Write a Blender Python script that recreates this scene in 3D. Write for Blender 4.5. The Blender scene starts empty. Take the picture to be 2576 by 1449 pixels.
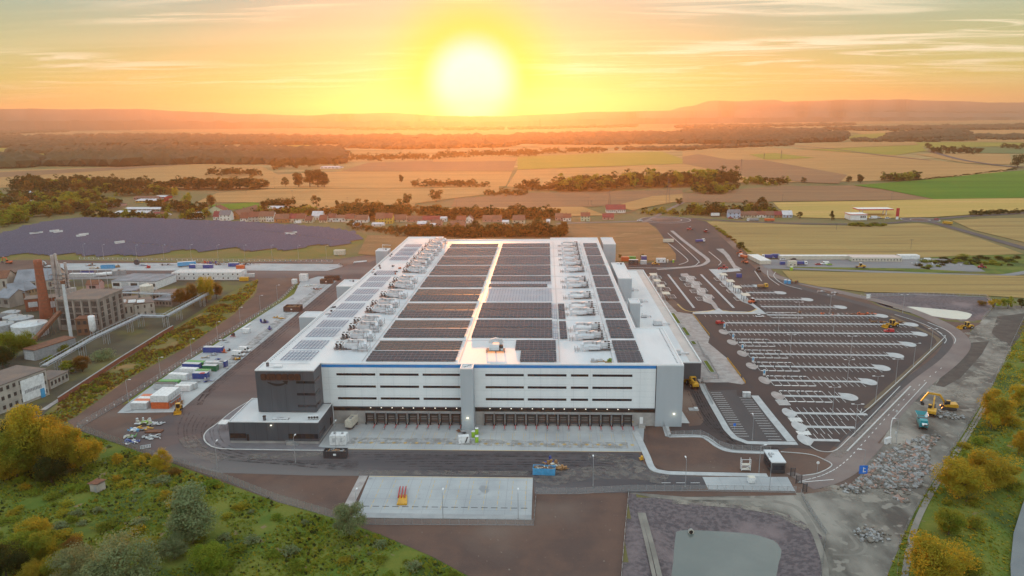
import bpy,bmesh,math,random
from mathutils import Vector,Matrix,noise
random.seed(11)
rad=math.radians
S=bpy.context.scene
COL=S.collection
FPX,HC,ROLL=1850.0,111.0,0.0114
PITCH=math.atan(430.5/FPX)
YAW=rad(2.72)
cp,sp,cy,sy,ca,sa=math.cos(PITCH),math.sin(PITCH),math.cos(YAW),math.sin(YAW),math.cos(ROLL),math.sin(ROLL)
fwd=Vector((-sy*cp,cy*cp,-sp))
rgt=Vector((cy,sy,0))
upv=rgt.cross(fwd)
cx=rgt*ca-upv*sa
cyv=rgt*sa+upv*ca
cam_d=bpy.data.cameras.new("camera")
cam=bpy.data.objects.new("camera",cam_d)
COL.objects.link(cam)
M=Matrix((cx,cyv,-fwd)).transposed().to_4x4()
M.translation=(0,0,HC)
cam.matrix_world=M
cam_d.sensor_width=36
cam_d.lens=36*FPX/2576
cam_d.clip_start=1
cam_d.clip_end=200000
S.camera=cam
def W(px,py,z=0.0):
 """ground point (or point at height z) that the survey photo shows at px, py"""
 u,v=px-1288,724.5-py
 u,v=u*ca+v*sa,-(-u*sa+v*ca)
 d=v*cp+FPX*sp
 f=FPX*cp-v*sp
 t=(HC-z)/d
 return Vector((-sy*f*t+cy*u*t,cy*f*t+sy*u*t,z))
def WX(px,py,z=0.0):
 w=W(px,py,z)
 return(w.x,w.y)
def mpp(p):
 """metres per survey pixel at a ground point"""
 f=-sy*p[0]+cy*p[1]
 return(f*cp+HC*sp)/FPX
SUN_EL,SUN_AZ=rad(2.5),rad(5.5)
sd=Vector((-math.sin(SUN_AZ)*math.cos(SUN_EL),math.cos(SUN_AZ)*math.cos(SUN_EL),math.sin(SUN_EL)))
sun_l=bpy.data.lights.new("sun","SUN")
sun_l.energy=4.2
sun_l.color=(1.0,0.34,0.08)
sun_l.angle=rad(0.5)
sun=bpy.data.objects.new("sun",sun_l)
COL.objects.link(sun)
sun.rotation_euler=sd.to_track_quat('Z','Y').to_euler()
S.view_settings.view_transform='Standard'
S.view_settings.look='None'
S.view_settings.exposure=0.0
S.view_settings.gamma=1.0
S.cycles.use_denoising=True
S.cycles.max_bounces=6
S.cycles.diffuse_bounces=3
S.cycles.glossy_bounces=3
S.cycles.transmission_bounces=4
S.cycles.transparent_max_bounces=12
S.cycles.volume_bounces=0
S.cycles.sample_clamp_indirect=4.0
class NT:
 """small wrapper to write node trees briefly"""
 def __init__(s,tree):
  s.t=tree
 def n(s,kind,**kw):
  nd=s.t.nodes.new(kind)
  ins=kw.pop('ins',{})
  for k,v in kw.items():
   setattr(nd,k,v)
  for k,v in ins.items():
   sock=nd.inputs[k]
   if hasattr(v,'is_linked') or isinstance(v,bpy.types.NodeSocket):
    s.t.links.new(v,sock)
   else:
    sock.default_value=v
  return nd
 def math(s,op,a,b=None,c=None,clamp=False):
  nd=s.n('ShaderNodeMath',operation=op,use_clamp=clamp)
  for i,v in enumerate((a,b,c)):
   if v is None:continue
   if isinstance(v,bpy.types.NodeSocket):s.t.links.new(v,nd.inputs[i])
   else:nd.inputs[i].default_value=v
  return nd.outputs[0]
 def vmath(s,op,a,b=None):
  nd=s.n('ShaderNodeVectorMath',operation=op)
  for i,v in enumerate((a,b)):
   if v is None:continue
   if isinstance(v,bpy.types.NodeSocket):s.t.links.new(v,nd.inputs[i])
   else:nd.inputs[i].default_value=v
  return nd.outputs['Value'] if op in('DOT_PRODUCT','LENGTH') else nd.outputs[0]
 def mix(s,f,a,b,kind='MIX'):
  nd=s.n('ShaderNodeMix',data_type='RGBA',blend_type=kind)
  for i,v in((0,f),(6,a),(7,b)):
   if isinstance(v,bpy.types.NodeSocket):s.t.links.new(v,nd.inputs[i])
   else:nd.inputs[i].default_value=v if i==0 else(*v[:3],1)
  return nd.outputs[2]
 def ramp(s,f,stops,interp='LINEAR'):
  nd=s.n('ShaderNodeValToRGB')
  e=nd.color_ramp.elements
  nd.color_ramp.interpolation=interp
  while len(e)<len(stops):e.new(0.5)
  for el,(p,c) in zip(e,stops):
   el.position=p
   el.color=(*c[:3],1) if isinstance(c,(tuple,list)) else(c,c,c,1)
  s.t.links.new(f,nd.inputs[0])
  return nd.outputs[0]
 def mapr(s,v,a,b,c=0.0,d=1.0,smooth=True):
  nd=s.n('ShaderNodeMapRange',interpolation_type='SMOOTHSTEP' if smooth else 'LINEAR')
  s.t.links.new(v,nd.inputs[0])
  for i,x in((1,a),(2,b),(3,c),(4,d)):nd.inputs[i].default_value=x
  return nd.outputs[0]
 def noise(s,vec,scale,detail=4,rough=0.55,dist=0.0):
  nd=s.n('ShaderNodeTexNoise',ins={'Scale':scale,'Detail':detail,'Roughness':rough,'Distortion':dist})
  if vec is not None:s.t.links.new(vec,nd.inputs['Vector'])
  return nd.outputs['Fac']
def srgb(r,g,b):
 f=lambda c:(c/255/12.92) if c<=10.3 else((c/255+0.055)/1.055)**2.4
 return(f(r),f(g),f(b))
world=bpy.data.worlds.new("World")
S.world=world
world.use_nodes=True
wt=world.node_tree
wt.nodes.clear()
N=NT(wt)
tc=N.n('ShaderNodeTexCoord').outputs['Generated']
vn=N.n('ShaderNodeVectorMath',operation='NORMALIZE',ins={0:tc}).outputs[0]
sx=N.n('ShaderNodeSeparateXYZ',ins={0:vn})
z=sx.outputs['Z']
front_c=N.ramp(N.math('MULTIPLY_ADD',z,1.0,0.05,clamp=True),[
 (0.0,(0.70,0.32,0.09)),(0.05,(0.64,0.46,0.12)),(0.095,(0.60,0.58,0.18)),(0.14,(0.48,0.54,0.29)),
 (0.205,(0.26,0.46,0.44)),(0.30,(0.38,0.50,0.52)),(0.55,(0.80,0.98,1.10)),(1.0,(1.00,1.23,1.42))])
rear_c=N.ramp(N.math('MULTIPLY_ADD',z,1.0,0.05,clamp=True),[
 (0.0,(0.70,0.78,0.82)),(0.05,(1.24,1.50,1.68)),(0.2,(1.32,1.58,1.78)),(0.5,(1.14,1.38,1.58)),(1.0,(1.00,1.23,1.42))])
dotf=N.vmath('DOT_PRODUCT',vn,(sd.x,sd.y,0.0))
base=N.mix(N.mapr(dotf,-0.25,0.75),rear_c,front_c)
den=N.math('ADD',N.math('MAXIMUM',z,0.0),0.035)
pl=N.n('ShaderNodeCombineXYZ',ins={0:N.math('DIVIDE',sx.outputs['X'],den),1:N.math('DIVIDE',sx.outputs['Y'],den),2:0.0}).outputs[0]
mp=N.n('ShaderNodeMapping',ins={'Vector':pl,'Rotation':(0,0,rad(-14)),'Scale':(0.42,1.25,1.0),'Location':(3.1,1.7,0)}).outputs[0]
nz=N.noise(mp,1.15,9,0.62,0.9)
nz2=N.noise(N.n('ShaderNodeMapping',ins={'Vector':pl,'Rotation':(0,0,rad(8)),'Scale':(0.16,0.34,1.0),'Location':(9.3,4.2,0)}).outputs[0],1.0,3,0.5,0.3)
cl=N.math('MULTIPLY',N.mapr(nz,0.46,0.62),N.mapr(nz2,0.38,0.54))
cl=N.math('MULTIPLY',cl,N.mapr(z,0.015,0.08))
base=N.mix(N.math('MULTIPLY',cl,0.95),base,(1.0,0.92,0.66))
veil=N.noise(N.n('ShaderNodeMapping',ins={'Vector':pl,'Rotation':(0,0,rad(-6)),'Scale':(0.10,0.9,1.0)}).outputs[0],1.3,6,0.6,0.5)
base=N.mix(N.math('MULTIPLY',N.mapr(veil,0.46,0.68),0.16),base,(0.90,0.82,0.52))
dots=N.vmath('DOT_PRODUCT',vn,(sd.x,sd.y,sd.z))
ang=N.math('ARCCOSINE',N.math('MINIMUM',dots,1.0))
g1=N.mapr(ang,rad(2.6),rad(8.2),1.0,0.0)
g2=N.mapr(ang,rad(1.6),rad(4.2),1.0,0.0)
g3=N.mapr(ang,rad(4.0),rad(22.0),1.0,0.0)
base=N.mix(N.math('MULTIPLY',g3,0.28),base,(0.90,0.80,0.42))
base=N.mix(N.math('MULTIPLY',g1,0.9),base,(1.0,0.66,0.04))
base=N.mix(g2,base,(0.70,0.74,0.98))
sky=N.n('ShaderNodeTexSky',sky_type='NISHITA',sun_disc=False,sun_elevation=SUN_EL,sun_rotation=-SUN_AZ)
bg1=N.n('ShaderNodeBackground',ins={'Color':base,'Strength':1.0})
bg2=N.n('ShaderNodeBackground',ins={'Color':sky.outputs[0],'Strength':0.004})
ad=N.n('ShaderNodeAddShader',ins={0:bg1.outputs[0],1:bg2.outputs[0]})
N.n('ShaderNodeOutputWorld',ins={0:ad.outputs[0]})
MATS={}
def mat(name,col,col2=None,scale=0.3,rough=0.8,metal=0.0,detail=5,lo=0.35,hi=0.65,bump=0.0,bscale=None,stretch=None,
  rnd=0.0,spec=0.4,col3=None,scale3=0.03,emit=None,coat=0.0,transl=0.0,space='Object',spots=None,joint=None):
 """procedural material: base colour, a second colour in noise patches, fine grain, optional bump, per-object variation"""
 if name in MATS:return MATS[name]
 m=bpy.data.materials.new(name)
 m.use_nodes=True
 t=m.node_tree
 b=t.nodes['Principled BSDF']
 n=NT(t)
 vec=n.n('ShaderNodeTexCoord').outputs['Object'] if space=='Object' else n.n('ShaderNodeNewGeometry').outputs['Position']
 v2=vec
 if stretch:
  v2=n.n('ShaderNodeMapping',ins={'Vector':vec,'Scale':stretch}).outputs[0]
 c=None
 if col2 is not None:
  c=n.mix(n.mapr(n.noise(v2,scale,detail,0.6),lo,hi),col,col2)
 else:
  c=n.mix(n.math('MULTIPLY',n.mapr(n.noise(v2,scale,detail,0.6),0.3,0.7),0.22),col,tuple(x*0.6 for x in col))
 if col3 is not None:
  c=n.mix(n.mapr(n.noise(v2,scale3,3,0.5),0.5,0.68),c,col3)
 if spots is not None:
  c=n.mix(n.mapr(n.noise(vec,spots[1],2,0.5),spots[2],spots[2]+0.06),c,spots[0])
 if joint:
  sp3=n.n('ShaderNodeSeparateXYZ',ins={0:vec});jn=None
  for ax in 'XY':
   q=n.math('LESS_THAN',n.math('FRACT',n.math('DIVIDE',sp3.outputs[ax],joint)),0.10/joint*1.6)
   jn=q if jn is None else n.math('MAXIMUM',jn,q)
  c=n.mix(n.math('MULTIPLY',jn,0.4),c,tuple(x*0.5 for x in col))
 if rnd>0:
  oi=n.n('ShaderNodeObjectInfo').outputs['Random']
  hs=n.n('ShaderNodeHueSaturation',ins={'Color':c,'Hue':n.math('MULTIPLY_ADD',oi,rnd*0.10,0.5-rnd*0.05),
    'Value':n.math('MULTIPLY_ADD',oi,rnd,1.0-rnd*0.5)})
  c=hs.outputs[0]
 t.links.new(c,b.inputs['Base Color'])
 b.inputs['Roughness'].default_value=rough
 b.inputs['Metallic'].default_value=metal
 b.inputs['Specular IOR Level'].default_value=spec
 b.inputs['Coat Weight'].default_value=coat
 if emit:
  b.inputs['Emission Color'].default_value=(*emit[0],1)
  b.inputs['Emission Strength'].default_value=emit[1]
 if bump>0:
  bn=n.n('ShaderNodeBump',ins={'Strength':bump,'Distance':0.3,'Height':n.noise(v2,bscale or scale*8,4,0.6)})
  t.links.new(bn.outputs[0],b.inputs['Normal'])
 if transl>0:
  tr=n.n('ShaderNodeBsdfTranslucent',ins={'Color':n.mix(0.5,c,tuple(x for x in(0.55,0.42,0.06)))})
  mx=n.n('ShaderNodeMixShader',ins={0:transl,1:b.outputs[0],2:tr.outputs[0]})
  t.links.new(mx.outputs[0],t.nodes['Material Output'].inputs[0])
 MATS[name]=m
 return m
def flat(name,rgb,rough=0.6,metal=0.0,**kw):
 return mat(name,rgb,None,scale=kw.pop('scale',0.6),rough=rough,metal=metal,**kw)
class MB:
 def __init__(s):
  s.v,s.f,s.mi,s.mats=[],[],[],[]
 def _m(s,m):
  if m is None:return 0
  if m not in s.mats:s.mats.append(m)
  return s.mats.index(m)
 def face(s,pts,m=None):
  b=len(s.v)
  s.v+=[tuple(p) for p in pts]
  s.f.append(tuple(range(b,b+len(pts))))
  s.mi.append(s._m(m))
 def box(s,x0,x1,y0,y1,z0,z1,m=None,T=None,top=None):
  b=len(s.v)
  pts=[(x0,y0,z0),(x1,y0,z0),(x1,y1,z0),(x0,y1,z0),(x0,y0,z1),(x1,y0,z1),(x1,y1,z1),(x0,y1,z1)]
  if T is not None:pts=[tuple(T@Vector(p)) for p in pts]
  s.v+=pts
  k=s._m(m)
  for i,q in enumerate(((0,3,2,1),(4,5,6,7),(0,1,5,4),(1,2,6,5),(2,3,7,6),(3,0,4,7))):
   s.f.append(tuple(b+j for j in q))
   s.mi.append(s._m(top) if(i==1 and top is not None) else k)
 def cbox(s,cx,cy,z0,sx,sy,sz,m=None,T=None,top=None):
  s.box(cx-sx/2,cx+sx/2,cy-sy/2,cy+sy/2,z0,z0+sz,m,T,top)
 def prism(s,poly,z0,z1,m=None,top=None,cap=True):
  n=len(poly)
  a=sum(poly[i][0]*poly[(i+1)%n][1]-poly[(i+1)%n][0]*poly[i][1] for i in range(n))
  if a<0:poly=poly[::-1]
  b=len(s.v)
  s.v+=[(p[0],p[1],z0) for p in poly]+[(p[0],p[1],z1) for p in poly]
  k=s._m(m)
  for i in range(n):
   j=(i+1)%n
   s.f.append((b+i,b+j,b+n+j,b+n+i));s.mi.append(k)
  if cap:
   s.f.append(tuple(b+n+i for i in range(n)));s.mi.append(s._m(top) if top is not None else k)
   s.f.append(tuple(b+n-1-i for i in range(n)));s.mi.append(k)
 def tube(s,p0,p1,r0,r1=None,n=8,m=None,caps=True):
  r1=r0 if r1 is None else r1
  p0,p1=Vector(p0),Vector(p1)
  d=(p1-p0)
  if d.length<1e-6:return
  d.normalize()
  a=d.orthogonal().normalized();c=d.cross(a)
  b=len(s.v);k=s._m(m)
  for p,r in((p0,r0),(p1,r1)):
   for i in range(n):
    th=2*math.pi*i/n
    s.v.append(tuple(p+(a*math.cos(th)+c*math.sin(th))*r))
  for i in range(n):
   j=(i+1)%n
   s.f.append((b+i,b+j,b+n+j,b+n+i));s.mi.append(k)
  if caps:
   s.f.append(tuple(b+n+i for i in range(n)));s.mi.append(k)
   s.f.append(tuple(b+n-1-i for i in range(n)));s.mi.append(k)
 def lathe(s,prof,n=16,m=None,at=(0,0,0)):
  b=len(s.v);k=s._m(m)
  for r,zz in prof:
   for i in range(n):
    th=2*math.pi*i/n
    s.v.append((at[0]+r*math.cos(th),at[1]+r*math.sin(th),at[2]+zz))
  for q in range(len(prof)-1):
   for i in range(n):
    j=(i+1)%n
    s.f.append((b+q*n+i,b+q*n+j,b+(q+1)*n+j,b+(q+1)*n+i));s.mi.append(k)
  s.f.append(tuple(b+(len(prof)-1)*n+i for i in range(n)));s.mi.append(k)
 def ball(s,c,r,m=None,sub=1,jit=0.15,sz=1.0):
  bm=ICO[sub]
  b=len(s.v);k=s._m(m)
  for p in bm[0]:
   q=r*(1+random.uniform(-jit,jit))
   s.v.append((c[0]+p[0]*q,c[1]+p[1]*q,c[2]+p[2]*q*sz))
  for f in bm[1]:
   s.f.append(tuple(b+i for i in f));s.mi.append(k)
 def mesh(s,name,m=None):
  me=bpy.data.meshes.new(name)
  me.from_pydata(s.v,[],s.f)
  if s.mats:
   for x in s.mats:me.materials.append(x)
   me.polygons.foreach_set('material_index',s.mi)
  elif m is not None:
   me.materials.append(m)
  me.update()
  return me
 def obj(s,name,m=None,parent=None,smooth=False):
  return link(name,s.mesh(name,m),parent,smooth)
def _ico(sub):
 bm=bmesh.new();bmesh.ops.create_icosphere(bm,subdivisions=sub,radius=1)
 bm.verts.index_update()
 r=([tuple(v.co) for v in bm.verts],[tuple(v.index for v in f.verts) for f in bm.faces])
 bm.free()
 return r
ICO={1:_ico(1),2:_ico(2),3:_ico(3)}
def link(name,me,parent=None,smooth=False):
 o=bpy.data.objects.new(name,me)
 COL.objects.link(o)
 if parent is not None:o.parent=parent
 if smooth and me is not None:
  me.polygons.foreach_set('use_smooth',[True]*len(me.polygons))
 return o
def tag(o,label,cat,group=None):
 o['label']=label;o['category']=cat
 if group:o['group']=group
 return o
def thing(name,label,cat,loc=(0,0,0),rz=0.0,group=None):
 o=bpy.data.objects.new(name,None)
 o.empty_display_size=0.5
 COL.objects.link(o)
 o.location=loc;o.rotation_euler=(0,0,rz)
 return tag(o,label,cat,group)
def struct(o,kind='structure'):
 o['kind']=kind
 return o
def dup(root,loc,rz=None,label=None,group=None,scale=None):
 """copy of a thing with copies of its parts and sub-parts; mesh data is shared"""
 r=root.copy();COL.objects.link(r)
 r.location=loc
 if rz is not None:r.rotation_euler=(0,0,rz)
 if scale is not None:r.scale=scale if hasattr(scale,'__len__') else(scale,)*3
 if label:r['label']=label
 if group:r['group']=group
 for ch in KIDS(root):
  c=ch.copy();COL.objects.link(c);c.parent=r
  for g in KIDS(ch):
   d=g.copy();COL.objects.link(d);d.parent=c
 return r
def KIDS(o):
 return list(o.children)
ORD=['first','second','third','fourth','fifth','sixth','seventh','eighth','ninth','tenth','eleventh','twelfth',
 'thirteenth','fourteenth','fifteenth','sixteenth','seventeenth','eighteenth','nineteenth','twentieth']+['%d-th'%i for i in range(21,400)]
def nth(i):
 if i<20:return ORD[i]
 tens={2:'twenty',3:'thirty',4:'forty',5:'fifty',6:'sixty',7:'seventy',8:'eighty',9:'ninety'}
 k=i+1
 if k>=100:return 'hundredth-plus'
 if k%10==0:return{20:'twentieth',30:'thirtieth',40:'fortieth',50:'fiftieth',60:'sixtieth',70:'seventieth',80:'eightieth',90:'ninetieth'}[k]
 return tens[k//10]+'-'+ORD[k%10-1]
def sheet(name,poly,z,m,kind='structure'):
 mb=MB()
 n=len(poly)
 a=sum(poly[i][0]*poly[(i+1)%n][1]-poly[(i+1)%n][0]*poly[i][1] for i in range(n))
 if a<0:poly=poly[::-1]
 bm=bmesh.new()
 vs=[bm.verts.new((p[0],p[1],z)) for p in poly]
 f=bm.faces.new(vs)
 f.normal_update()
 bmesh.ops.triangulate(bm,faces=[f])
 me=bpy.data.meshes.new(name);bm.to_mesh(me);bm.free()
 me.materials.append(m)
 o=link(name,me)
 o['kind']=kind
 return o
def psheet(name,pts,z,m,kind='structure'):
 return sheet(name,[WX(*p) for p in pts],z,m,kind)
def offset_line(pts,w):
 """left and right border of a polyline of width w (m)"""
 L,Rr=[],[]
 n=len(pts)
 for i in range(n):
  a=Vector(pts[max(0,i-1)]);b=Vector(pts[min(n-1,i+1)])
  d=(b-a);d=Vector((d.x,d.y,0)).normalized()
  nn=Vector((-d.y,d.x,0))*(w/2)
  p=Vector((pts[i][0],pts[i][1],0))
  L.append(p+nn);Rr.append(p-nn)
 return L,Rr
def smooth_line(pts,k=6):
 """Catmull-Rom through 2D points"""
 out=[]
 P=[Vector((p[0],p[1])) for p in pts]
 for i in range(len(P)-1):
  p0,p1,p2,p3=P[max(0,i-1)],P[i],P[i+1],P[min(len(P)-1,i+2)]
  for j in range(k):
   t=j/k
   out.append(0.5*((2*p1)+(p2-p0)*t+(2*p0-5*p1+4*p2-p3)*t*t+(3*p1-p0-3*p2+p3)*t**3))
 out.append(P[-1])
 return[(p.x,p.y) for p in out]
def ribbon(mb,pts,w,z,m=None,h=None):
 """flat strip (or raised strip with sides when h is given) along a polyline"""
 L,Rr=offset_line(pts,w)
 for i in range(len(pts)-1):
  a,b,c,d=Rr[i],Rr[i+1],L[i+1],L[i]
  mb.face([(a.x,a.y,z),(b.x,b.y,z),(c.x,c.y,z),(d.x,d.y,z)],m)
  if h:
   mb.face([(a.x,a.y,z-h),(b.x,b.y,z-h),(b.x,b.y,z),(a.x,a.y,z)],m)
   mb.face([(d.x,d.y,z),(c.x,c.y,z),(c.x,c.y,z-h),(d.x,d.y,z-h)],m)
def in_poly(x,y,poly):
 c=False
 n=len(poly)
 j=n-1
 for i in range(n):
  xi,yi=poly[i][0],poly[i][1];xj,yj=poly[j][0],poly[j][1]
  if((yi>y)!=(yj>y)) and(x<(xj-xi)*(y-yi)/(yj-yi)+xi):c=not c
  j=i
 return c
def dist_poly(x,y,poly):
 best=1e9
 n=len(poly)
 for i in range(n):
  ax,ay=poly[i][0],poly[i][1];bx,by=poly[(i+1)%n][0],poly[(i+1)%n][1]
  dx,dy=bx-ax,by-ay
  l=dx*dx+dy*dy
  t=max(0,min(1,((x-ax)*dx+(y-ay)*dy)/l)) if l else 0
  best=min(best,math.hypot(x-ax-t*dx,y-ay-t*dy))
 return best
def m_thin(name,col,a,nsc=.35):
 m=bpy.data.materials.new(name);m.use_nodes=True;t=m.node_tree;n=NT(t);b=t.nodes['Principled BSDF'];b.inputs['Base Color'].default_value=(*col,1);b.inputs['Roughness'].default_value=.9
 f=n.math('MULTIPLY',n.mapr(n.noise(n.n('ShaderNodeNewGeometry').outputs['Position'],nsc,6,.68),.38,.62),a)
 mx=n.n('ShaderNodeMixShader',ins={0:f,1:n.n('ShaderNodeBsdfTransparent').outputs[0],2:b.outputs[0]});t.links.new(mx.outputs[0],t.nodes['Material Output'].inputs[0]);return m
m_soil=mat('soil',(0.122,0.071,0.053),(0.085,0.054,0.045),scale=0.08,rough=0.95,col3=(0.17,0.12,0.095),scale3=0.02,bump=0.3,bscale=1.5,spots=((0.20,0.16,0.13),0.9,0.70))
m_land=mat('land',(0.11,0.115,0.035),(0.17,0.12,0.055),scale=0.012,rough=1.0,col3=(0.07,0.085,0.02),scale3=0.006)
m_meadow=mat('meadow',(0.070,0.115,0.010),(0.135,0.145,0.018),scale=0.09,rough=1.0,col3=(0.042,0.070,0.009),scale3=0.05,bump=0.8,bscale=0.9,spots=((0.19,0.14,0.07),0.25,0.66))
m_wild=mat('wild_grass',(0.15,0.125,0.035),(0.075,0.095,0.018),scale=0.10,rough=1.0,col3=(0.26,0.15,0.055),scale3=0.05,bump=0.8,bscale=1.1)
m_verge=mat('verge',(0.12,0.12,0.02),(0.17,0.12,0.035),scale=0.03,rough=1.0)
m_dirt=mat('dirt',(0.19,0.175,0.15),(0.085,0.075,0.066),scale=0.09,rough=1.0,col3=(0.29,0.265,0.23),scale3=0.035,bump=1.0,bscale=0.7,stretch=(1.3,0.6,1),spots=((.23,.21,.18),.25,.58))
m_gravel=mat('gravel',(0.145,0.118,0.122),(0.085,0.070,0.076),scale=0.75,rough=0.95,col3=(0.20,0.155,0.155),scale3=0.05,bump=0.9,bscale=2.2,lo=0.4,hi=0.6)
m_asph=mat('asphalt',(0.108,0.079,0.075),(0.068,0.056,0.058),scale=0.05,rough=0.85,col3=(0.135,0.112,0.105),scale3=0.018,stretch=(0.35,1.4,1),bump=0.15,bscale=3)
m_asph_f=mat('asphalt_front',(0.092,0.080,0.082),(0.060,0.055,0.060),scale=0.06,rough=0.85,col3=(0.135,0.122,0.118),scale3=0.02,stretch=(0.22,1.6,1),bump=0.15,bscale=3)
m_asph_p=mat('asphalt_parking',(0.054,0.041,0.039),(0.042,0.034,0.035),scale=0.04,rough=0.9,col3=(0.072,0.054,0.049),scale3=0.018,bump=0.15,bscale=3)
m_asph_d=mat('asphalt_dark',(0.058,0.052,0.054),(0.075,0.066,0.066),scale=0.08,rough=0.85,stretch=(1.0,0.3,1))
m_conc=mat('concrete',(0.37,0.385,0.39),(0.30,0.315,0.325),scale=0.07,rough=0.8,col3=(0.42,0.43,0.425),scale3=0.03,bump=0.1,joint=6.0,spots=((0.24,0.25,0.26),0.12,0.66))
m_pave=mat('pavement',(0.43,0.44,0.44),(0.36,0.37,0.375),scale=0.3,rough=0.85,spots=((0.3,0.29,0.28),0.5,0.68))
m_pave_w=mat('pavement_worn',(0.36,0.33,0.31),(0.27,0.24,0.23),scale=0.3,rough=0.9)
m_kerb=mat('kerb',(0.50,0.50,0.48),(0.40,0.40,0.39),scale=0.5,rough=0.85)
m_white=mat('road_paint',(0.72,0.72,0.70),(0.5,0.5,0.49),scale=0.9,rough=0.7,lo=0.5,hi=0.75)
m_yel=mat('yellow_paint',(0.60,0.36,0.07),(0.42,0.33,0.16),scale=0.5,rough=0.7)
m_lane=mat('dusty_road',(0.15,0.115,0.108),(0.20,0.165,0.15),scale=0.07,rough=0.9,stretch=(0.6,0.6,1))
m_lot=mat('grey_lot',(0.165,0.165,0.172),(0.215,0.21,0.21),scale=0.04,rough=0.95,stretch=(0.4,1.5,1))
def fmat(name,a,b,c3=None,rot=0.0,scale=0.02,st=(0.12,1.6,1)):
 """crop field: stripes of tramlines and worn patches"""
 if name in MATS:return MATS[name]
 m=bpy.data.materials.new(name);m.use_nodes=True
 t=m.node_tree;n=NT(t);bs=t.nodes['Principled BSDF']
 pos=n.n('ShaderNodeNewGeometry').outputs['Position']
 v=n.n('ShaderNodeMapping',ins={'Vector':pos,'Rotation':(0,0,rot),'Scale':st}).outputs[0]
 c=n.mix(n.mapr(n.noise(v,scale,6,0.62),0.36,0.64),a,b)
 if c3:c=n.mix(n.mapr(n.noise(v,scale*2.3,4,0.6,0.4),0.52,0.68),c,c3)
 fine=n.noise(pos,0.35,3,0.6)
 c=n.mix(n.math('MULTIPLY',n.mapr(fine,0.4,0.62),0.30),c,tuple(x*0.72 for x in a))
 t.links.new(c,bs.inputs['Base Color'])
 bs.inputs['Roughness'].default_value=1.0
 bs.inputs['Specular IOR Level'].default_value=0.1
 MATS[name]=m
 return m
f_tan=fmat('stubble_field',(0.40,0.235,0.095),(0.32,0.185,0.075),(0.46,0.28,0.12),rot=0.12)
f_tan2=fmat('stubble_right',(0.35,0.25,0.10),(0.27,0.185,0.075),(0.20,0.14,0.065),rot=0.03,scale=0.03,st=(0.10,1.9,1))
f_gold=fmat('ripe_field',(0.46,0.31,0.10),(0.38,0.28,0.085),(0.53,0.32,0.13),rot=0.05)
f_brown=fmat('ploughed_field',(0.24,0.145,0.08),(0.20,0.12,0.07),(0.28,0.17,0.085),rot=0.1)
f_green=fmat('green_field',(0.062,0.155,0.016),(0.10,0.19,0.020),(0.05,0.125,0.018),rot=-0.2,scale=0.012)
f_lime=fmat('young_field',(0.22,0.22,0.04),(0.28,0.24,0.055),(0.18,0.19,0.035),rot=1.2,scale=0.02)
f_teal=fmat('beet_field',(0.10,0.16,0.07),(0.085,0.14,0.06))
f_rust=fmat('fallow_field',(0.27,0.15,0.075),(0.21,0.125,0.058),(0.33,0.20,0.10),rot=1.15,scale=0.03,st=(0.5,1.6,1))
m_plain=fmat('far_plain',(0.34,0.25,0.12),(0.12,0.12,0.045),(0.42,0.32,0.16),rot=0.04,scale=0.0022,st=(0.35,2.6,1))
POND=[WX(*p,-1.7) for p in((1703,1334),(1760,1335),(1817,1338),(1880,1343),(1920,1351),(1950,1363),(1964,1380),(1962,1398),(1956,1418),(1946,1470),(1690,1470))]
POND2=[WX(*p,-1.7) for p in((2238,771),(2300,772),(2355,777),(2410,782),(2445,789),(2438,799),(2428,804),(2390,801),(2340,794),(2285,785))]
MEADOW=[WX(*p) for p in((-40,1120),(100,1092),(190,1085),(300,1122),(380,1150),(440,1172),(560,1216),(700,1270),(840,1312),(960,1352),(1090,1408),(1230,1480),(1230,1560),(-300,1600),(-300,1120))]
BANK=[WX(*p) for p in((2576,800),(2555,850),(2500,965),(2440,1065),(2370,1175),(2300,1290),(2235,1440),(2200,1560),(2560,1560),(2545,1430),(2552,1340),(2576,1265),(2900,1000),(2900,850))]
RIVER=[WX(*p,-0.8) for p in((2600,1200),(2572,1270),(2550,1340),(2542,1420),(2545,1500),(2560,1600),(3100,1600),(3100,1200))]
def ground_h(x,y):
 h=0.0
 for pond,w in((POND,8.0),(POND2,9.0)):
  bx=min(p[0] for p in pond)-w;ex=max(p[0] for p in pond)+w
  by=min(p[1] for p in pond)-w;ey=max(p[1] for p in pond)+w
  if bx<x<ex and by<y<ey:
   d=dist_poly(x,y,pond)
   if in_poly(x,y,pond):h=-1.75-min(1.2,d*0.3)
   elif d<w:h=min(h,-1.75*(1-d/w)**1.2)
 if x>90 and y<420:
  if in_poly(x,y,RIVER):h=-1.6
  elif in_poly(x,y,BANK):
   d=min(dist_poly(x,y,BANK)/8.0,1.0)
   h+=d*(0.5+0.9*noise.noise((x*0.05,y*0.05,3.0)))
   dr=dist_poly(x,y,RIVER)
   if dr<6:h=-1.6+(h+1.6)*dr/6
 if x<-5 and y<260 and in_poly(x,y,MEADOW):
  d=min(dist_poly(x,y,MEADOW)/10.0,1.0)
  h+=d*(0.5+1.1*noise.noise((x*0.035,y*0.035,8.0))+0.35*noise.noise((x*0.15,y*0.15,1.0)))
 return h
def axis(lo,hi,step,far_lo,far_hi):
 a=[lo]
 while a[-1]<hi:a.append(a[-1]+step)
 s=step
 while a[-1]<far_hi:s*=1.5;a.append(a[-1]+s)
 b=[];s=step;x=lo
 while x>far_lo:s*=1.5;x-=s;b.append(x)
 return b[::-1]+a
gx=axis(-240,330,3.0,-40000,40000)
gy=axis(90,440,3.0,-30000,60000)
verts=[(x,y,ground_h(x,y) if(-260<x<340 and 80<y<460) else 0.0) for y in gy for x in gx]
nx=len(gx)
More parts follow.
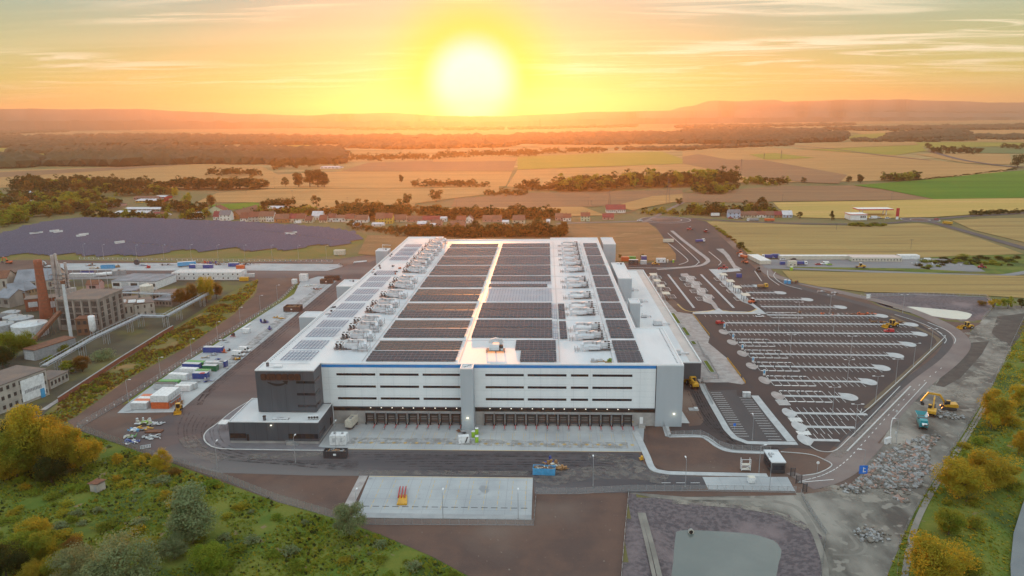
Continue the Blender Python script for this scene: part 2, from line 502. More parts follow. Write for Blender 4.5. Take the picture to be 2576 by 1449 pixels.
faces=[(j*nx+i,j*nx+i+1,(j+1)*nx+i+1,(j+1)*nx+i) for j in range(len(gy)-1) for i in range(nx-1)]
me=bpy.data.meshes.new('ground');me.from_pydata(verts,[],faces)
for m_ in(m_land,m_meadow,m_gravel,m_dirt,m_plain):me.materials.append(m_)
GRAVEL=[WX(*p) for p in((1582,1240),(1640,1252),(1717,1260),(1850,1270),(1950,1286),(2034,1323),(2067,1349),(2078,1400),(2074,1480),(1560,1480))]
GRAVEL2=[WX(*p) for p in((2165,742),(2260,738),(2400,741),(2480,748),(2505,768),(2468,806),(2425,808),(2330,797),(2230,772))]
mi=[]
for f in faces:
 x=sum(verts[i][0] for i in f)/4;y=sum(verts[i][1] for i in f)/4
 k=0
 if y>1700:k=4
 elif y<460 and-300<x<400:
  if any(in_poly(verts[i][0],verts[i][1],q) for i in f for q in(MEADOW,BANK)):k=1
  elif in_poly(x,y,GRAVEL) or in_poly(x,y,GRAVEL2):k=2
  elif y<330 and x>40:k=3
 mi.append(k)
me.polygons.foreach_set('material_index',mi)
me.polygons.foreach_set('use_smooth',[True]*len(faces))
struct(link('ground',me))
m_water=mat('pond_water',(0.115,0.13,0.12),(0.15,0.16,0.145),scale=0.04,rough=0.12,spec=0.5,bump=0.03,bscale=0.6)
m_water2=mat('pond_water_pale',(0.64,0.61,0.53),(0.56,0.53,0.46),scale=0.03,rough=0.18,spec=0.5)
m_river=mat('river_water',(0.10,0.12,0.14),(0.13,0.15,0.165),scale=0.08,rough=0.15,bump=0.06,bscale=0.8)
def grow(poly,d):
 c=Vector((sum(p[0] for p in poly)/len(poly),sum(p[1] for p in poly)/len(poly)))
 return[tuple(Vector(p)+(Vector(p)-c).normalized()*d) for p in poly]
sheet('pond_water',grow(POND,0.8),-1.7,m_water)
sheet('pale_pond_water',grow(POND2,0.8),-1.7,m_water2)
sheet('river_water',RIVER,-0.8,m_river)
_fz=[0.0]
def field(pts,z,m):
 _fz[0]+=0.012
 return psheet('field',pts,z+_fz[0],m)
field([(0,430),(300,420),(520,411),(657,418),(700,440),(690,474),(430,474),(200,468),(-60,474),(-60,432)],0.5,f_tan)
field([(-60,452),(0,447),(300,428),(467,415),(500,413),(300,421),(0,434),(-60,438)],0.8,f_brown)
field([(690,440),(860,432),(1289,432),(1272,469),(980,474),(692,474)],0.5,f_tan)
field([(925,410),(1089,405),(1302,397),(1289,431),(858,431)],0.6,f_brown)
field([(1089,398),(1250,394),(1302,397),(1296,406),(1089,408)],0.9,f_tan)
field([(1302,395),(1500,387),(1665,382),(1725,403),(1725,412),(1302,427)],0.6,f_lime)
field([(1302,428),(1520,421),(1720,413),(1850,430),(1700,452),(1400,472),(1275,470)],0.5,f_tan)
field([(1717,378),(1845,366),(2027,377),(2250,391),(2430,413),(2550,421),(2517,435),(2315,452),(2150,457),(1920,460),(1717,460)],0.5,f_tan)
field([(1757,388),(1830,402),(1920,403),(2131,441),(2110,463),(2030,460),(1885,447),(1717,412),(1717,395)],0.8,f_brown)
field([(1884,389),(1950,386),(2050,398),(1964,402),(1924,402)],1.0,f_lime)
field([(2034,377),(2167,371),(2317,365),(2330,380),(2250,391),(2145,384)],0.7,f_lime)
field([(1977,366),(2217,353),(2317,358),(2317,364),(2034,376)],0.6,f_tan)
field([(2367,356),(2400,348),(2640,346),(2640,358)],0.6,f_tan)
field([(2300,359),(2400,358),(2640,360),(2640,366),(2330,372)],0.6,f_lime)
field([(2400,372),(2640,366),(2640,388),(2460,386)],0.7,f_teal)
field([(2300,388),(2440,386),(2540,388),(2546,415),(2430,411)],0.6,f_tan)
field([(2147,467),(2315,454),(2490,436),(2640,424),(2640,497),(2350,502),(2217,476)],0.5,f_green)
field([(1640,492),(1717,488),(1950,470),(2140,467),(2217,477),(2347,502),(2200,505),(1945,508),(1850,510),(1640,510)],0.4,f_brown)
field([(1945,510),(2200,506),(2350,502),(2640,498),(2640,524),(2440,541),(2350,547),(2130,551),(2010,548),(1960,526)],0.35,f_gold)
field([(1777,558),(1884,560),(2017,567),(2137,569),(2310,562),(2360,570),(2400,582),(2477,605),(2575,640),(2400,645),(2267,652),(1884,644),(1850,608)],0.12,f_tan2)
field([(2394,555),(2480,550),(2640,548),(2640,622),(2576,610),(2450,580)],0.12,f_tan2)
field([(1968,682),(2050,684),(2267,688),(2450,693),(2640,696),(2640,755),(2484,745),(2350,739),(2180,736),(2060,722),(1990,708)],0.10,f_tan2)
field([(1420,565),(1630,560),(1652,578),(1700,640),(1700,656),(1500,660),(1380,655),(1380,600)],0.10,f_rust)
field([(925,592),(1060,594),(1400,590),(1400,640),(960,646),(900,640)],0.10,f_rust)
field([(493,510),(547,486),(683,476),(858,475),(1072,475),(1255,468),(1255,486),(1145,499),(1045,513),(1040,524),(858,526),(733,521),(653,510)],0.30,f_tan)
field([(1145,501),(1325,486),(1717,478),(1717,486),(1628,509),(1492,521),(1275,523),(1135,521)],0.30,f_brown)
field([(1140,523),(1465,521),(1525,543),(1260,547),(1040,545)],0.28,f_tan)
field([(1640,495),(1717,489),(1717,505),(1640,520),(1590,530),(1540,520)],0.40,f_tan)
field([(520,517),(635,510),(653,512),(650,520),(610,527),(540,527)],0.32,f_green)
field([(83,387),(130,387),(130,402),(90,405)],0.9,f_lime)
field([(1339,364),(1670,360),(1717,358),(1717,370),(1372,374)],0.8,f_tan)
field([(620,369),(790,365),(800,374),(630,376)],0.9,f_lime)
field([(-40,380),(25,366),(20,378),(-40,390)],0.9,f_lime)
field([(340,322),(640,319),(860,324),(860,334),(420,332),(330,330)],1.5,f_tan)
for q in([(-40,318),(400,314),(858,315),(858,320),(300,321),(-40,326)],[(1600,306),(2100,302),(2640,296),(2640,308),(2000,314),(1640,318)],[(858,330),(1300,331),(1700,325),(1700,332),(1200,340),(858,338)],[(-40,313),(500,308),(900,306),(900,309),(500,312),(-40,315)],[(1500,299),(2640,288),(2640,294),(1500,305)]):field(q,1.5,f_tan)  # light far fields; these pale strips also stand in for valley mist
field([(2140,332),(2640,326),(2640,338),(2200,345)],1.5,f_tan)
field([(2150,340),(2240,334),(2240,348),(2130,350)],1.6,f_lime)
psheet('grass',[(-60,668),(60,650),(200,655),(420,660),(620,660),(760,655),(850,640),(930,605),(925,590),(860,575),(600,556),(215,546),(100,575),(-60,610)],0.08,m_verge)
psheet('grass',[(1790,556),(1815,556),(1880,600),(1930,650),(1930,672),(1890,648),(1850,612)],0.14,m_wild)
psheet('grass',[(2270,690),(2300,640),(2440,642),(2640,640),(2640,690),(2520,690),(2440,684)],0.14,m_meadow)
psheet('grass',[(1960,676),(2200,680),(2440,684),(2300,670),(2000,670)],0.20,m_meadow)
psheet('soil',[(195,1082),(380,1146),(440,1168),(700,1264),(840,1303),(960,1346),(1090,1402),(1225,1475),(1562,1475),(1582,1238),(1720,1250),(2000,1246),(2140,1228),(2250,1060),(2420,880),(2440,845),
    (2440,830),(2470,812),(2425,812),(2330,804),(2230,779),(2162,746),(1990,708),(1930,672),(1860,612),(1790,562),(1640,560),(1700,640),(1705,660),(1380,662),(930,640),(850,652),(-60,655),(-60,735),(640,705),(640,745),(480,866),(320,953),(170,1060)],0.06,m_soil)
psheet('wild_grass',[(100,1092),(112,1040),(415,842),(440,828),(520,780),(610,715),(650,704),(645,735),(590,790),(480,868),(320,956),(190,1050)],0.10,m_wild)
psheet('grass',[(330,1010),(467,915),(533,875),(623,818),(740,743),(752,712),(742,712),(725,738),(610,818),(520,875),(450,920),(305,1020)],0.11,m_meadow)
psheet('asphalt',[(430,1044),(463,1025),(859,697),(905,658),(1000,668)]+[(1010,690)],0.10,m_asph)
def wsheet(name,pts,z,m,kind='structure'):return sheet(name,pts,z,m,kind)
a=WX(430,1044);b=WX(463,1025);c=WX(859,697);d=WX(940,655)
wsheet('road',[a,b,c,d,(-90,560),(-90,250),(-112,228)]+[WX(*p) for p in((515,1112),(383,1143),(320,1117),(308,1100),(318,1085),(345,1068))],0.105,m_asph)
psheet('road',[(520,1100),(560,1132),(880,1132),(1606,1140),(1617,1162),(1640,1186),(1680,1195),(1775,1200),(1775,1230),(1590,1240),(1345,1243),(1339,1200),(892,1198),(777,1197),(550,1190),(447,1164),(383,1143),(430,1120)],0.11,m_asph_f)
psheet('yard_concrete',[(295,1040),(437,1038),(461,1027),(859,697),(800,696),(756,709),(740,740),(623,815),(533,872),(467,912),(330,1008)],0.16,m_conc)
psheet('yard_concrete',[(150,663),(500,662),(850,665),(862,671),(823,682),(607,681),(433,681),(150,680)],0.16,m_conc)
psheet('road',[(150,681),(607,682),(823,683),(862,672),(905,658),(1000,668),(860,697),(640,700),(150,694)],0.12,m_asph)
psheet('yard_concrete',[(150,691),(430,690),(430,699),(150,704)],0.16,m_lot)
wsheet('dock_apron',[(-79.5,231.2),(32.5,231.2),(36,252.9),(-79.5,252.9)],0.16,m_conc)
PADY0,PADY1=W(1100,1306).y,W(1100,1200).y
PADX0,PADX1=W(912,1250).x,W(1339,1250).x
wsheet('parking_pad',[(PADX0,PADY0),(PADX1,PADY0),(PADX1,PADY1),(PADX0-1.0,PADY1)],0.18,m_conc)
wsheet('pad_edge',[(PADX0-4.2,PADY0+4),(PADX0-1.4,PADY0+4),(PADX0-1.4,PADY1),(PADX0-4.2,PADY1)],0.17,m_pave_w)
psheet('road',[(1580,690),(1580,664),(1700,656),(1690,625),(1650,572),(1620,556),(1730,548),(1780,558),(1800,582),(1905,680),(1935,706),(1990,716),(2200,775),(2240,800),(1890,800),(1745,796),(1690,750),(1640,690)],0.10,m_asph_p)
psheet('parking_asphalt',[(1745,792),(1890,790),(1925,695),(2040,732),(2200,772),(2310,812),(2366,848),(2370,868),(2195,1027),(2120,1100),(2085,1136),(2040,1130),(1985,1126),(1940,1139),(1845,1136),(1790,1110),(1765,1096),(1690,1096),(1685,1070),(1722,1062),(1722,950),(1765,960),(1740,870)],0.11,m_asph_p)
mb=MB()
ring_in=smooth_line([WX(*p) for p in((1945,700),(1990,716),(2060,736),(2180,768),(2290,798),(2352,824),(2388,856),(2372,898),(2285,968),(2200,1052),(2124,1130))])
ribbon(mb,ring_in,6.5,0.125,m_asph_d)
struct(mb.obj('road'))
mb=MB()
ring_out=smooth_line([WX(*p) for p in((1940,655),(1925,668),(1935,688),(1985,705),(2100,732),(2250,768),(2345,803),(2400,834),(2420,866),(2390,908),(2314,968),(2237,1043),(2178,1108),(2125,1163),(2075,1194),(2012,1212))])
ribbon(mb,ring_out[:-18],7.5,0.135,m_lane)
ribbon(mb,ring_out[-19:],11.5,0.137,m_lane)
struct(mb.obj('road'))
mb=MB()
ribbon(mb,smooth_line([WX(*p) for p in((1930,674),(1985,676),(2200,684),(2430,692),(2520,694),(2600,682))]),6.5,0.24,m_lot)
struct(mb.obj('road'))
psheet('gravel_lot',[(1905,655),(2030,650),(2390,651),(2450,668),(2480,684),(2440,684),(2300,676),(2010,672),(1925,674)],0.22,m_lot)
mb=MB();ribbon(mb,smooth_line([WX(*p) for p in((2180,1028),(2262,955),(2352,873),(2362,858),(2335,838),(2240,795))]),2.4,0.145,mat('strip_soil',(.13,.10,.06),(.10,.075,.05),scale=.2));struct(mb.obj('verge'))
psheet('dirt',[(1995,1238),(2020,1225),(2120,1190),(2170,1140),(2245,1060),(2330,965),(2425,875),(2440,835),(2470,806),(2505,768),(2600,770),(2576,800),(2555,850),(2500,965),(2440,1065),(2370,1175),(2300,1290),(2235,1440),(2225,1480),(2060,1480),(2077,1400),(2067,1349),(2034,1323),(1990,1295),(1950,1286),(1850,1270),(1717,1260),(1640,1252),(1582,1240),(1720,1236)],0.05,m_dirt)
Q2=lambda zx,zy:(2044.5+zx*.2064,734.7+zy*.2064)
psheet('soil',[Q2(1900,620),Q2(2150,600),Q2(2060,760),Q2(1800,1050),Q2(1600,1160),Q2(1450,1130),Q2(1700,900)],0.08,mat('dark_soil',(0.085,0.072,0.062),(0.06,0.05,0.045),scale=.2,rough=1))
psheet('soil',[Q2(2250,300),Q2(2576,260),Q2(2576,500),Q2(2400,700),Q2(2180,500)],0.08,mat('dark_soil',(0,0,0)))
m_ltrack=m_thin('pale_dirt',(0.28,0.25,0.21),.85,.12)
mb=MB()
for pts,w_ in(([(2280,330),(2120,430),(1960,500),(1880,520)],5),([(1990,520),(2150,560),(2310,660),(2230,860),(1930,1120),(1760,1260),(1600,1200)],7),([(1900,560),(1760,740),(1600,900),(1480,1060),(1420,1150),(1500,1190)],4),([(1620,1200),(1780,1240),(1900,1330)],6)):
 ribbon(mb,smooth_line([WX(*Q2(*p)) for p in pts]),w_,.083+w_*.001+len(mb.v)*2e-5,m_ltrack)
ribbon(mb,smooth_line([WX(*p) for p in((1690,1262),(1850,1274),(1950,1292),(2030,1330))]),2.5,.09,m_ltrack);ribbon(mb,smooth_line([WX(*p) for p in((2060,1225),(2130,1240),(2190,1250),(2260,1230))]),7,.092,m_ltrack)
struct(mb.obj('dirt_track'))
m_rd=m_lot
def road(pts,w,z,m=m_asph_d,n='road'):
 mb=MB();ribbon(mb,smooth_line([WX(*p) for p in pts]),w,z,m);return struct(mb.obj(n))
road([(1400,563),(1450,561),(1602,557),(1640,553)],8,0.26,m_lane)
road([(1706,551),(1740,550),(1888,559),(2090,564),(2226,562),(2300,555)],8,0.26)
road([(2330,554),(2363,551),(2441,544),(2520,540),(2640,531)],8,0.26)
road([(2325,556),(2346,560),(2424,581),(2500,603),(2640,643)],9,0.27)
road([(1618,560),(1650,545),(1700,519),(1740,500)],5,0.45,m_lane)
road([(1525,545),(1590,532),(1640,508),(1728,484)],4,0.45,f_brown)
road([(2340,416-35),(2420,403),(2550,421),(2640,424)],14,1.2)
road([(1977,366),(2080,374),(2220,392),(2340,404)],10,1.2)
for c_,r_ in(((1673,553.5),17.5),((2314.6,553.5),9.0)):
 o_=W(*c_)
 mb=MB()
 n_=40
 for i in range(n_):
  a0,a1=2*math.pi*i/n_,2*math.pi*(i+1)/n_
  for(ri,ro,zz,mm) in((r_+.6,r_+9,0.30,m_asph_d),(r_,r_+.6,0.40,m_kerb),(r_+9,r_+9.7,0.36,m_kerb)):
   mb.face([(o_.x+ri*math.cos(a0),o_.y+ri*math.sin(a0),zz),(o_.x+ro*math.cos(a0),o_.y+ro*math.sin(a0),zz),(o_.x+ro*math.cos(a1),o_.y+ro*math.sin(a1),zz),(o_.x+ri*math.cos(a1),o_.y+ri*math.sin(a1),zz)],mm)
  mb.face([(o_.x,o_.y,0.9),(o_.x+r_*math.cos(a0),o_.y+r_*math.sin(a0),0.40),(o_.x+r_*math.cos(a1),o_.y+r_*math.sin(a1),0.40)],m_soil)
 struct(mb.obj('roundabout'))
m_mark,m_dust=m_thin('tyre_mark',(.022,.021,.024),.38),m_thin('dust',(.26,.23,.20),.42)
mb=MB();zq=[.195]
def mark(pts,w_,m=m_mark,gap=1.9):
 for o in((-gap/2,gap/2) if m is m_mark else(0,)):
  L1,R1=offset_line(smooth_line([WX(*p) for p in pts]),max(.01,abs(o)*2));ln=(R1 if o>0 else L1) if o else smooth_line([WX(*p) for p in pts])
  zq[0]+=.0012;ribbon(mb,[(p[0],p[1]) for p in ln],w_,zq[0],m)
random.seed(6)
for k in range(9):y=1142+k*6;mark([(880+30*k,y),(1150,y+random.uniform(-3,3)),(1450,y+random.uniform(-3,4)),(1600-8*k,y+6)],.5)
for k in range(5):mark([(470+25*k,1040+4*k),(455+22*k,1085),(480+25*k,1130),(600+40*k,1158+3*k),(900,1165+4*k)],.5)
for k in range(4):mark([(860-10*k,720),(700-8*k,850),(560-6*k,960),(490+4*k,1020)],.45)
for k in range(5):mark([(1735+6*k,985),(1760+7*k,1040),(1800+5*k,1085),(1860,1118+3*k),(1960,1132)],.45)
for pts,w_ in(([(1350,1215),(1450,1195),(1580,1190),(1680,1205)],9),([(1480,1150),(1560,1160),(1620,1185)],7),([(620,1150),(760,1146),(860,1140)],4),([(900,1190),(1100,1191),(1330,1193)],3),([(470,1100),(500,1135),(560,1160)],6),([(2100,1150),(2180,1080),(2270,990)],4),([(880,1110),(1100,1112),(1350,1118),(1580,1122)],5),([(560,930),(700,810),(830,705)],5)):mark(pts,w_,m_dust)
struct(mb.obj('tyre_marks'),'stuff')
def hills(name,prof,dist,m):
 """ridge whose crest is seen at (px, py); built at the given distance with real depth"""
 mb=MB()
 rows=[[],[],[],[],[]]
 for px,py in prof:
  u,v=px-1288,724.5-py
  u,v=u*ca+v*sa,-(-u*sa+v*ca)
  d=v*cp+FPX*sp;f=FPX*cp-v*sp
  t=dist/f
  x,y,zc=-sy*f*t+cy*u*t,cy*f*t+sy*u*t,HC-d*t
  for k,(s_,h_) in enumerate(((0.95,-2),(0.975,0.45),(1.0,1.0),(1.05,0.6),(1.1,-0.05))):
   jx=1+0.03*noise.noise((px*0.02,k*1.7,0))
   rows[k].append((x*s_*jx,y*s_*jx,zc*h_*(1+0.25*noise.noise((px*0.03,k,5))) if 0<h_<1 else zc*h_))
 for k in range(4):
  for i in range(len(prof)-1):
   mb.face([rows[k][i],rows[k][i+1],rows[k+1][i+1],rows[k+1][i]],m)
 o=mb.obj(name,None,None,True)
 return struct(o)
def ridge(pts,step=8,rough=1.6):
 out=[]
 for(x0,y0),(x1,y1) in zip(pts,pts[1:]):
  n_=max(1,int((x1-x0)/step))
  for i in range(n_):
   t=i/n_
   x=x0+(x1-x0)*t
   out.append((x,y0+(y1-y0)*(t*t*(3-2*t))+rough*noise.noise((x*0.02,y0*0.1,0))+0.5*rough*noise.noise((x*0.09,3,1))))
 out.append(pts[-1])
 return out
m_hill=mat('hazed_hill',(0.13,0.10,0.075),(0.16,0.12,0.085),scale=0.002,rough=1.0)  # brown lightened in the colour to imitate haze over a farther ridge
hills('hills',ridge([(-500,275),(0,274),(330,274),(480,281),(640,287),(780,291),(850,286),(980,284),(1100,291),(1250,293),(1350,288),(1500,282),(1650,279),(1760,278),(2000,280),(2600,285),(3100,290)]),10000,m_hill)
hills('hills',ridge([(1640,290),(1730,268),(1790,254),(1870,254),(1950,251),(1980,257),(2050,253),(2150,251),(2240,250),(2330,252),(2420,255),(2520,258),(2640,257),(2900,262),(3200,270)]),11500,m_hill)
RZ=23.5
w_white=mat('wall_panel_light',(0.68,0.71,0.715),(0.635,0.67,0.68),scale=0.15,rough=0.45,stretch=(2,2,0.15),spec=0.4)
w_grey=mat('wall_panel_grey',(0.36,0.40,0.425),(0.335,0.375,0.40),scale=0.15,rough=0.45,stretch=(2,2,0.15),spec=0.4)
w_dark=mat('wall_panel_dark',(0.055,0.064,0.074),(0.066,0.075,0.086),scale=0.3,rough=0.4,stretch=(1.5,1.5,0.2))
w_roof=mat('roof_membrane',(0.56,0.58,0.595),(0.48,0.505,0.525),scale=0.05,rough=0.42,col3=(0.61,0.62,0.62),scale3=0.03,stretch=(1.6,0.5,1),spots=((0.44,0.46,0.48),0.10,0.68),spec=0.5)
w_cop=flat('coping',(0.66,0.67,0.67),0.4)
w_blue=flat('blue_band',(0.010,0.19,0.50),0.4)
w_glass=mat('dark_glass',(0.012,0.014,0.020),(0.030,0.030,0.036),scale=0.35,rough=0.12,spec=0.6,stretch=(1,1,0.01))
w_glass_w=mat('dark_glass_warm',(0.05,0.035,0.024),(0.02,0.018,0.02),scale=0.4,rough=0.15,spec=0.5)
w_plinth=mat('plinth_concrete',(0.33,0.32,0.30),(0.26,0.25,0.24),scale=0.3,rough=0.9)
w_black=flat('black_rubber',(0.018,0.017,0.017),0.8)
w_door=mat('dock_door',(0.07,0.058,0.050),(0.045,0.038,0.034),scale=0.8,rough=0.6,stretch=(0.2,1,5))
w_steel=flat('galvanised_steel',(0.42,0.43,0.44),0.45,0.5)
w_dsteel=flat('dark_steel',(0.10,0.10,0.105),0.55,0.3)
w_duct=mat('duct_sheet',(0.60,0.61,0.62),(0.50,0.51,0.53),scale=0.6,rough=0.35,metal=0.35)
w_fan=flat('fan_black',(0.02,0.02,0.022),0.7)
w_yel=flat("safety_yellow",(0.60,0.36,0.03),0.6)
w_red=flat('red_guard',(0.50,0.05,0.06),0.6)
w_rust=mat('letter_film',(0.070,0.026,0.013),(0.05,0.020,0.011),scale=1.2,rough=0.6)
w_lamp=mat('lamp_lit',(0.8,0.78,0.7),None,rough=0.5,emit=((1.0,0.93,0.75),1.3))
hall=thing('warehouse','huge pale grey warehouse with blue top band and white roof full of solar panels','warehouse',(0,0,0))
OUT=[(-103.5,253),(-103.5,545),(-77,545),(-77,532),(3.2,532),(3.2,538),(37.6,538),(37.6,300),(49.3,300),(49.3,253)]
def inset(poly,d):
 n=len(poly);out=[]
 a=sum(poly[i][0]*poly[(i+1)%n][1]-poly[(i+1)%n][0]*poly[i][1] for i in range(n))
 s_=1 if a>0 else-1
 for i in range(n):
  p0,p1,p2=Vector(poly[i-1]),Vector(poly[i]),Vector(poly[(i+1)%n])
  d1=(p1-p0).normalized();d2=(p2-p1).normalized()
  n1=Vector((-d1.y,d1.x))*s_;n2=Vector((-d2.y,d2.x))*s_
  q=n1+n2
  out.append(tuple(p1+q*(d/(1+n1.dot(n2)))))
 return out
mb=MB();mb.prism(OUT,0.0,RZ,w_white,cap=False);mb.obj('wall',None,hall)
sh=sheet('roof',inset(OUT,0.3),RZ,w_roof);del sh['kind'];sh.parent=hall
def coping(poly,z0,z1,wd,m,parent,name='parapet'):
 mb=MB();ip=inset(poly,wd);op=inset(poly,-0.06);n=len(poly)
 for i in range(n):
  j=(i+1)%n
  a,b,c,d=op[i],op[j],ip[j],ip[i]
  mb.face([(a[0],a[1],z1),(b[0],b[1],z1),(c[0],c[1],z1),(d[0],d[1],z1)],m)
  mb.face([(a[0],a[1],z0),(b[0],b[1],z0),(b[0],b[1],z1),(a[0],a[1],z1)],m)
  mb.face([(d[0],d[1],z1),(c[0],c[1],z1),(c[0],c[1],z0-0.3),(d[0],d[1],z0-0.3)],m)
 return mb.obj(name,None,parent)
coping(OUT,RZ-0.15,RZ+0.35,0.35,w_cop,hall)
mb=MB();mb.box(-82.4,39.7,252.94,252.99,RZ-1.25,RZ-0.16,w_blue);mb.obj('blue_band',None,hall)
mb=MB()
for x in range(-80,40,6):mb.box(x-0.02,x+0.02,252.975,252.995,7.3,RZ-1.27,w_grey)
for zz in(9.0,11.4,13.6,16.0,18.3,20.8):mb.box(-82,39.6,252.98,252.996,zz-0.015,zz+0.015,w_grey)
mb.obj('panel_joints',None,hall)['kind']='stuff'
def window(x0,x1,z0,z1,y=252.9,parent=hall,m=w_glass,axis='x',npanes=6):
 mb=MB()
 if axis=='x':mb.box(x0,x1,y,y+0.08,z0,z1,w_black)
 else:mb.box(y-0.08,y,x0,x1,z0,z1,w_black)
 f=mb.obj('window',None,parent)
 mb=MB();w_=(x1-x0)/npanes
 for i in range(npanes):
  mm=random.choice([m,m,m,w_glass_w,w_glass])
  if axis=='x':mb.box(x0+i*w_+0.05,x0+(i+1)*w_-0.05,y-0.02,y+0.02,z0+0.08,z1-0.08,mm)
  else:mb.box(y-0.02,y+0.02,x0+i*w_+0.05,x0+(i+1)*w_-0.05,z0+0.08,z1-0.08,mm)
 mb.obj('pane',None,f)
 return f
for zc in(19.55,14.85,10.2):
 for x0,x1 in((-77,-62.6),(-61,-46.6),(-45.1,-31.4),(-22.1,-8.1),(-6.7,7.4),(9,15.3),(16.8,31.1)):
  window(x0,x1,zc-0.42,zc+0.42,npanes=max(3,int((x1-x0)/1.6)))
for x0,x1 in((-79,-30.7),(-26.1,39.7)):
 mb=MB();mb.box(x0,x1,252.86,252.96,6.3,7.0,w_black);mb.box(x0,x1,252.3,252.85,6.95,7.1,w_dsteel);mb.obj('canopy',None,hall)
 mb=MB();mb.box(x0,x1,252.9,252.97,5.35,6.28,w_glass_w)
 for k in range(int((x1-x0)/4)):mb.box(x0+k*4,x0+k*4+0.15,252.86,252.9,5.35,6.28,w_black)
 mb.obj('dock_glazing',None,hall)
 mb=MB();mb.box(x0,x1,252.9,252.98,0.0,5.33,w_plinth);mb.obj('plinth',None,hall)
def dock(x):
 mb=MB()
 mb.box(x-1.75,x-1.35,252.25,252.9,0.9,4.6,w_black);mb.box(x+1.35,x+1.75,252.25,252.9,0.9,4.6,w_black)
 mb.box(x-1.75,x+1.75,252.25,252.9,4.25,4.75,w_black)
 mb.box(x-1.8,x+1.8,252.15,252.9,4.75,4.87,w_steel)
 mb.box(x-1.8,x-1.7,252.15,252.24,0.9,4.75,w_steel)
 mb.box(x+1.7,x+1.8,252.15,252.24,0.9,4.75,w_steel)
 d=mb.obj('dock_door',None,hall)
 mb=MB();mb.box(x-1.34,x+1.34,252.75,252.88,1.25,4.2,w_door)
 for zz in(2.3,3.2):mb.box(x-1.1,x+1.1,252.72,252.76,zz,zz+0.12,w_plinth)
 mb.obj('door_leaf',None,d)
 mb=MB();mb.box(x-1.3,x+1.3,252.3,252.88,0.85,1.2,w_dsteel)
 for s_ in(-1,1):mb.box(x+s_*1.55-0.2,x+s_*1.55+0.2,251.85,252.24,0.35,1.1,w_black)
 mb.obj('leveller',None,d)
 mb=MB();mb.box(x+1.9,x+2.15,252.7,252.88,1.5,2.1,w_yel);mb.box(x+1.9,x+2.1,252.72,252.88,2.3,2.6,w_white);mb.obj('control_box',None,d)
 mb=MB();mb.tube((x+1.95,251.9,0.45),(x+1.95,248.4,0.45),0.13,m=w_red);mb.box(x+1.75,x+2.15,247.5,248.4,0.16,0.55,w_steel);mb.tube((x+1.95,251.9,0.45),(x+1.95,252.3,1.0),0.1,m=w_steel)
 mb.obj('wheel_guide',None,d)
DOCKS=[-65.3+4.0*k for k in range(9)]+[-21.0+3.9*k for k in range(14)]
for x in DOCKS:
 dock(x)
 mb=MB();mb.box(x+0.2,x+0.55,252.5,252.84,6.55,6.9,w_lamp);mb.obj('wall_lamp',None,hall)
mb=MB();mb.box(34.2,35.4,252.8,252.88,1.0,3.6,w_cop);dr=mb.obj('door',None,hall)
mb=MB();mb.box(33.7,36.0,250.6,252.8,0.16,1.0,w_plinth);mb.tube((33.8,250.7,1),(33.8,250.7,2.1),.04,m=w_steel);mb.tube((36,250.7,1),(36,250.7,2.1),.04,m=w_steel);mb.tube((33.8,250.7,2.1),(36,250.7,2.1),.04,m=w_steel)
mb.obj('door_step',None,dr)
mb=MB();mb.box(-30.6,-26.2,247.6,252.98,0.0,RZ,w_grey);pil=mb.obj('stair_pillar',None,hall)
mb=MB();mb.box(-30.3,-26.5,247.9,253.6,RZ+0.001,RZ+0.05,w_roof)
for a in((-30.66,-30.3),(-26.5,-26.14)):mb.box(a[0],a[1],247.54,253.0,RZ,RZ+0.45,w_cop)
mb.box(-30.3,-26.5,247.54,247.9,RZ,RZ+0.45,w_cop)
for k in range(5):mb.cbox(-29.4+0.5*k,250+k*0.5,RZ+0.05,0.3,0.3,0.2,w_black)
mb.obj('pillar_cap',None,pil)
mb=MB();mb.box(-28.7,-28.1,247.3,247.58,4.9,5.25,w_lamp);mb.obj('wall_lamp',None,pil)
mb=MB();mb.box(39.75,49.36,252.55,252.97,0.0,RZ-0.16,w_grey);cor=mb.obj('corner_panel',None,hall)
mb=MB();mb.box(46.1,46.8,252.3,252.54,5.0,5.35,w_lamp);mb.obj('wall_lamp',None,cor)
mb=MB();mb.box(39.55,39.74,252.8,252.98,7.0,RZ-0.2,w_black);mb.obj('expansion_joint',None,hall)
for(lx,ly,lz,e) in((-28.4,246.8,4.9,45),(46.45,251.8,4.95,45),(-96.0,234.0,6.6,35)):
 l=bpy.data.lights.new('wall_lamp_light','POINT');l.energy=e*0.6;l.color=(1,0.86,0.55);l.shadow_soft_size=0.2
 lo=bpy.data.objects.new('wall_lamp_light',l);COL.objects.link(lo);lo.location=(lx,ly,lz)
tow=thing('office_tower','dark grey office tower on the warehouse corner, carrying brown letter sign and curved arrow','office tower',(0,0,0))
TX0,TX1,TY0=-103.7,-82.5,244.2
mb=MB();mb.box(TX0,TX1,TY0,252.92,8.3,RZ+0.3,w_dark)
mb.obj('wall',None,tow)
mb=MB()
for k,x in enumerate((-98.4,-93.2,-86.6)):mb.box(x-0.03,x+0.03,TY0-0.012,TY0-0.001,8.3,RZ+0.2,w_black)
mb.obj('panel_joints',None,tow)['kind']='stuff'
mb=MB()
mb.box(TX0+0.3,TX1-0.3,TY0+0.3,253.2,RZ+0.31,RZ+0.33,w_roof)
for b_ in((TX0-.05,TX1+.05,TY0-.05,TY0+.3),(TX0-.05,TX0+.3,TY0+.3,253),(TX1-.3,TX1+.05,TY0+.3,252.9)):mb.box(*b_,RZ+0.3,RZ+0.75,w_cop)
mb.obj('roof',None,tow)
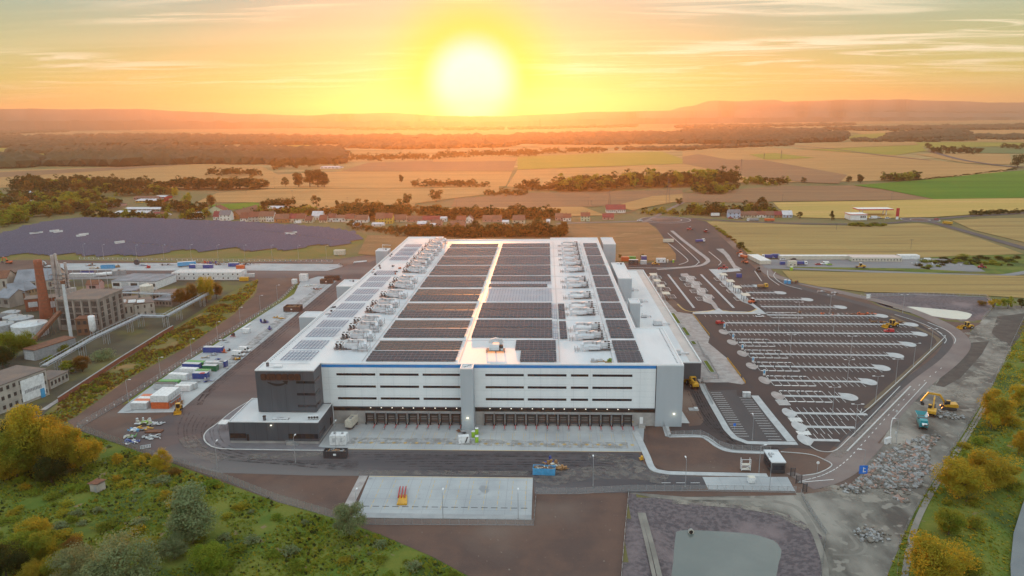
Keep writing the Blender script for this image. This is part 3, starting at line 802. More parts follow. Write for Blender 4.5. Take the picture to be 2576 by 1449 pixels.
for zc in(19.6,15.1,10.6):
 window(TX1-6.6,TX1-0.02,zc-0.45,zc+0.45,TY0-0.07,tow,w_glass,'x',5)
 window(TY0+0.05,TY0+5.4,zc-0.45,zc+0.45,TX1+0.08,tow,w_glass,'y',4)
sign=thing('sign','','sign');del sign['label'],sign['category'];sign.parent=tow
def letters(txt,x0,x1,z0,z1,y,m,parent):
 xs={'a':.62,'m':.98,'z':.60,'o':.66,'n':.62}
 tot=sum(xs[c] for c in txt)+0.08*(len(txt)-1);k=(x1-x0)/tot;x=x0
 for c in txt:
  cu=bpy.data.curves.new('letter','FONT');cu.body=c;cu.size=1.0;cu.extrude=0.06;cu.offset=0.055
  ob=bpy.data.objects.new('letter_tmp',cu);COL.objects.link(ob)
  me=bpy.data.meshes.new_from_object(ob.evaluated_get(bpy.context.evaluated_depsgraph_get()))
  bpy.data.objects.remove(ob)
  vx=[v.co.x for v in me.vertices];vy=[v.co.y for v in me.vertices];w_=xs[c]*k
  for v in me.vertices:
   fx=(v.co.x-min(vx))/(max(vx)-min(vx));fy=(v.co.y-min(vy))/(max(vy)-min(vy));fz=v.co.z
   v.co=Vector((x+fx*w_,y-0.22-fz*1.2,z0+fy*(z1-z0)))
  me.materials.clear();me.materials.append(m)
  link('letter',me,parent)
  mb=MB();r=0.45;cc=[]
  for(qx,qz,a0) in((x+w_-r,z0+r,-90),(x+w_-r,z1-r,0),(x+r,z1-r,90),(x+r,z0+r,180)):
   for s_ in range(5):
    th=rad(a0+s_*22.5);cc.append((qx+(r+.1)*math.cos(th),qz+(r+.1)*math.sin(th)))
  mb.face([(p[0],y-0.17,p[1]) for p in cc],w_film)
  for i in range(len(cc)):
   p,q=cc[i],cc[(i+1)%len(cc)]
   mb.face([(p[0],y,p[1]),(q[0],y,q[1]),(q[0],y-0.17,q[1]),(p[0],y-0.17,p[1])],w_film)
  mb.obj('letter_film',None,parent)
  x+=w_+0.08*k
w_film=mat('letter_film_back',(0.040,0.017,0.012),(0.03,0.014,0.010),scale=1.0,rough=0.5)
letters('amazon',TX0+2.0,TX0+16.3,20.45,22.7,TY0,w_rust,sign)
mb=MB();n_=16;prev=None
for i in range(n_+1):
 t=i/n_;x=TX0+4.2+7.0*t;zc=19.95-1.35*math.sin(math.pi*(0.08+0.80*t));h=0.12+0.30*math.sin(math.pi*t)**0.7
 cur=[(x,TY0-0.15,zc-h),(x,TY0-0.15,zc+h)]
 if prev:mb.face([prev[0],cur[0],cur[1],prev[1]],w_black);mb.face([prev[1],cur[1],(cur[1][0],TY0,cur[1][2]),(prev[1][0],TY0,prev[1][2])],w_black)
 prev=cur
mb.face([(TX0+9.7,TY0-0.16,20.05),(TX0+11.3,TY0-0.16,18.75),(TX0+11.8,TY0-0.16,20.25)],w_black)
mb.obj('arrow',None,sign)
anx=thing('annex','low dark grey annex with white roof in front of the office tower','annex',(0,0,0))
AX0,AX1,AY0,AZ=-111.2,-79.3,235.2,8.3
mb=MB();mb.prism([(AX0,AY0),(AX1,AY0),(AX1,252.85),(-103.55,252.85),(-103.55,257),(AX0,257)],1.15,AZ,w_dark,cap=False);mb.obj('wall',None,anx)
mb=MB();mb.prism([(AX0+.12,AY0+.12),(AX1-.12,AY0+.12),(AX1-.12,252.8),(AX0+.12,252.8)],0,1.14,w_plinth);mb.obj('plinth',None,anx)
sh=sheet('roof',[(AX0+.2,AY0+.2),(AX1-.2,AY0+.2),(AX1-.2,252.8),(-103.7,252.8),(-103.7,256.8),(AX0+.2,256.8)],AZ-0.25,w_roof);del sh['kind'];sh.parent=anx
mb=MB()
for b_ in((AX0-.05,AX1+.05,AY0-.05,AY0+.25),(AX0-.05,AX0+.25,AY0+.25,257.05),(AX1-.25,AX1+.05,AY0+.25,252.8),(AX0+.25,-103.8,256.75,257.05)):mb.box(*b_,AZ-0.24,AZ+0.12,w_cop)
mb.obj('parapet',None,anx)
mb=MB()
for k in range(8):mb.box(AX0+3.9*k+1.8,AX0+3.9*k+1.86,AY0-0.012,AY0-0.002,1.2,AZ-.2,w_black)
mb.obj('panel_joints',None,anx)['kind']='stuff'
window(AX0+0.3,AX0+6.0,2.1,3.9,AY0-0.06,anx,w_glass_w,'x',4)
window(AX1-10.8,AX1-0.3,2.1,3.9,AY0-0.06,anx,w_glass_w,'x',7)
window(AY0+0.3,AY0+7.5,2.1,3.9,AX1+0.06,anx,w_glass,'y',4)
mb=MB();mb.box(AX0+6.1,AX0+7.0,AY0-0.05,AY0+0.05,1.1,3.6,w_black);mb.obj('door',None,anx)
mb=MB();mb.box(AX1+0.0,AX1+0.06,249,250.4,1.1,3.9,w_black);mb.obj('door',None,anx)
mb=MB();mb.box(AX0+20.6,AX0+23.0,AY0-1.5,AY0-0.05,0.16,1.1,w_plinth)
for k in range(4):mb.box(AX0+23.0+0.4*k,AX0+23.4+0.4*k,AY0-1.5,AY0-0.05,0.16,0.9-0.22*k,w_steel)
for x in(AX0+20.6,AX0+23.0):mb.tube((x,AY0-1.5,1.1),(x,AY0-1.5,2.1),0.04,m=w_steel)
mb.tube((AX0+20.6,AY0-1.5,2.1),(AX0+23.0,AY0-1.5,2.1),0.04,m=w_steel);mb.tube((AX0+23.0,AY0-1.5,2.1),(AX0+24.6,AY0-1.5,1.2),0.04,m=w_steel)
mb.obj('entrance_stair',None,anx)
mb=MB();mb.box(AX0+15.0,AX0+15.5,AY0-0.3,AY0-0.01,6.9,7.2,w_lamp);mb.obj('wall_lamp',None,anx)
def fan_pair(x,y,z,lab):
 t=thing('condenser_unit',lab,'condenser',(x,y,z))
 mb=MB();mb.cbox(0,0,0.25,1.9,0.9,1.15,w_cop);mb.cbox(-.8,0,0,.12,.7,.25,w_dsteel);mb.cbox(.8,0,0,.12,.7,.25,w_dsteel);mb.obj('housing',None,t)
 for s_ in(-.48,.48):
  mb=MB();mb.tube((s_,-0.46,0.85),(s_,-0.52,0.85),0.42,n=14,m=w_fan);mb.obj('fan',None,t)
fan_pair(AX1-3.4,AY0+3.0,AZ-.2,'left twin fan condenser on the annex roof edge')
fan_pair(AX1-0.9-0.6,AY0+3.2,AZ-.2,'right twin fan condenser on the annex roof edge')
t=thing('roof_vent','dark square vent stack standing on the annex roof','roof vent',(AX0+12.3,AY0+2.0,AZ-.25))
mb=MB();mb.cbox(0,0,0,.8,.8,1.3,w_dsteel);mb.obj('stack',None,t);mb=MB();mb.cbox(0,0,1.45,1.0,1.0,.18,w_black);mb.cbox(0,0,1.3,.5,.5,.15,w_black);mb.obj('hood',None,t)
t=thing('pipe_run','silver ducts and pipes lying on the annex roof','ducts',(AX0+15,AY0+2.6,AZ-.25))
mb=MB()
for k in range(3):mb.tube((0,k*.5,.35),(5.5,k*.5,.35),.16,m=w_duct)
mb.cbox(2.6,0.4,0.1,2.4,.9,.6,w_duct);mb.obj('duct',None,t)
mb=MB()
for k in range(6):mb.cbox(k*1.1,0.5,0,.1,1.3,.2,w_dsteel)
mb.obj('support',None,t)
def stair_tower(x0,x1,y0,y1,z1,lab,plant=True):
 t=thing('stair_tower',lab,'stair tower')
 mb=MB();mb.box(x0,x1,y0,y1,0.0,z1,w_grey);mb.obj('wall',None,t)
 mb=MB();mb.box(x0+.3,x1-.3,y0+.3,y1-.3,z1+.002,z1+.03,w_roof);mb.obj('roof',None,t)
 mb=MB()
 for b_ in((x0-.05,x1+.05,y0-.05,y0+.3),(x0-.05,x1+.05,y1-.3,y1+.05),(x0-.05,x0+.3,y0+.3,y1-.3),(x1-.3,x1+.05,y0+.3,y1-.3)):mb.box(*b_,z1,z1+.45,w_cop)
 mb.obj('parapet',None,t)
 if plant:
  mb=MB();mb.cbox((x0+x1)/2,y1-3,z1,1.5,1.2,1.1,w_duct);mb.cbox((x0+x1)/2+1.8,y1-4,z1,.8,.8,.9,w_dsteel);mb.obj('roof_unit',None,t)
 return t
stair_tower(-111.8,-103.6,316.6,326,RZ,'grey stair tower on the left side wall, nearest to the front',False)
stair_tower(-112.0,-103.6,378.4,395,RZ,'grey stair tower in the middle of the left side wall')
stair_tower(-113.5,-105.5,478,488,RZ+1.2,'grey stair tower at the rear of the left side wall')
stair_tower(40.0,48.6,509.0,537.8,RZ,'grey stair tower at the rear right corner of the warehouse',False)
stair_tower(39.9,47.5,400,445,RZ-.6,'long grey stair tower in the middle of the right side wall')
stair_tower(40.6,45.6,347,356,RZ-1.2,'small grey stair tower on the right side wall, nearest to the front',False)
mb=MB()
mb.tube((-109,480,RZ+1.2),(-109,480,RZ+5.4),.12,m=w_cop);mb.tube((-109,480,RZ+5.4),(-103.5,480,RZ+5.0),.12,m=w_cop);mb.tube((-109,480,RZ+5.3),(-107.5,480,RZ+4.6),.07,m=w_cop)
tag(mb.obj('davit_arm'),'white davit arm on top of the rear left stair tower','davit')
WZ=10.2
wing=thing('east_wing','low wing along the right side of the warehouse, with dark front overhang','wing')
mb=MB();mb.box(37.7,64.6,294.5,483,3.2,WZ,w_dark);mb.box(37.7,64.3,302,483,0.0,3.19,w_plinth)
mb.obj('wall',None,wing)
mb=MB();mb.box(37.75,64.2,294.9,482.6,WZ+.002,WZ+.03,w_roof);mb.obj('roof',None,wing)
mb=MB();mb.box(64.2,64.7,294.4,483.1,WZ,WZ+.8,w_cop);mb.box(60.2,64.19,295.0,483,WZ+.04,WZ+.10,mat('membrane_warm',(0.52,0.46,0.42),(0.46,0.40,0.37),scale=0.1,rough=0.5));mb.box(49.4,64.2,294.4,294.85,WZ,WZ+.5,w_cop);mb.box(37.7,64.2,482.6,483.1,WZ,WZ+.8,w_cop)
mb.obj('parapet',None,wing)
for k in range(5):
 t=thing('skylight','pale barrel skylight on the wing roof, %s from the front'%nth(k),'skylight',(52.0-(0.6 if k==0 else 0),316+6.6*k,WZ+.03),group='skylights on the wing roof')
 mb=MB();mb.cbox(0,0,0,5.8,2.0,.4,w_cop);mb.obj('upstand',None,t)
 mb=MB()
 for i in range(6):
  a0,a1=math.pi*i/6,math.pi*(i+1)/6
  mb.face([(-2.8,-.9*math.cos(a0),.4+.6*math.sin(a0)),(-2.8,-.9*math.cos(a1),.4+.6*math.sin(a1)),(2.8,-.9*math.cos(a1),.4+.6*math.sin(a1)),(2.8,-.9*math.cos(a0),.4+.6*math.sin(a0))],flat('skylight_dome',(0.62,0.70,0.78),0.25))
 mb.obj('dome',None,t)
random.seed(21)
for k,(x,y,s_) in enumerate(((43.5,436+20,1.0),(46,430,1.3),(45,405+34,.9),(50,425,1.2),(52,398,1.1),(47,388,1.3),(50,366,1.0),(55,352,1.6),(44,340,1.2),(47,330,1.3),(56,306,1.5))):
 t=thing('rooftop_unit','silver ventilation unit on the wing roof, %s from the rear'%nth(k),'roof unit',(x,y,WZ+.03),random.uniform(-.1,.1),'units on the wing roof')
 mb=MB();mb.cbox(0,0,.3,2.6*s_,1.6*s_,1.3*s_,w_duct);mb.cbox(0,0,0,2.8*s_,1.4*s_,.3,w_dsteel);mb.obj('housing',None,t)
 mb=MB();mb.tube((1.6*s_,0,.8),(3.6*s_,0,.8),.35,m=w_duct);mb.tube((3.6*s_,0,.8),(3.6*s_,0,0),.35,m=w_duct);mb.obj('duct',None,t)
 mb=MB();mb.cbox(-.6*s_,1.4*s_,0,.5,.5,1.6,w_dsteel);mb.obj('flue',None,t)
def pvmat():
 m=bpy.data.materials.new('solar_panel');m.use_nodes=True
 t=m.node_tree;n=NT(t);b=t.nodes['Principled BSDF']
 s_=n.n('ShaderNodeSeparateXYZ',ins={0:n.n('ShaderNodeTexCoord').outputs['Object']})
 fx=n.math('FRACT',n.math('DIVIDE',s_.outputs['X'],1.75))
 ln=n.math('LESS_THAN',fx,0.035)
 c=n.mix(n.mapr(n.noise(n.n('ShaderNodeTexCoord').outputs['Object'],0.4,3),.4,.6),(0.016,0.015,0.024),(0.026,0.021,0.030))
 c=n.mix(ln,c,(0.20,0.19,0.19))
 t.links.new(c,b.inputs['Base Color']);b.inputs['Roughness'].default_value=0.2;b.inputs['Specular IOR Level'].default_value=0.25
 return m
m_pv=pvmat()
def array(x0,x1,y0,y1,lab,tilt,grp='solar arrays on the warehouse roof',rows=5,name='solar_array',fill=0.85):
 t=thing(name,lab,'solar array',(x0,y0,RZ),0,grp)
 p=(y1-y0)/rows;w_=p*fill;mb=MB();fr=MB()
 for k in range(rows):
  a=k*p+0.1;zl,zh=0.35,0.35+w_*math.sin(rad(abs(tilt)));za,zb=(zl,zh) if tilt>0 else(zh,zl)
  mb.face([(0,a,za),(x1-x0,a,za),(x1-x0,a+w_,zb),(0,a+w_,zb)],m_pv)
  fr.box(0,x1-x0,a-0.06,a-0.005,za-.06,za+.015,w_dsteel);fr.box(0,x1-x0,a+w_+.005,a+w_+0.06,zb-.06,zb+.015,w_steel)
  fr.face([(0,a,za-.05),(0,a+w_,zb-.05),(x1-x0,a+w_,zb-.05),(x1-x0,a,za-.05)],w_dsteel)
  for q in range(int((x1-x0)/6)+1):fr.cbox(min(q*6+.2,x1-x0-.2),a+w_/2,0,.3,w_,.22,w_plinth)
 mb.obj('panel',None,t);fr.obj('frame',None,t)
def rack(x0,x1,y0,y1,lab,nx_=8,ny_=6,grp='bare panel frames on the left roof edge'):
 t=thing('mounting_frame',lab,'mounting frame',(x0,y0,RZ),0,grp)
 m_r=flat('rack_metal',(0.13,0.17,0.26),0.5,0.2)
 mb=MB()
 for i in range(nx_+1):
  x=(x1-x0)*i/nx_;mb.box(x-.06,x+.06,0,y1-y0,.18,.34,m_r)
 mb.obj('rail',None,t);mb=MB()
 for i in range(ny_+1):
  y=(y1-y0)*i/ny_;mb.box(-.2,x1-x0+.2,y-.05,y+.05,.35,.46,m_r)
 mb.obj('purlin',None,t)
YS=[]
for k in range(9):
 YS.append((255.9+30.35*k-(0.4 if k else 0),255.9+30.35*k+11.9))
 if k<8:YS.append((255.9+30.35*k+13.8,255.9+30.35*k+25.6))
YS[-1]=(498.7,511.5)
for i,(y0,y1) in enumerate(YS):
 near=i%2==0
 tl=9 if near or i>8 else 2.5
 array(-66.6,-33.3,y0,y1,'dark solar array in the left centre field of the roof, %s from the front'%nth(i),tl,rows=4,fill=.66)
 x0,x1=-30.4,2.6
 if i==0:x0,x1=-9.6,3.8
 if i==1:x0,x1=-11.9,3.8
 if i in(6,7):
  rack(-29.6,2.6,y0,y1,'bare rack in the right centre field, %s'%('nearer of two' if i==6 else 'farther of two'),22,6,'bare racks in the right centre field')
 elif i==8:
  array(x0,0.6,y0,y0+6,'half built dark solar strip beside bare rack in the right centre field',9,rows=3)
  rack(-29.6,2.6,y0+6.8,y1,'bare rack strip behind the half built solar strip',22,3,'bare racks in the right centre field')
 else:
  array(x0,x1,y0,y1,'dark solar array in the right centre field of the roof, %s from the front'%nth(i),9,rows=5)
 array(26,35.4,y0,y1,'narrow solar array along the right edge of the roof, %s from the front'%nth(i),9,rows=5)
 if i not in(11,12):
  rack(-98.8,-87.6,y0+0.5,y1-0.5,'bare bluish mounting frame along the left roof edge, %s from the front'%nth(i))
for k,(y0,y1) in enumerate(((284.4,296),(298,309.5),(314.4,326.5),(328.5,340))):
 rack(3.0,4.6,y0,y1,'thin bare frame at the end of a right centre solar array, %s from the front'%nth(k),2,5,'thin frames at the array ends')
 array(5.6,8.6,y0,y1,'short solar array left of the right duct row, %s from the front'%nth(k),9 if k%2==0 else 9,rows=5)
def bduct(mb,pts,w_,h_,m):
 """rectangular duct along a polyline"""
 for(a,b) in zip(pts,pts[1:]):
  a,b=Vector(a),Vector(b);d=b-a;L_=d.length;d.normalize()
  s_=Vector((-d.y,d.x,0)) if abs(d.z)<0.95 else Vector((0,1,0))
  s_.normalize();u_=d.cross(s_)
  M_=Matrix((d,s_,u_)).transposed().to_4x4();M_.translation=a
  mb.box(-w_*.15,L_+w_*.15,-w_/2,w_/2,-h_/2,h_/2,m,M_)
def ahu_left():
 t=thing('air_handler','first','air handler',(0,0,RZ))
 mb=MB();mb.cbox(0.6,0,.55,5.2,3.2,.22,w_dsteel)
 for x in(-1.6,1,3):
  for y in(-1.4,1.4):mb.cbox(x,y,0,.18,.18,.55,w_dsteel)
 for x in(-2,-.4,1.2,2.8):mb.tube((x,-1.6,.7),(x,-1.6,1.7),.04,n=5,m=w_steel)
 mb.tube((-2,-1.6,1.7),(2.8,-1.6,1.7),.04,n=5,m=w_steel)
 mb.obj('platform',None,t)
 mb=MB()
 mb.box(-1.5,1.5,-1.15,1.15,2.55,2.75,w_cop)
 for s_ in(-1,1):
  for q in(-.75,.75):
   mb.face([(q+s_*.70,-1.1,2.55),(q+s_*.70,1.1,2.55),(q+s_*.1,1.1,.78),(q+s_*.1,-1.1,.78)][::s_],w_fan)
 for x in(-1.45,0,1.45):mb.box(x-.07,x+.07,-1.15,-1.05,.77,2.55,w_cop);mb.box(x-.07,x+.07,1.05,1.15,.77,2.55,w_cop)
 co=mb.obj('condenser',None,t)
 for x in(-.75,.75):
  mb=MB();mb.tube((x,-.05,2.76),(x,-.05,2.9),.58,n=14,m=w_fan);mb.obj('fan',None,co)
 mb=MB();mb.box(1.9,7.4,-1.2,1.2,.5,2.5,w_duct);mb.box(2.0,7.3,-1.1,1.1,0,.5,w_dsteel);mb.obj('housing',None,t)
 mb=MB();bduct(mb,[(2.2,.5,2.9),(3.8,.5,3.5),(5.2,.5,3.1),(7.5,.5,3.1),(9.6,.5,3.2),(10.6,-1.2,3.2),(10.9,-3.4,2.6)],1.1,1.0,w_duct);mb.obj('duct',None,t)
 mb=MB();bduct(mb,[(5.6,-2.6,1.2),(8.0,-2.7,1.3),(10.8,-3.3,1.6)],1.0,.9,w_duct);bduct(mb,[(10.9,-3.4,2.4),(10.9,-3.4,.2)],1.0,1.0,w_duct);mb.obj('return_duct',None,t)
 mb=MB()
 for x in(8.2,9.8,11.8):
  for y in(-4,.9):mb.tube((x,y,0),(x,y,2.6),.07,n=5,m=w_dsteel)
 for z_ in(.5,1.6):mb.tube((8.2,-4,z_),(11.8,-4,z_),.06,n=5,m=w_dsteel);mb.tube((11.8,-4,z_),(11.8,.9,z_),.06,n=5,m=w_dsteel)
 mb.obj('duct_frame',None,t)
 return t
L_px=[(1165,1350),(1255,1240),(1310,1165),(1465,1020),(1530,940),(1645,830),(1750,715),(1800,645),(1925,520),(1965,455),(2015,410),(2050,360),(2110,305),(2155,255),(2195,205),(2245,158)]
u0=ahu_left();u0['group']='air handlers in the left roof row'
for i,(zx,zy) in enumerate([(1085,1475)]+L_px):
 p=W(638.9+zx*.19842,575+zy*.19842,RZ+1.6)
 lab='silver air handler with ducts in the left roof row, %s from the front'%nth(i)
 if i==0:u0.location=(p.x,p.y,RZ);u0['label']=lab
 else:dup(u0,(p.x,p.y,RZ),0,lab)
def ahu_right():
 t=thing('air_handler','first','air handler',(0,0,RZ))
 mb=MB();mb.box(-6.2,2.2,-1.5,1.5,.5,.7,w_dsteel)
 for x in(-6,-3,0,2):
  for y in(-1.4,1.4):mb.cbox(x,y,0,.18,.18,.5,w_dsteel)
 for x in(-1,.6,2.2,3.6):mb.tube((x,-1.9,.3),(x,-1.9,1.9),.05,n=5,m=w_dsteel);mb.tube((x,1.9,.3),(x,1.9,1.9),.05,n=5,m=w_dsteel)
 for y in(-1.9,1.9):mb.tube((-1,y,1.9),(3.6,y,1.9),.05,n=5,m=w_dsteel);mb.tube((-1,y,1.1),(3.6,y,1.1),.05,n=5,m=w_dsteel)
 mb.obj('platform',None,t)
 mb=MB();mb.box(-1.6,2.0,-1.25,1.25,.7,3.1,w_duct);mb.box(.6,.7,-1.27,1.27,.7,3.1,w_steel)
 for z_ in(1.0,1.8,2.5):mb.box(1.0,1.8,-1.28,-1.24,z_,z_+.5,w_fan)
 ho=mb.obj('housing',None,t)
 for x in(.2,1.4):
  mb=MB();mb.tube((x,.2,3.1),(x,.2,3.35),.5,n=14,m=w_fan);mb.obj('fan',None,ho)
 mb=MB();bduct(mb,[(-1.6,.5,2.9),(-3.2,.5,2.5),(-4.6,.5,2.8),(-6.8,.5,2.8),(-8.4,.4,2.6),(-8.8,-1.6,2.2)],1.1,1.0,w_duct);mb.obj('duct',None,t)
 mb=MB();bduct(mb,[(-2.0,-1.9,1.2),(-4.8,-2.0,1.1),(-8.6,-2.1,1.2)],.9,.8,w_duct);bduct(mb,[(-8.8,-2,2),(-8.8,-2,.1)],.9,.9,w_duct);mb.obj('return_duct',None,t)
 mb=MB()
 for y in(-3.0,-2.2,-1.4,-.6,.2):mb.tube((-11.5,y,.6),(-9.4,y,.6),.08,n=5,m=w_steel)
 for x in(-11.5,-10.4):mb.tube((x,-3.2,0),(x,-3.2,1.3),.06,n=5,m=w_dsteel);mb.tube((x,.6,0),(x,.6,1.3),.06,n=5,m=w_dsteel)
 mb.obj('pipe_rack',None,t)
 return t
R_px=[(2195,1475),(2110,1340),(2075,1235),(2010,1040),(1990,965),(1965,835),(1935,700),(1905,635),(1885,505),(1862,425),(1845,362),(1832,300),(1822,252),(1812,190)]
u0=ahu_right();u0['group']='air handlers in the right roof row'
for i,(zx,zy) in enumerate(R_px):
 p=W(1086.1+zx*.19842,575+zy*.19842,RZ+1.9)
 lab='silver air handler with ducts in the right roof row, %s from the front'%nth(i)
 if i==0:u0.location=(p.x,p.y,RZ);u0['label']=lab
 else:dup(u0,(p.x,p.y,RZ),0,lab)
p=W(1247,884,RZ)
t=thing('air_handler','large white air handler standing alone near the front centre of the roof','air handler',(p.x,p.y,RZ))
mb=MB();mb.box(-3.6,3.6,-1.8,1.8,.6,.8,w_dsteel)
for x in(-3.4,0,3.4):
 for y in(-1.7,1.7):mb.cbox(x,y,0,.2,.2,.6,w_dsteel)
for x in(-3.6,-1.8,1.8,3.6):mb.tube((x,-1.8,.8),(x,-1.8,1.9),.05,n=5,m=w_steel)
mb.tube((-3.6,-1.8,1.9),(3.6,-1.8,1.9),.05,n=5,m=w_steel);mb.obj('platform',None,t)
mb=MB();mb.box(-2.4,1.4,-1.3,1.3,.8,3.2,w_cop);mb.obj('housing',None,t)
mb=MB();mb.box(1.45,2.8,-1.2,1.2,.8,2.4,w_fan);mb.box(2.0,2.9,-1.3,-.9,.8,1.5,w_cop);mb.obj('coil',None,t)
mb=MB();bduct(mb,[(-2.0,.6,3.2),(-1.6,.8,4.2),(0,1.0,4.6),(1.8,.9,4.2),(2.3,.8,3.0)],1.4,1.1,w_duct);mb.obj('duct',None,t)
mb=MB()
for k in range(150):
 y=256+k*1.85
 if y>540:break
 mb.cbox(-102.3,y,RZ+.001,.28,.55,.10,w_dsteel)
 if k%2:mb.cbox(-101.3,y+.4,RZ+.001,.2,.4,.08,w_steel)
o=mb.obj('roof_anchor_blocks',None,hall);o['kind']='stuff'
mb=MB()
for k in range(95):
 y=256+k*1.6
 mb.cbox(38.6 if y>300 else 47.5,y,RZ+.001,.5,.3,.10,w_dsteel)
o=mb.obj('roof_anchor_blocks',None,hall);o['kind']='stuff'
mb=MB()
for y in(282.6,313,343.3,373.6,404,434.3,464.6,495):
 mb.box(-86,24,y-.12,y+.12,RZ+.01,RZ+.06,w_steel)
for x in(-68.0,-31.9,5.0,24.5):mb.box(x-.15,x+.15,256,520,RZ+.07,RZ+.12,w_steel)
o=mb.obj('cable_tray',None,hall)
for k,(px,py,s_) in enumerate(((1495,910,1),(1512,909,1.1),(1530,911,.9))):
 p=W(px,py,RZ)
 t=thing('pallet',['pallet of grey parts on the front right roof','pallet of boxes and pipes on the front right roof','pallet of green wrapped goods on the front right roof'][k],'pallet',(p.x,p.y,RZ+.0),.1*k)
 mb=MB();mb.cbox(0,0,0,2.6,1.6,.18,flat('pallet_wood',(0.30,0.20,0.11),.9));mb.obj('base',None,t)
 mb=MB()
 for q in range(7):mb.cbox(random.uniform(-1,1),random.uniform(-.5,.5),.18,random.uniform(.4,1.2),random.uniform(.3,.7),random.uniform(.3,1.1),[w_steel,w_duct,flat('green_wrap',(0.12,0.20,0.03),.8)][k])
 mb.obj('load',None,t)
for k,(zx,zy) in enumerate(((700,1060),(1500,560),(1520,520),(1540,585),(1590,480),(1600,505),(1840,510),(1810,550),(1790,580),(1760,480),(1730,350),(1740,330),(980,1045),(1000,1005),(935,1090))):
 p=W(638.9+zx*.19842,575+zy*.19842,RZ)
 if k==0:continue
 t=thing('material_stack','small heap of building material on the left part of the roof, %s from the rear'%nth(k),'material stack',(p.x,p.y,RZ),random.uniform(0,3),'heaps on the left roof')
 mb=MB()
 mm=random.choice([w_dsteel,w_black,flat('heap_orange',(0.38,0.12,0.05),.8),w_steel])
 for q in range(4):mb.cbox(random.uniform(-.8,.8),random.uniform(-.4,.4),0,random.uniform(.4,1.6),random.uniform(.3,.8),random.uniform(.2,.9),mm)
 mb.obj('load',None,t)
random.seed(5)
t=thing('roof_plant','cluster of vents and pipes on the office tower roof','roof plant',(TX0+4,TY0+3,RZ+.33))
mb=MB();mb.cbox(3,1,0,3.0,1.4,.8,w_cop);mb.cbox(-1.2,2,0,.8,.8,1.4,w_dsteel);mb.obj('housing',None,t)
mb=MB();mb.tube((-1,3.4,.5),(14,3.4,.5),.08,m=w_steel);mb.tube((0,.2,.3),(5,.2,.3),.12,m=w_duct);mb.obj('pipe',None,t)
def hgt(px,pyb,pyt):
 """height of something that stands at ground pixel (px, pyb) and reaches up to pixel row pyt"""
 p=W(px,pyb)
 lo,hi=0.0,90.0
 for _ in range(30):
  z_=(lo+hi)/2
  f=-sy*p.x+cy*p.y;r=cy*p.x+sy*p.y;dn=HC-z_
  zc=f*cp+dn*sp;v=-(dn*cp-f*sp)/zc*FPX;u=r/zc*FPX
  y_=724.5-(u*sa+v*ca)
  if y_>pyt:lo=z_
  else:hi=z_
 return lo
c_tyre=flat('tyre',(0.02,0.02,0.02),0.9)
c_glass=flat('vehicle_glass',(0.02,0.025,0.03),0.1,spec=0.6)
def paint(name,rgb,r=0.35):return mat('paint_'+name,rgb,tuple(c*0.8 for c in rgb),scale=0.8,rough=r,coat=0.2,spots=(tuple(0.5*c+0.06 for c in rgb),1.6,0.66))
P_WHITE=paint('white',(0.72,0.73,0.73));P_BLUE=paint('blue',(0.03,0.07,0.28));P_GREEN=paint('green',(0.02,0.16,0.07));P_LGREEN=paint('light_green',(0.08,0.32,0.07))
P_RED=paint('red',(0.45,0.03,0.035));P_ORANGE=paint('orange',(0.62,0.13,0.04));P_YELLOW=paint('yellow',(0.62,0.33,0.03));P_GREY=paint('grey',(0.30,0.31,0.32));P_DARK=paint('dark',(0.055,0.055,0.06))
P_SKY=paint('sky_blue',(0.07,0.33,0.58));P_TEAL=paint('teal',(0.02,0.26,0.30));P_BROWN=paint('brown',(0.085,0.05,0.04));P_LIME=paint('lime',(0.30,0.50,0.04));P_CREAM=paint('cream',(0.58,0.54,0.45));P_LG=paint('pale_grey',(0.52,0.54,0.55))
m_wood=mat('timber',(0.36,0.20,0.09),(0.26,0.14,0.06),scale=1.2,rough=0.9)
m_rusty=mat('rust',(0.20,0.085,0.045),(0.13,0.06,0.04),scale=0.8,rough=0.9)
def container(name,lab,cat,loc,rz,L=6.06,Wd=2.44,H=2.6,m=None,roof=None,group=None,doors='+x',windows=0,z=0.0,band=None):
 """steel box: ribbed walls, roof, door leaves, optional windows (site cabin)"""
 t=thing(name,lab,cat,(loc[0],loc[1],(loc[2] if len(loc)>2 else 0.17)+z),rz,group)
 mb=MB();mb.box(-L/2,L/2,-Wd/2,Wd/2,.1,H-.05,m)
 n_=int(L/.6)
 for i in range(n_):
  x=-L/2+L*(i+.5)/n_
  mb.box(x-.12,x+.12,-Wd/2-.03,-Wd/2-.001,.25,H-.2,m);mb.box(x-.12,x+.12,Wd/2+.001,Wd/2+.03,.25,H-.2,m)
 for x in(-L/2,L/2):
  for y in(-Wd/2,Wd/2):mb.cbox(x,y,0,.16,.16,H,m)
 mb.obj('wall',None,t)
 mb=MB();mb.box(-L/2-.02,L/2+.02,-Wd/2-.02,Wd/2+.02,H-.049,H+.03,roof or m);mb.obj('roof',None,t)
 for s_ in(-1,1):
  mb=MB();mb.box(L/2+.01,L/2+.06,min(s_*.04,s_*(Wd/2-.1)),max(s_*.04,s_*(Wd/2-.1)),.2,H-.2,m);mb.box(L/2+.061,L/2+.09,s_*.4-.03,s_*.4+.03,.25,H-.25,w_steel);mb.obj('door',None,t)
 for i in range(windows):
  x=-L/2+L*(i+.5)/windows
  mb=MB();mb.box(x-.45,x+.45,-Wd/2-.06,-Wd/2-.031,1.0,2.0,w_glass);mb.box(x-.52,x+.52,-Wd/2-.05,-Wd/2-.03,.93,2.07,P_WHITE);mb.obj('window',None,t)
 if band:
  mb=MB();mb.box(-L/2-.03,L/2+.03,-Wd/2-.04,Wd/2+.04,H-.35,H-.06,band);mb.obj('band',None,t)
 return t
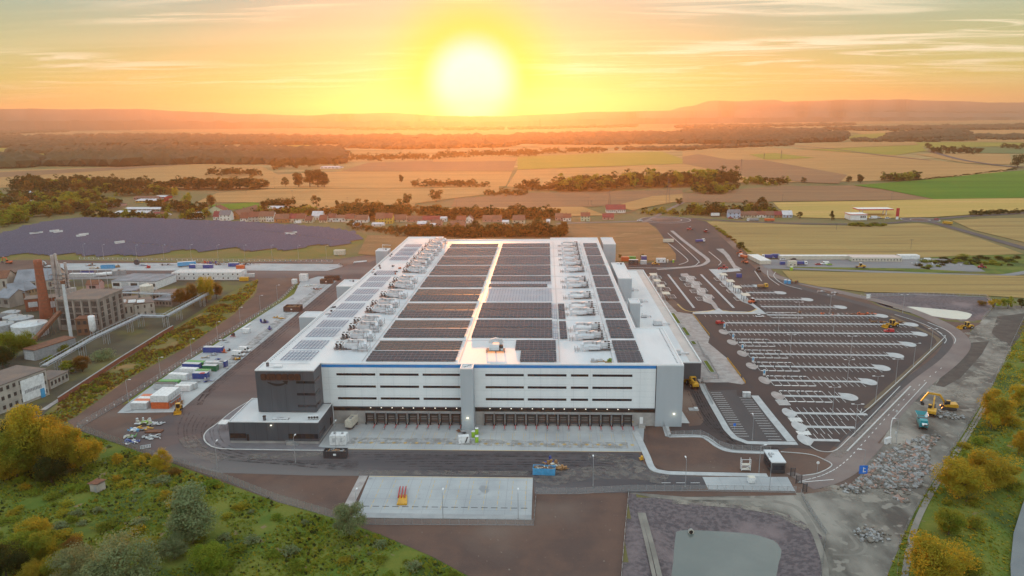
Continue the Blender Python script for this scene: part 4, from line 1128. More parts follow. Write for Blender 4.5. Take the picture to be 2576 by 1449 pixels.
def skip(lab,loc,rz,L=6.5,Wd=2.4,H=2.2,m=None,load=None,sign_=False,group=None):
 t=thing('skip_container',lab,'skip',(loc[0],loc[1],.12),rz,group)
 mb=MB()
 for y in(-Wd/2,Wd/2):mb.box(-L/2,L/2,y-.06,y+.06,.15,H,m)
 for x in(-L/2,L/2):mb.box(x-.06,x+.06,-Wd/2+.07,Wd/2-.07,.15,H,m)
 mb.box(-L/2,L/2,-Wd/2,Wd/2,0,.148,m)
 for i in range(9):
  x=-L/2+L*i/8
  for y in(-Wd/2-.1,Wd/2+.1):mb.box(x-.06,x+.06,y-.04,y+.04,.15,H-.1,m)
 mb.box(-L/2-.1,L/2+.1,-Wd/2-.15,-Wd/2-.062,H-.12,H+.03,m);mb.box(-L/2-.1,L/2+.1,Wd/2+.062,Wd/2+.15,H-.12,H+.03,m)
 mb.obj('body',None,t)
 if sign_:
  mb=MB();mb.box(-.5,.5,-Wd/2-.17,-Wd/2-.15,H*.4,H*.4+.7,P_WHITE);mb.obj('sign_plate',None,t)
 if load:
  mb=MB()
  for q in range(45):
   T=Matrix.Translation((random.uniform(-L/2+.6,L/2-.6),random.uniform(-Wd/2+.5,Wd/2-.5),random.uniform(H*.5,H+.1)))@Matrix.Rotation(random.uniform(0,6),4,'Z')@Matrix.Rotation(random.uniform(-.4,.4),4,'X')
   mb.box(-random.uniform(.3,.9),random.uniform(.3,.9),-.12,.12,-.06,.06,random.choice(load),T)
  mb.box(-L/2+.1,L/2-.1,-Wd/2+.1,Wd/2-.1,H*.5,H*.62,load[0])
  o=mb.obj('load',None,t);o['kind']='stuff'
 return t
def wheels(t,pts,r,w_):
 for(x,y) in pts:
  mb=MB();mb.tube((x,y-w_/2,r),(x,y+w_/2,r),r,n=12,m=c_tyre);mb.tube((x,y-w_/2-.02,r),(x,y+w_/2+.02,r),r*.5,n=8,m=P_GREY);mb.obj('wheel',None,t)
def profile_body(mb,prof,wd,m,tuck=0.0):
 """side outline (x, z) pulled across the width"""
 n_=len(prof)
 for i in range(n_):
  (x0,z0),(x1,z1)=prof[i],prof[(i+1)%n_]
  w0=wd/2-tuck*max(0,z0-.9);w1=wd/2-tuck*max(0,z1-.9)
  mb.face([(x0,-w0,z0),(x1,-w1,z1),(x1,w1,z1),(x0,w0,z0)],m)
 mb.face([(x,-(wd/2-tuck*max(0,z-.9)),z) for x,z in prof],m)
 mb.face([(x,(wd/2-tuck*max(0,z-.9)),z) for x,z in prof][::-1],m)
def van(lab,loc,rz,m,group=None,L=5.9,H=2.6,z=.17,cat='van',name='van'):
 t=thing(name,lab,cat,(loc[0],loc[1],z),rz,group)
 mb=MB();h=H;profile_body(mb,[(-L/2,.4),(L/2,.4),(L/2+.02,.95),(L/2-.9,1.25),(L/2-1.7,h-.25),(L/2-2.2,h),(-L/2+.1,h),(-L/2,h-.2)],2.0,m,.05);mb.obj('body',None,t)
 mb=MB();mb.face([(L/2-.93,-.86,1.30),(L/2-.93,.86,1.30),(L/2-1.66,.82,h-.32),(L/2-1.66,-.82,h-.32)],c_glass);o=mb.obj('windscreen',None,t);o.location.x=.03;o.location.z=.03
 for s_ in(-1,1):
  mb=MB();mb.box(L/2-2.6,L/2-1.6,s_*.985-.02,s_*.985+.02,1.3,1.95,c_glass);mb.obj('side_window',None,t)
 wheels(t,[(L/2-1.0,-.9),(L/2-1.0,.9),(-L/2+1.1,-.9),(-L/2+1.1,.9)],.36,.22)
 mb=MB();mb.box(-L/2+.1,L/2-.05,-1.01,1.01,.3,.5,P_DARK);mb.obj('sill',None,t)
 return t
def car(lab,loc,rz,m,group=None,z=.13):
 t=thing('parked_car',lab,'car',(loc[0],loc[1],z),rz,group)
 mb=MB();profile_body(mb,[(-2.1,.35),(2.15,.35),(2.2,.7),(1.2,.92),(-2.05,.95),(-2.15,.7)],1.76,m);mb.obj('body',None,t)
 mb=MB();profile_body(mb,[(1.15,.93),(.45,1.42),(-1.3,1.45),(-1.95,.96)],1.6,c_glass,.25);mb.box(-1.25,.4,-.62,.62,1.45,1.49,m);mb.obj('cabin',None,t)
 wheels(t,[(1.35,-.82),(1.35,.82),(-1.3,-.82),(-1.3,.82)],.32,.2)
 return t
def truck(lab,loc,rz,cabm,bodym,L=7.5,H=2.3,z=.13,cat='truck',trailer=False,group=None,name='truck'):
 t=thing(name,lab,cat,(loc[0],loc[1],z),rz,group)
 mb=MB();mb.box(-L/2,L/2,-1.1,1.1,.55,.95,P_DARK);mb.obj('chassis',None,t)
 if not trailer:
  mb=MB();profile_body(mb,[(L/2-2.1,.8),(L/2,.8),(L/2,1.9),(L/2-.3,3.0),(L/2-2.1,3.0)],2.4,cabm);mb.obj('cab',None,t)
  mb=MB();mb.face([(L/2+.02,-1.0,1.9),(L/2+.02,1.0,1.9),(L/2-.26,1.0,2.85),(L/2-.26,-1.0,2.85)],c_glass);mb.box(L/2-1.5,L/2-.5,-1.22,1.22,1.9,2.6,c_glass);mb.obj('windscreen',None,t)
 e=L/2-(2.3 if not trailer else 0)
 mb=MB();mb.box(-L/2,e,-1.22,1.22,.96,.96+H,bodym)
 for i in range(8):
  x=-L/2+(e+L/2)*i/7;mb.box(x-.06,x+.06,-1.27,-1.221,1.0,.9+H,bodym);mb.box(x-.06,x+.06,1.221,1.27,1.0,.9+H,bodym)
 mb.obj('body',None,t)
 wh=[(-L/2+1.2,-1),(-L/2+1.2,1),(-L/2+2.4,-1),(-L/2+2.4,1)]+([(L/2-1.3,-1),(L/2-1.3,1)])
 wheels(t,wh,.5,.3)
 return t
def loader(lab,loc,rz,m=None,s=1.0,z=.13,cat='wheel loader',name='wheel_loader',drum=False,group=None):
 m=m or P_YELLOW
 t=thing(name,lab,cat,(loc[0],loc[1],z),rz,group);t.scale=(s,s,s)
 mb=MB();profile_body(mb,[(-3.1,.9),(-.4,.8),(-.4,1.9),(-2.0,2.0),(-3.1,1.7)],1.9,m);mb.box(-.4,1.6,-.5,.5,.7,1.3,m);mb.obj('body',None,t)
 mb=MB();mb.box(-.9,.5,-.75,.75,1.5,3.1,c_glass);mb.box(-1.0,.6,-.85,.85,3.1,3.25,P_WHITE if drum else m)
 for x in(-.9,.5):
  for y in(-.75,.75):mb.cbox(x,y,1.4,.14,.14,1.7,m)
 mb.obj('cab',None,t)
 if drum:
  for x in(1.9,-2.1):
   mb=MB();mb.tube((x,-1.0,.7),(x,1.0,.7),.7,n=16,m=P_DARK);mb.obj('drum',None,t)
 else:
  mb=MB()
  for y in(-.55,.55):bduct(mb,[(.6,y,1.5),(2.0,y,1.6),(3.2,y,.7)],.2,.3,m)
  mb.obj('lift_arm',None,t)
  mb=MB();mb.face([(3.0,-1.4,.2),(3.0,1.4,.2),(4.2,1.4,.15),(4.2,-1.4,.15)],m);mb.face([(3.0,-1.4,.2),(3.0,1.4,.2),(3.1,1.4,1.3),(3.1,-1.4,1.3)],m)
  for y in(-1.4,1.4):mb.face([(3.0,y,.2),(4.2,y,.15),(3.1,y,1.3)],m)
  mb.obj('bucket',None,t)
  wheels(t,[(1.5,-1.0),(1.5,1.0),(-2.0,-1.0),(-2.0,1.0)],.75,.55)
 return t
def excavator(lab,loc,rz,z=.05,reach=1.0,m=None,s=1.0):
 m=m or P_YELLOW
 t=thing('excavator',lab,'excavator',(loc[0],loc[1],z),rz);t.scale=(s,s,s)
 for y in(-1.15,1.15):
  mb=MB();profile_body(mb,[(-2.0,.1),(2.0,.1),(2.3,.5),(2.0,.95),(-2.0,.95),(-2.3,.5)],.6,P_DARK);o=mb.obj('track',None,t);o.location.y=y
 mb=MB();profile_body(mb,[(-2.6,1.1),(1.4,1.1),(1.4,1.9),(-.4,2.1),(-2.2,2.3),(-2.6,2.0)],2.6,m);mb.box(-.9,.9,-.8,.8,.9,1.1,P_DARK);mb.obj('body',None,t)
 mb=MB();profile_body(mb,[(-.1,1.9),(1.5,1.7),(1.4,2.9),(.9,3.2),(-.1,3.2)],1.0,c_glass);o=mb.obj('cab',None,t);o.location.y=.75
 mb=MB();mb.box(-.15,1.0,-.5,.5,3.2,3.3,m);mb.obj('cab_roof',None,o)
 r=reach
 mb=MB();bduct(mb,[(1.0,-.2,1.8),(2.6*r,-.2,4.6),(5.8*r,-.2,4.9)],.5,.6,m);mb.tube((1.3,-.2,2.0),(3.2*r,-.2,4.5),.12,m=w_steel);mb.obj('boom',None,t)
 mb=MB();bduct(mb,[(5.7*r,-.2,5.1),(7.4*r,-.2,1.9)],.4,.45,m);mb.tube((4.4*r,-.2,5.5),(6.0*r,-.2,5.6),.1,m=w_steel);mb.obj('stick',None,t)
 mb=MB();profile_body(mb,[(7.2*r,2.1),(7.7*r,1.7),(7.5*r,.7),(6.8*r,.5),(6.5*r,1.1)],1.2,P_DARK);o=mb.obj('bucket',None,t);o.location.y=-.2
 return t
def toilet(lab,loc,rz,m,group=None,z=.18):
 t=thing('portable_toilet',lab,'portable toilet',(loc[0],loc[1],z),rz,group)
 mb=MB();mb.cbox(0,0,0,1.15,1.15,2.1,m)
 for x in(-.5,0,.5):mb.cbox(x,-.59,.2,.06,.03,1.7,m)
 mb.obj('wall',None,t)
 mb=MB();mb.prism([(-.6,-.6),(.6,-.6),(.6,.6),(-.6,.6)],2.1,2.2,P_WHITE);mb.lathe([(.55,2.2),(.4,2.35),(.12,2.4)],10,P_WHITE);mb.tube((.35,.35,2.2),(.35,.35,2.6),.05,m=P_WHITE);mb.obj('roof',None,t)
 mb=MB();mb.box(-.4,.4,-.64,-.6,.1,1.95,m);mb.box(.25,.32,-.66,-.641,.9,1.1,P_DARK);mb.obj('door',None,t)
 return t
lamp_base={}
def lamp(lab,loc,h=9.0,rz=0.0,group=None,double=False,z=.05):
 key=(round(h),double)
 if key not in lamp_base:
  t=thing('street_lamp',lab,'street lamp',(loc[0],loc[1],z),rz,group)
  mb=MB();mb.tube((0,0,0),(0,0,h),.11,.06,6,w_steel);mb.cbox(0,0,0,.4,.4,.3,w_plinth);mb.obj('pole',None,t)
  mb=MB();mb.tube((0,0,h),(1.5,0,h+.25),.05,n=5,m=w_steel)
  if double:mb.tube((0,0,h),(-1.5,0,h+.25),.05,n=5,m=w_steel)
  mb.obj('arm',None,t)
  for s_ in((1,-1) if double else(1,)):
   mb=MB();mb.box(min(1.2*s_,2.2*s_),max(1.2*s_,2.2*s_),-.2,.2,h+.2,h+.34,P_WHITE);mb.obj('lamp_head',None,t)
  lamp_base[key]=t
  return t
 return dup(lamp_base[key],(loc[0],loc[1],z),rz,lab,group)
def m_mesh(name,col,a):
 m=bpy.data.materials.new(name);m.use_nodes=True;t=m.node_tree;n=NT(t)
 b=t.nodes['Principled BSDF'];b.inputs['Base Color'].default_value=(*col,1);b.inputs['Roughness'].default_value=.6
 tr=n.n('ShaderNodeBsdfTransparent')
 mx=n.n('ShaderNodeMixShader',ins={0:a,1:tr.outputs[0],2:b.outputs[0]})
 t.links.new(mx.outputs[0],t.nodes['Material Output'].inputs[0])
 return m
m_wire=m_mesh('wire_mesh',(0.34,0.34,0.34),0.30)
def fence(lab,pts,h=2.0,step=2.6,z=.06,plates=0,cat='fence',m=None,pm=None,base=0.25):
 """mesh fence along a line of ground points"""
 t=thing('fence',lab,cat)
 mb=MB();posts=[]
 for a,b in zip(pts,pts[1:]):
  a,b=Vector((a[0],a[1])),Vector((b[0],b[1]));L_=(b-a).length;n_=max(1,int(L_/step))
  mb.face([(a.x,a.y,z),(b.x,b.y,z),(b.x,b.y,z+h),(a.x,a.y,z+h)],m or m_wire)
  d=(b-a).normalized();s_=Vector((-d.y,d.x))*.05
  for q in((0,base),(h-.05,h+.02)):
   mb.face([(a.x-s_.x,a.y-s_.y,z+q[0]),(b.x-s_.x,b.y-s_.y,z+q[0]),(b.x-s_.x,b.y-s_.y,z+q[1]),(a.x-s_.x,a.y-s_.y,z+q[1])],pm or w_steel)
  for k in range(n_):posts.append(a+(b-a)*(k/n_))
 posts.append(Vector((pts[-1][0],pts[-1][1])))
 mb.obj('mesh_panel',None,t)
 if len(posts)<=40:
  for p in posts:
   q=MB();q.tube((p.x,p.y,z),(p.x,p.y,z+h+.1),.05,n=5,m=pm or w_steel);q.obj('post',None,t)
 else:
  q=MB()
  for p in posts:q.tube((p.x,p.y,z),(p.x,p.y,z+h+.1),.05,n=5,m=pm or w_steel)
  q.obj('post_row',None,t)['kind']='stuff'
 if plates:
  q=MB()
  for i,p in enumerate(posts):
   if i%plates==0:q.cbox(p.x+.08,p.y-.15,z+.9,.5,.05,.5,P_WHITE)
  q.obj('white_plates',None,t)['kind']='stuff'
 return t
def junk(name,lab,cat,loc,mats,n=12,sx=2.0,sy_=1.5,h=1.0,z=.17,rz=0.0):
 """loose heap of boards, pipes, boxes"""
 t=thing(name,lab,cat,(loc[0],loc[1],z),rz)
 for k,mm in enumerate(mats):
  mb=MB()
  for q in range(max(2,n//len(mats))):
   T=Matrix.Translation((random.gauss(0,sx/2.2),random.gauss(0,sy_/2.2),random.uniform(.05,h*.6)))@Matrix.Rotation(random.uniform(0,6.3),4,'Z')@Matrix.Rotation(random.uniform(-.25,.25),4,'X')
   kind=random.random()
   if kind<.55:mb.box(-random.uniform(.4,1.4),random.uniform(.4,1.2),-random.uniform(.1,.5),random.uniform(.1,.5),-.05,random.uniform(.02,.12),mm,T)
   elif kind<.8:mb.box(-.4,.4,-.3,.3,-.05,random.uniform(.2,h),mm,T)
   else:
    a_=T@Vector((-1.3,0,0));b_=T@Vector((1.3,0,.1));mb.tube(a_,b_,.1,n=6,m=mm)
  o=mb.obj('debris',None,t);o['kind']='stuff'
 return t
def obox(mb,a,b,depth,z0,z1,m,top=None,side=1):
 """box on the ground line a-b with a depth to the left (side=1) or right of it"""
 a,b=Vector((a[0],a[1])),Vector((b[0],b[1]));d=(b-a).normalized();s_=Vector((-d.y,d.x))*depth*side
 poly=[a,b,b+s_,a+s_]
 mb.prism([tuple(p) for p in poly],z0,z1,m,top)
 return d,s_
Y4=lambda zx,zy:(zx/3,575+zy/3)
Y6=lambda zx,zy:(383.3+zx*.14881,766.7+zy*.14881)
def w6(zx,zy,z=0.0):return W(*Y6(zx,zy),z)
def w4(zx,zy,z=0.0):return W(*Y4(zx,zy),z)
CT=[
 ((605,1045),(830,1090),P_LGREEN,P_LGREEN,'light green container at the rear of the yard group'),
 ((540,1085),(775,1115),P_BLUE,P_LG,'blue container with pale roof behind the white one at the left yard edge'),
 ((880,1075),(1190,1075),P_LG,P_LG,'long pale container with blue end at the rear right of the yard group'),
 ((865,1125),(1075,1140),P_GREEN,P_LG,'dark green container at the right of the yard group'),
 ((485,1175),(735,1200),P_WHITE,P_WHITE,'white container left of the royal blue one, with dark joints'),
 ((735,1215),(955,1220),P_LG,P_LGREEN,'pale container with green tinted roof just behind the royal blue one'),
 ((685,1260),(925,1262),P_BLUE,P_LG,'royal blue container with red cloth on its roof'),
 ((315,1260),(550,1305),P_WHITE,P_WHITE,'white container standing alone at the left yard edge'),
]
for(a,b,m,rf,lab) in CT:
 p,q=w6(*a),w6(*b)
 L_=max(5.5,min(9,(q-p).length));c_=(p+q)/2
 container('shipping_container',lab,'container',(c_.x,c_.y+1.2,.17),math.atan2(q.y-p.y,q.x-p.x)*.3,L_,2.5,2.7,m,rf,'containers in the left yard')
p=w6(1075,1060);container('shipping_container','short blue container end at the far right of the yard group','container',(p.x+3.2,p.y+1,.17),0,3,2.4,2.7,P_BLUE,P_LG,'containers in the left yard')
mb=MB();p=w6(840,1165,2.7);mb.face([(p.x-1.2,p.y-.8,2.95),(p.x+1.4,p.y-.6,2.95),(p.x+1.1,p.y+.7,3.2),(p.x-.6,p.y+.5,3.15)],P_RED);mb.box(p.x-.6,p.x+.6,p.y-.5,p.y+.3,2.92,3.1,P_RED)
tag(mb.obj('red_tarpaulin'),'crumpled red tarpaulin on the royal blue container','tarpaulin')
for(a,b,m,rf,lab) in(((1200,1195),(1345,1200),P_LGREEN,P_LGREEN,'light green container with pipe on roof, in front of the white ones'),
      ((1345,1230),(1480,1205),P_LG,P_LG,'pale container full of scrap, right of the light green one'),
      ((1160,1220),(1325,1215),P_LG,P_DARK,'pale container with dark solar lid behind the red site cabins'),
      ((1320,1235),(1440,1230),P_WHITE,P_WHITE,'low white container at the right edge behind the site cabins')):
 p,q=w4(*a),w4(*b);c_=(p+q)/2
 container('shipping_container',lab,'container',(c_.x,c_.y+1.2,.17),0,max(5.0,(q-p).length),2.4,2.5,m,rf,'containers in the left yard')
pA,pB=w4(1145,1365),w4(1280,1360)
for k in range(4):
 yk=pA.y+1.3+2.5*k
 container('site_cabin','%s red site cabin from the front, bottom row'%nth(k),'site cabin',((pA.x+pB.x)/2,yk,.17),0,(pB-pA).length,2.45,2.7,P_ORANGE,P_ORANGE,'two storey site cabins',windows=0)
 container('site_cabin','%s white site cabin from the front, standing on a red one'%nth(k),'site cabin',((pA.x+pB.x)/2,yk,.17),0,(pB-pA).length,2.45,2.7,P_WHITE,P_WHITE,'two storey site cabins',windows=0,z=2.74)
pC,pD=w4(990,1370),w4(1115,1365)
for k in range(4):
 container('site_cabin','pale site cabin with %s roof left of the stacked pair, %s from the front'%('red' if k in(1,3) else 'white',nth(k)),'site cabin',((pC.x+pD.x)/2,pC.y+1.3+2.5*k,.17),0,(pD-pC).length,2.45,2.7,P_LG,P_ORANGE if k in(1,3) else P_WHITE,'single storey site cabins')
mb=MB();p=w4(1330,1360)
for k in range(6):
 for z_ in(0,2.6):mb.tube((pB.x+.7,pA.y+k*1.8,z_),(pB.x+.7,pA.y+k*1.8,z_+2.6),.05,n=5,m=w_steel);mb.tube((pB.x+1.6,pA.y+k*1.8,z_),(pB.x+1.6,pA.y+k*1.8,z_+2.6),.05,n=5,m=w_steel)
for z_ in(2.7,3.8):mb.box(pB.x+.65,pB.x+1.65,pA.y,pA.y+9,z_,z_+.08,w_steel)
tag(mb.obj('access_scaffold'),'steel access stair beside the stacked red and white site cabins','access stair')
p=w4(1330,1395);loader('yellow and lime telehandler with white cab beside the red site cabins',(p.x,p.y+2),rad(-70),P_YELLOW,1.0,.12,'telehandler','telehandler')
p=w4(1372,1320);junk('cable_drum','brown cable drum standing beside the site cabins','cable drum',(p.x,p.y),[m_wood],4,.5,.5,1.2)
p=w6(1090,770);p2=w6(980,820)
container('shipping_container','blue open fronted container beside the two white vans','container',(p.x+0,w6(1090,815).y+1,.17),0,9.5,2.5,2.8,P_BLUE,P_LG)
p=w6(1220,815);junk('orange_bag','bright orange bulk bag at the corner of the open blue container','bulk bag',(p.x,p.y),[P_ORANGE],6,.7,.7,1.3)
p=w6(1295,785);junk('waste_bin','small black bin between orange bag and white van','bin',(p.x,p.y),[P_DARK],3,.3,.3,1.0)
p=w6(1565,800);van('white panel van parked farther from the front, sun glinting on its roof',(p.x,p.y),rad(-8),P_WHITE,'white vans in the yard')
p=w6(1460,868);van('white panel van parked nearer to the front, beside stacked pallets',(p.x,p.y),rad(-8),P_WHITE,'white vans in the yard',6.4)
def heap(zx,zy,lab,mats,n=12,sx=2,sy_=1.2,h=1.0,name='material_heap',cat='material heap',f=w6):
 p=f(zx,zy);return junk(name,lab,cat,(p.x,p.y),mats,n,sx,sy_,h)
heap(1430,930,'brown and yellow pallets stacked beside the nearer white van',[m_wood,P_YELLOW,P_DARK],14,2.2,1.0,1.5,'pallet_stack','pallets')
heap(1040,850,'grey pipes and sheets heaped below the open blue container',[w_steel,P_GREY,P_LG],20,3,1.4,.8)
heap(900,905,'white sheets and yellow drum lying at the yard edge',[P_LG,w_steel,P_YELLOW],16,2.4,1.0,1.0)
heap(1110,935,'small blue bin on the concrete behind the green containers',[P_BLUE],5,.6,.5,1.2,'waste_bin','bin')
heap(925,1310,'blue machine parts beside the asphalt road edge',[P_BLUE,P_GREY,w_steel],14,1.8,1.0,1.6,'machine_part','machine parts')
heap(770,1310,'small grey trestle next to the blue machine parts',[w_steel],5,1.0,.5,.9,'trestle','trestle')
heap(1365,545,'red motor cart in the middle of the left yard',[P_RED,P_DARK],10,1.2,.9,1.5,'motor_cart','cart')
heap(1590,455,'white equipment crate on the channel line of the yard',[P_WHITE],3,.2,.2,2.2,'equipment_crate','crate')
p=w6(1585,490);container('equipment_cabin','small white plant cabin on the channel line of the yard','cabin',(p.x,p.y+1,.17),0,3.4,2.2,2.4,P_WHITE,P_WHITE)
heap(1185,605,'grey trestle and sheets left of the yard channel',[P_LG,P_DARK],8,1.2,.6,.8)
heap(1260,640,'dark flat sheet lying on the yard concrete',[P_GREY],5,1.0,.6,.4,'steel_sheet','steel sheet')
heap(1175,690,'small pale box behind the open blue container',[P_LG],3,.6,.4,.8,'small_box','box')
heap(1900,310,'blue steel trestles stacked high in the yard',[P_BLUE,P_BLUE,P_DARK],26,2.2,1.2,2.0,'trestle_stack','trestles')
heap(1990,430,'blue steel cage bin standing alone on the yard',[P_BLUE,P_BLUE],8,.8,.8,2.0,'cage_bin','cage bin')
heap(2090,225,'boards and yellow plastic guards on the yard',[m_wood,P_GREY,P_YELLOW],16,3.0,.8,.8)
heap(2180,240,'yellow plastic guards lying in a pile on the yard',[P_YELLOW],8,1.2,.5,.7,'guard_pile','guards')
mb=MB();a,b=w6(1490,425),w6(1640,325)
for k in range(3):mb.tube((a.x+k*.5,a.y,.4),(b.x+k*.5,b.y,.4),.22,n=8,m=P_WHITE)
tag(mb.obj('pipe_bundle'),'bundle of long white pipes lying at the yard edge','pipes')
skip('large dark brown skip with sign plate alone in the middle of the yard',(w6(2385,100).x,w6(2385,110).y+1.2),0,9.5,6.0,3.0,P_BROWN,[m_wood,P_GREY],True)
Y2=lambda zx,zy:W(638.9+zx*.19842,575+zy*.19842)
p=Y2(920,700);skip('dark brown skip with sign plate at the rear end of the yard',(p.x,p.y+1),0,8.5,3.4,3.0,P_BROWN,[m_wood,P_DARK],True)
p=Y2(990,660);skip('longer dark brown skip behind the one with the sign plate',(p.x,p.y+1),0,10.5,3.4,3.0,P_BROWN,[m_rusty,P_DARK])
heap(700,735,'rows of white pipes and boards at the rear yard end',[P_WHITE,P_WHITE,P_CREAM],40,5,3.0,1.2,f=Y2)
heap(790,775,'orange and dark leftovers in front of the white pipes',[P_ORANGE,P_DARK,w_steel],18,4,.8,1.0,f=Y2)
p=Y2(630,670);container('switch_cabin','tall white switch cabin at the rear corner of the yard fence','cabin',(p.x,p.y+1,.1),0,5.5,3.0,5.0,P_WHITE,P_WHITE)
p=Y2(510,708);container('switch_cabin','small white switch cabin at the yard fence','cabin',(p.x,p.y+1,.1),0,3.0,2.6,3.4,P_WHITE,P_WHITE)
p=Y2(1085,335);container('pump_house','cream pump house on the grass behind the rear yard','pump house',(p.x,p.y+1,.1),0,9,4,4.0,P_CREAM,P_CREAM)
mb=MB();a,b=Y2(1260,440),Y2(1420,425)
for k in range(4):mb.tube((a.x,a.y+k*.9,.5),(b.x,b.y+k*.9,.5),.4,n=8,m=P_LG)
tag(mb.obj('pipe_bundle'),'grey pipes lying on soil beside the rear left stair tower','pipes')
heap(1100,480,'grey fittings at the right end of the rear concrete strip',[P_LG,w_steel],10,2,1,1.6,f=Y2)
heap(60,462,'boards lying on the rear concrete strip',[P_CREAM],6,2.4,.5,.4,f=Y2)
V2=lambda zx,zy,z=0:W(447.2+zx*.17366,447.2+zy*.17366,z)
V1=lambda zx,zy,z=0:W(zx*.17366,447.2+zy*.17366,z)
p=V2(135,1290);t=truck('light blue lorry trailer with white roof in the rear yard',(p.x,p.y),rad(20),P_SKY,P_SKY,13,3.0,.17,'trailer',True)
mb=MB();mb.box(-6.5,6.5,-1.24,1.24,3.97,4.03,P_WHITE);mb.obj('roof',None,t)
mb=MB()
for i in range(6):mb.face([(2.0+i*.6,-1.285,2.2-.25*math.sin(i*.6)),(2.6+i*.6,-1.285,2.2-.25*math.sin((i+1)*.6)),(2.6+i*.6,-1.285,2.4-.25*math.sin((i+1)*.6)),(2.0+i*.6,-1.285,2.4-.25*math.sin(i*.6))],P_WHITE)
mb.obj('swoosh_mark',None,t)
for(zx,zy,L_,m,rf,lab) in((225,1315,6,P_BLUE,P_LG,'blue container at the left of the rear yard row'),(320,1315,6,P_LG,P_LG,'grey open container between two blue ones in the rear yard'),(435,1315,7,P_BLUE,P_LG,'blue container at the right of the rear yard row'),(805,1290,7.5,P_BLUE,P_LG,'blue container beside the orange one in the rear yard'),(905,1325,6,P_ORANGE,P_ORANGE,'orange container standing forward in the rear yard')):
 p=V2(zx,zy);container('shipping_container',lab,'container',(p.x,p.y+1,.17),rad(4),L_,2.5,2.8,m,rf,'containers in the rear yard')
for(zx,zy,lab,mats) in((600,1265,'dark scrap metal heap behind the blue containers',[m_rusty,P_DARK,w_steel]),(990,1265,'dark strips right of the orange container',[P_DARK]),(410,1245,'red machine behind the blue containers',[P_RED,P_ORANGE]),(520,1250,'blue machine behind the blue containers',[P_BLUE,P_DARK])):
 p=V2(zx,zy);junk('scrap_heap',lab,'scrap heap',(p.x,p.y),mats,22,5,1.4,1.8)
for(zx,zy,lab,mats,sx_) in((1310,1280,'dark grey and red scrap on the rear strip near the chimney',[P_GREY,m_rusty],5),(1380,1320,'cream boards on the rear strip near the chimney',[P_CREAM,m_wood],4),(1690,1300,'brown planks right of the blue skip on the rear strip',[m_wood,P_DARK],3),(2110,1275,'blue and white sheets in the middle of the rear strip',[P_BLUE,P_WHITE,P_GREY],6),(2150,1310,'red crate heap in the middle of the rear strip',[P_RED],1.5),(2420,1270,'dark steel parts left of the light blue trailer',[P_DARK,P_GREY,m_rusty],7)):
 p=V1(zx,zy);junk('scrap_heap',lab,'scrap heap',(p.x,p.y),mats,26,sx_,1.4,1.5)
p=V1(1565,1315);skip('bright blue skip on the rear strip',(p.x,p.y),rad(8),9.5,2.6,2.6,P_SKY)
p=V1(1260,1405);skip('royal blue open skip on the grey lot',(p.x,p.y),rad(6),9,2.6,2.4,P_BLUE)
mb=MB();p=V1(1985,1262);mb.tube((p.x,p.y-.5,2.2),(p.x,p.y+.9,2.2),2.2,n=20,m=P_DARK);o=mb.obj('cable_drum');tag(o,'big dark cable drum standing on the rear strip','cable drum')
for k,zx in enumerate((1470,1560,1690,1770)):
 p=V1(zx,1430-(zx-1470)*.1);t=thing('tank',['white rounded tank on the grey lot, leftmost','long white tank on the grey lot beside the leftmost','round grey tank on the grey lot','pale ribbed tank at the right of the grey lot'][k],'tank',(p.x,p.y,.17))
 mb=MB()
 if k<2:mb.tube((-3,-1+k,1.4),(3.5,.5,1.6),1.3,n=12,m=P_WHITE)
 else:mb.tube((0,0,0),(0,0,3.4),3.0,n=14,m=P_GREY)
 mb.obj('shell',None,t);mb=MB();mb.cbox(0,0,0,2,1.4,.3,P_DARK);mb.obj('base',None,t)
p=V1(1200,1445);container('site_cabin','long low white cabin at the edge of the grey lot','site cabin',(p.x,p.y,.17),0,18,3,3,P_LG,P_WHITE)
p=V1(690,1310);excavator('small pale excavator between chimney and columns',(p.x,p.y),rad(160),.1,.8,P_LG)
p=V1(130,1245);excavator('orange excavator on the soil heap at the left edge',(p.x,p.y),rad(170),.1,.9,P_ORANGE)
a,b=w4(1300,392),w4(1803,398)
n_=14
for k in range(n_):
 for l_ in range(2):
  x=a.x+(b.x-a.x)*(k+.5)/n_
  container('site_cabin','white office cabin in the long double row, %s from the left, %s floor'%(nth(k),'lower' if l_==0 else 'upper'),'site cabin',(x,a.y+6.2,.17),0,(b.x-a.x)/n_-.06,12.0,2.75,P_WHITE,P_LG,'cabins of the long double row',windows=1 if(k+l_)%3 else 0,z=2.8*l_)
p=w4(1840,398);container('shipping_container','yellow container at the right end of the long cabin row','container',(p.x,p.y+1,.17),0,6,2.5,2.6,P_YELLOW,P_YELLOW)
p=w4(1880,372);container('shipping_container','pale container behind the yellow one','container',(p.x,p.y+1,.17),rad(20),7,2.5,2.6,P_LG,P_LG)
FL=[WX(*p) for p in((196,1080),(330,1000),(560,850),(700,764),(742,722))]
fence('tall mesh fence with small white plates along the left yard',FL,2.4,2.5,.08,plates=2)
FB=[WX(*p) for p in((200,653),(420,657),(640,659),(836,660))]
fence('mesh fence with white plates behind the rear yard strip',FB,2.4,4.2,.08,plates=1)
FR=[WX(*p) for p in((196,1080),(380,1147),(440,1166),(560,1207),(700,1262),(838,1303))]
fence('mesh fence between meadow and site at the lower left',FR,2.4,2.5,.06)
FR2=[WX(*p) for p in((838,1303),(922,1320),(1343,1322))]
fence('mesh fence along the lower edge of the concrete pad',FR2,2.0,2.5,.06)
FR3=[WX(*p) for p in((1343,1322),(1349,1243),(1450,1243),(1582,1236))]
fence('mesh fence from the pad corner along the soil plateau',FR3,2.0,2.5,.06)
FR4=[WX(*p) for p in((1582,1236),(1572,1340),(1562,1470))]
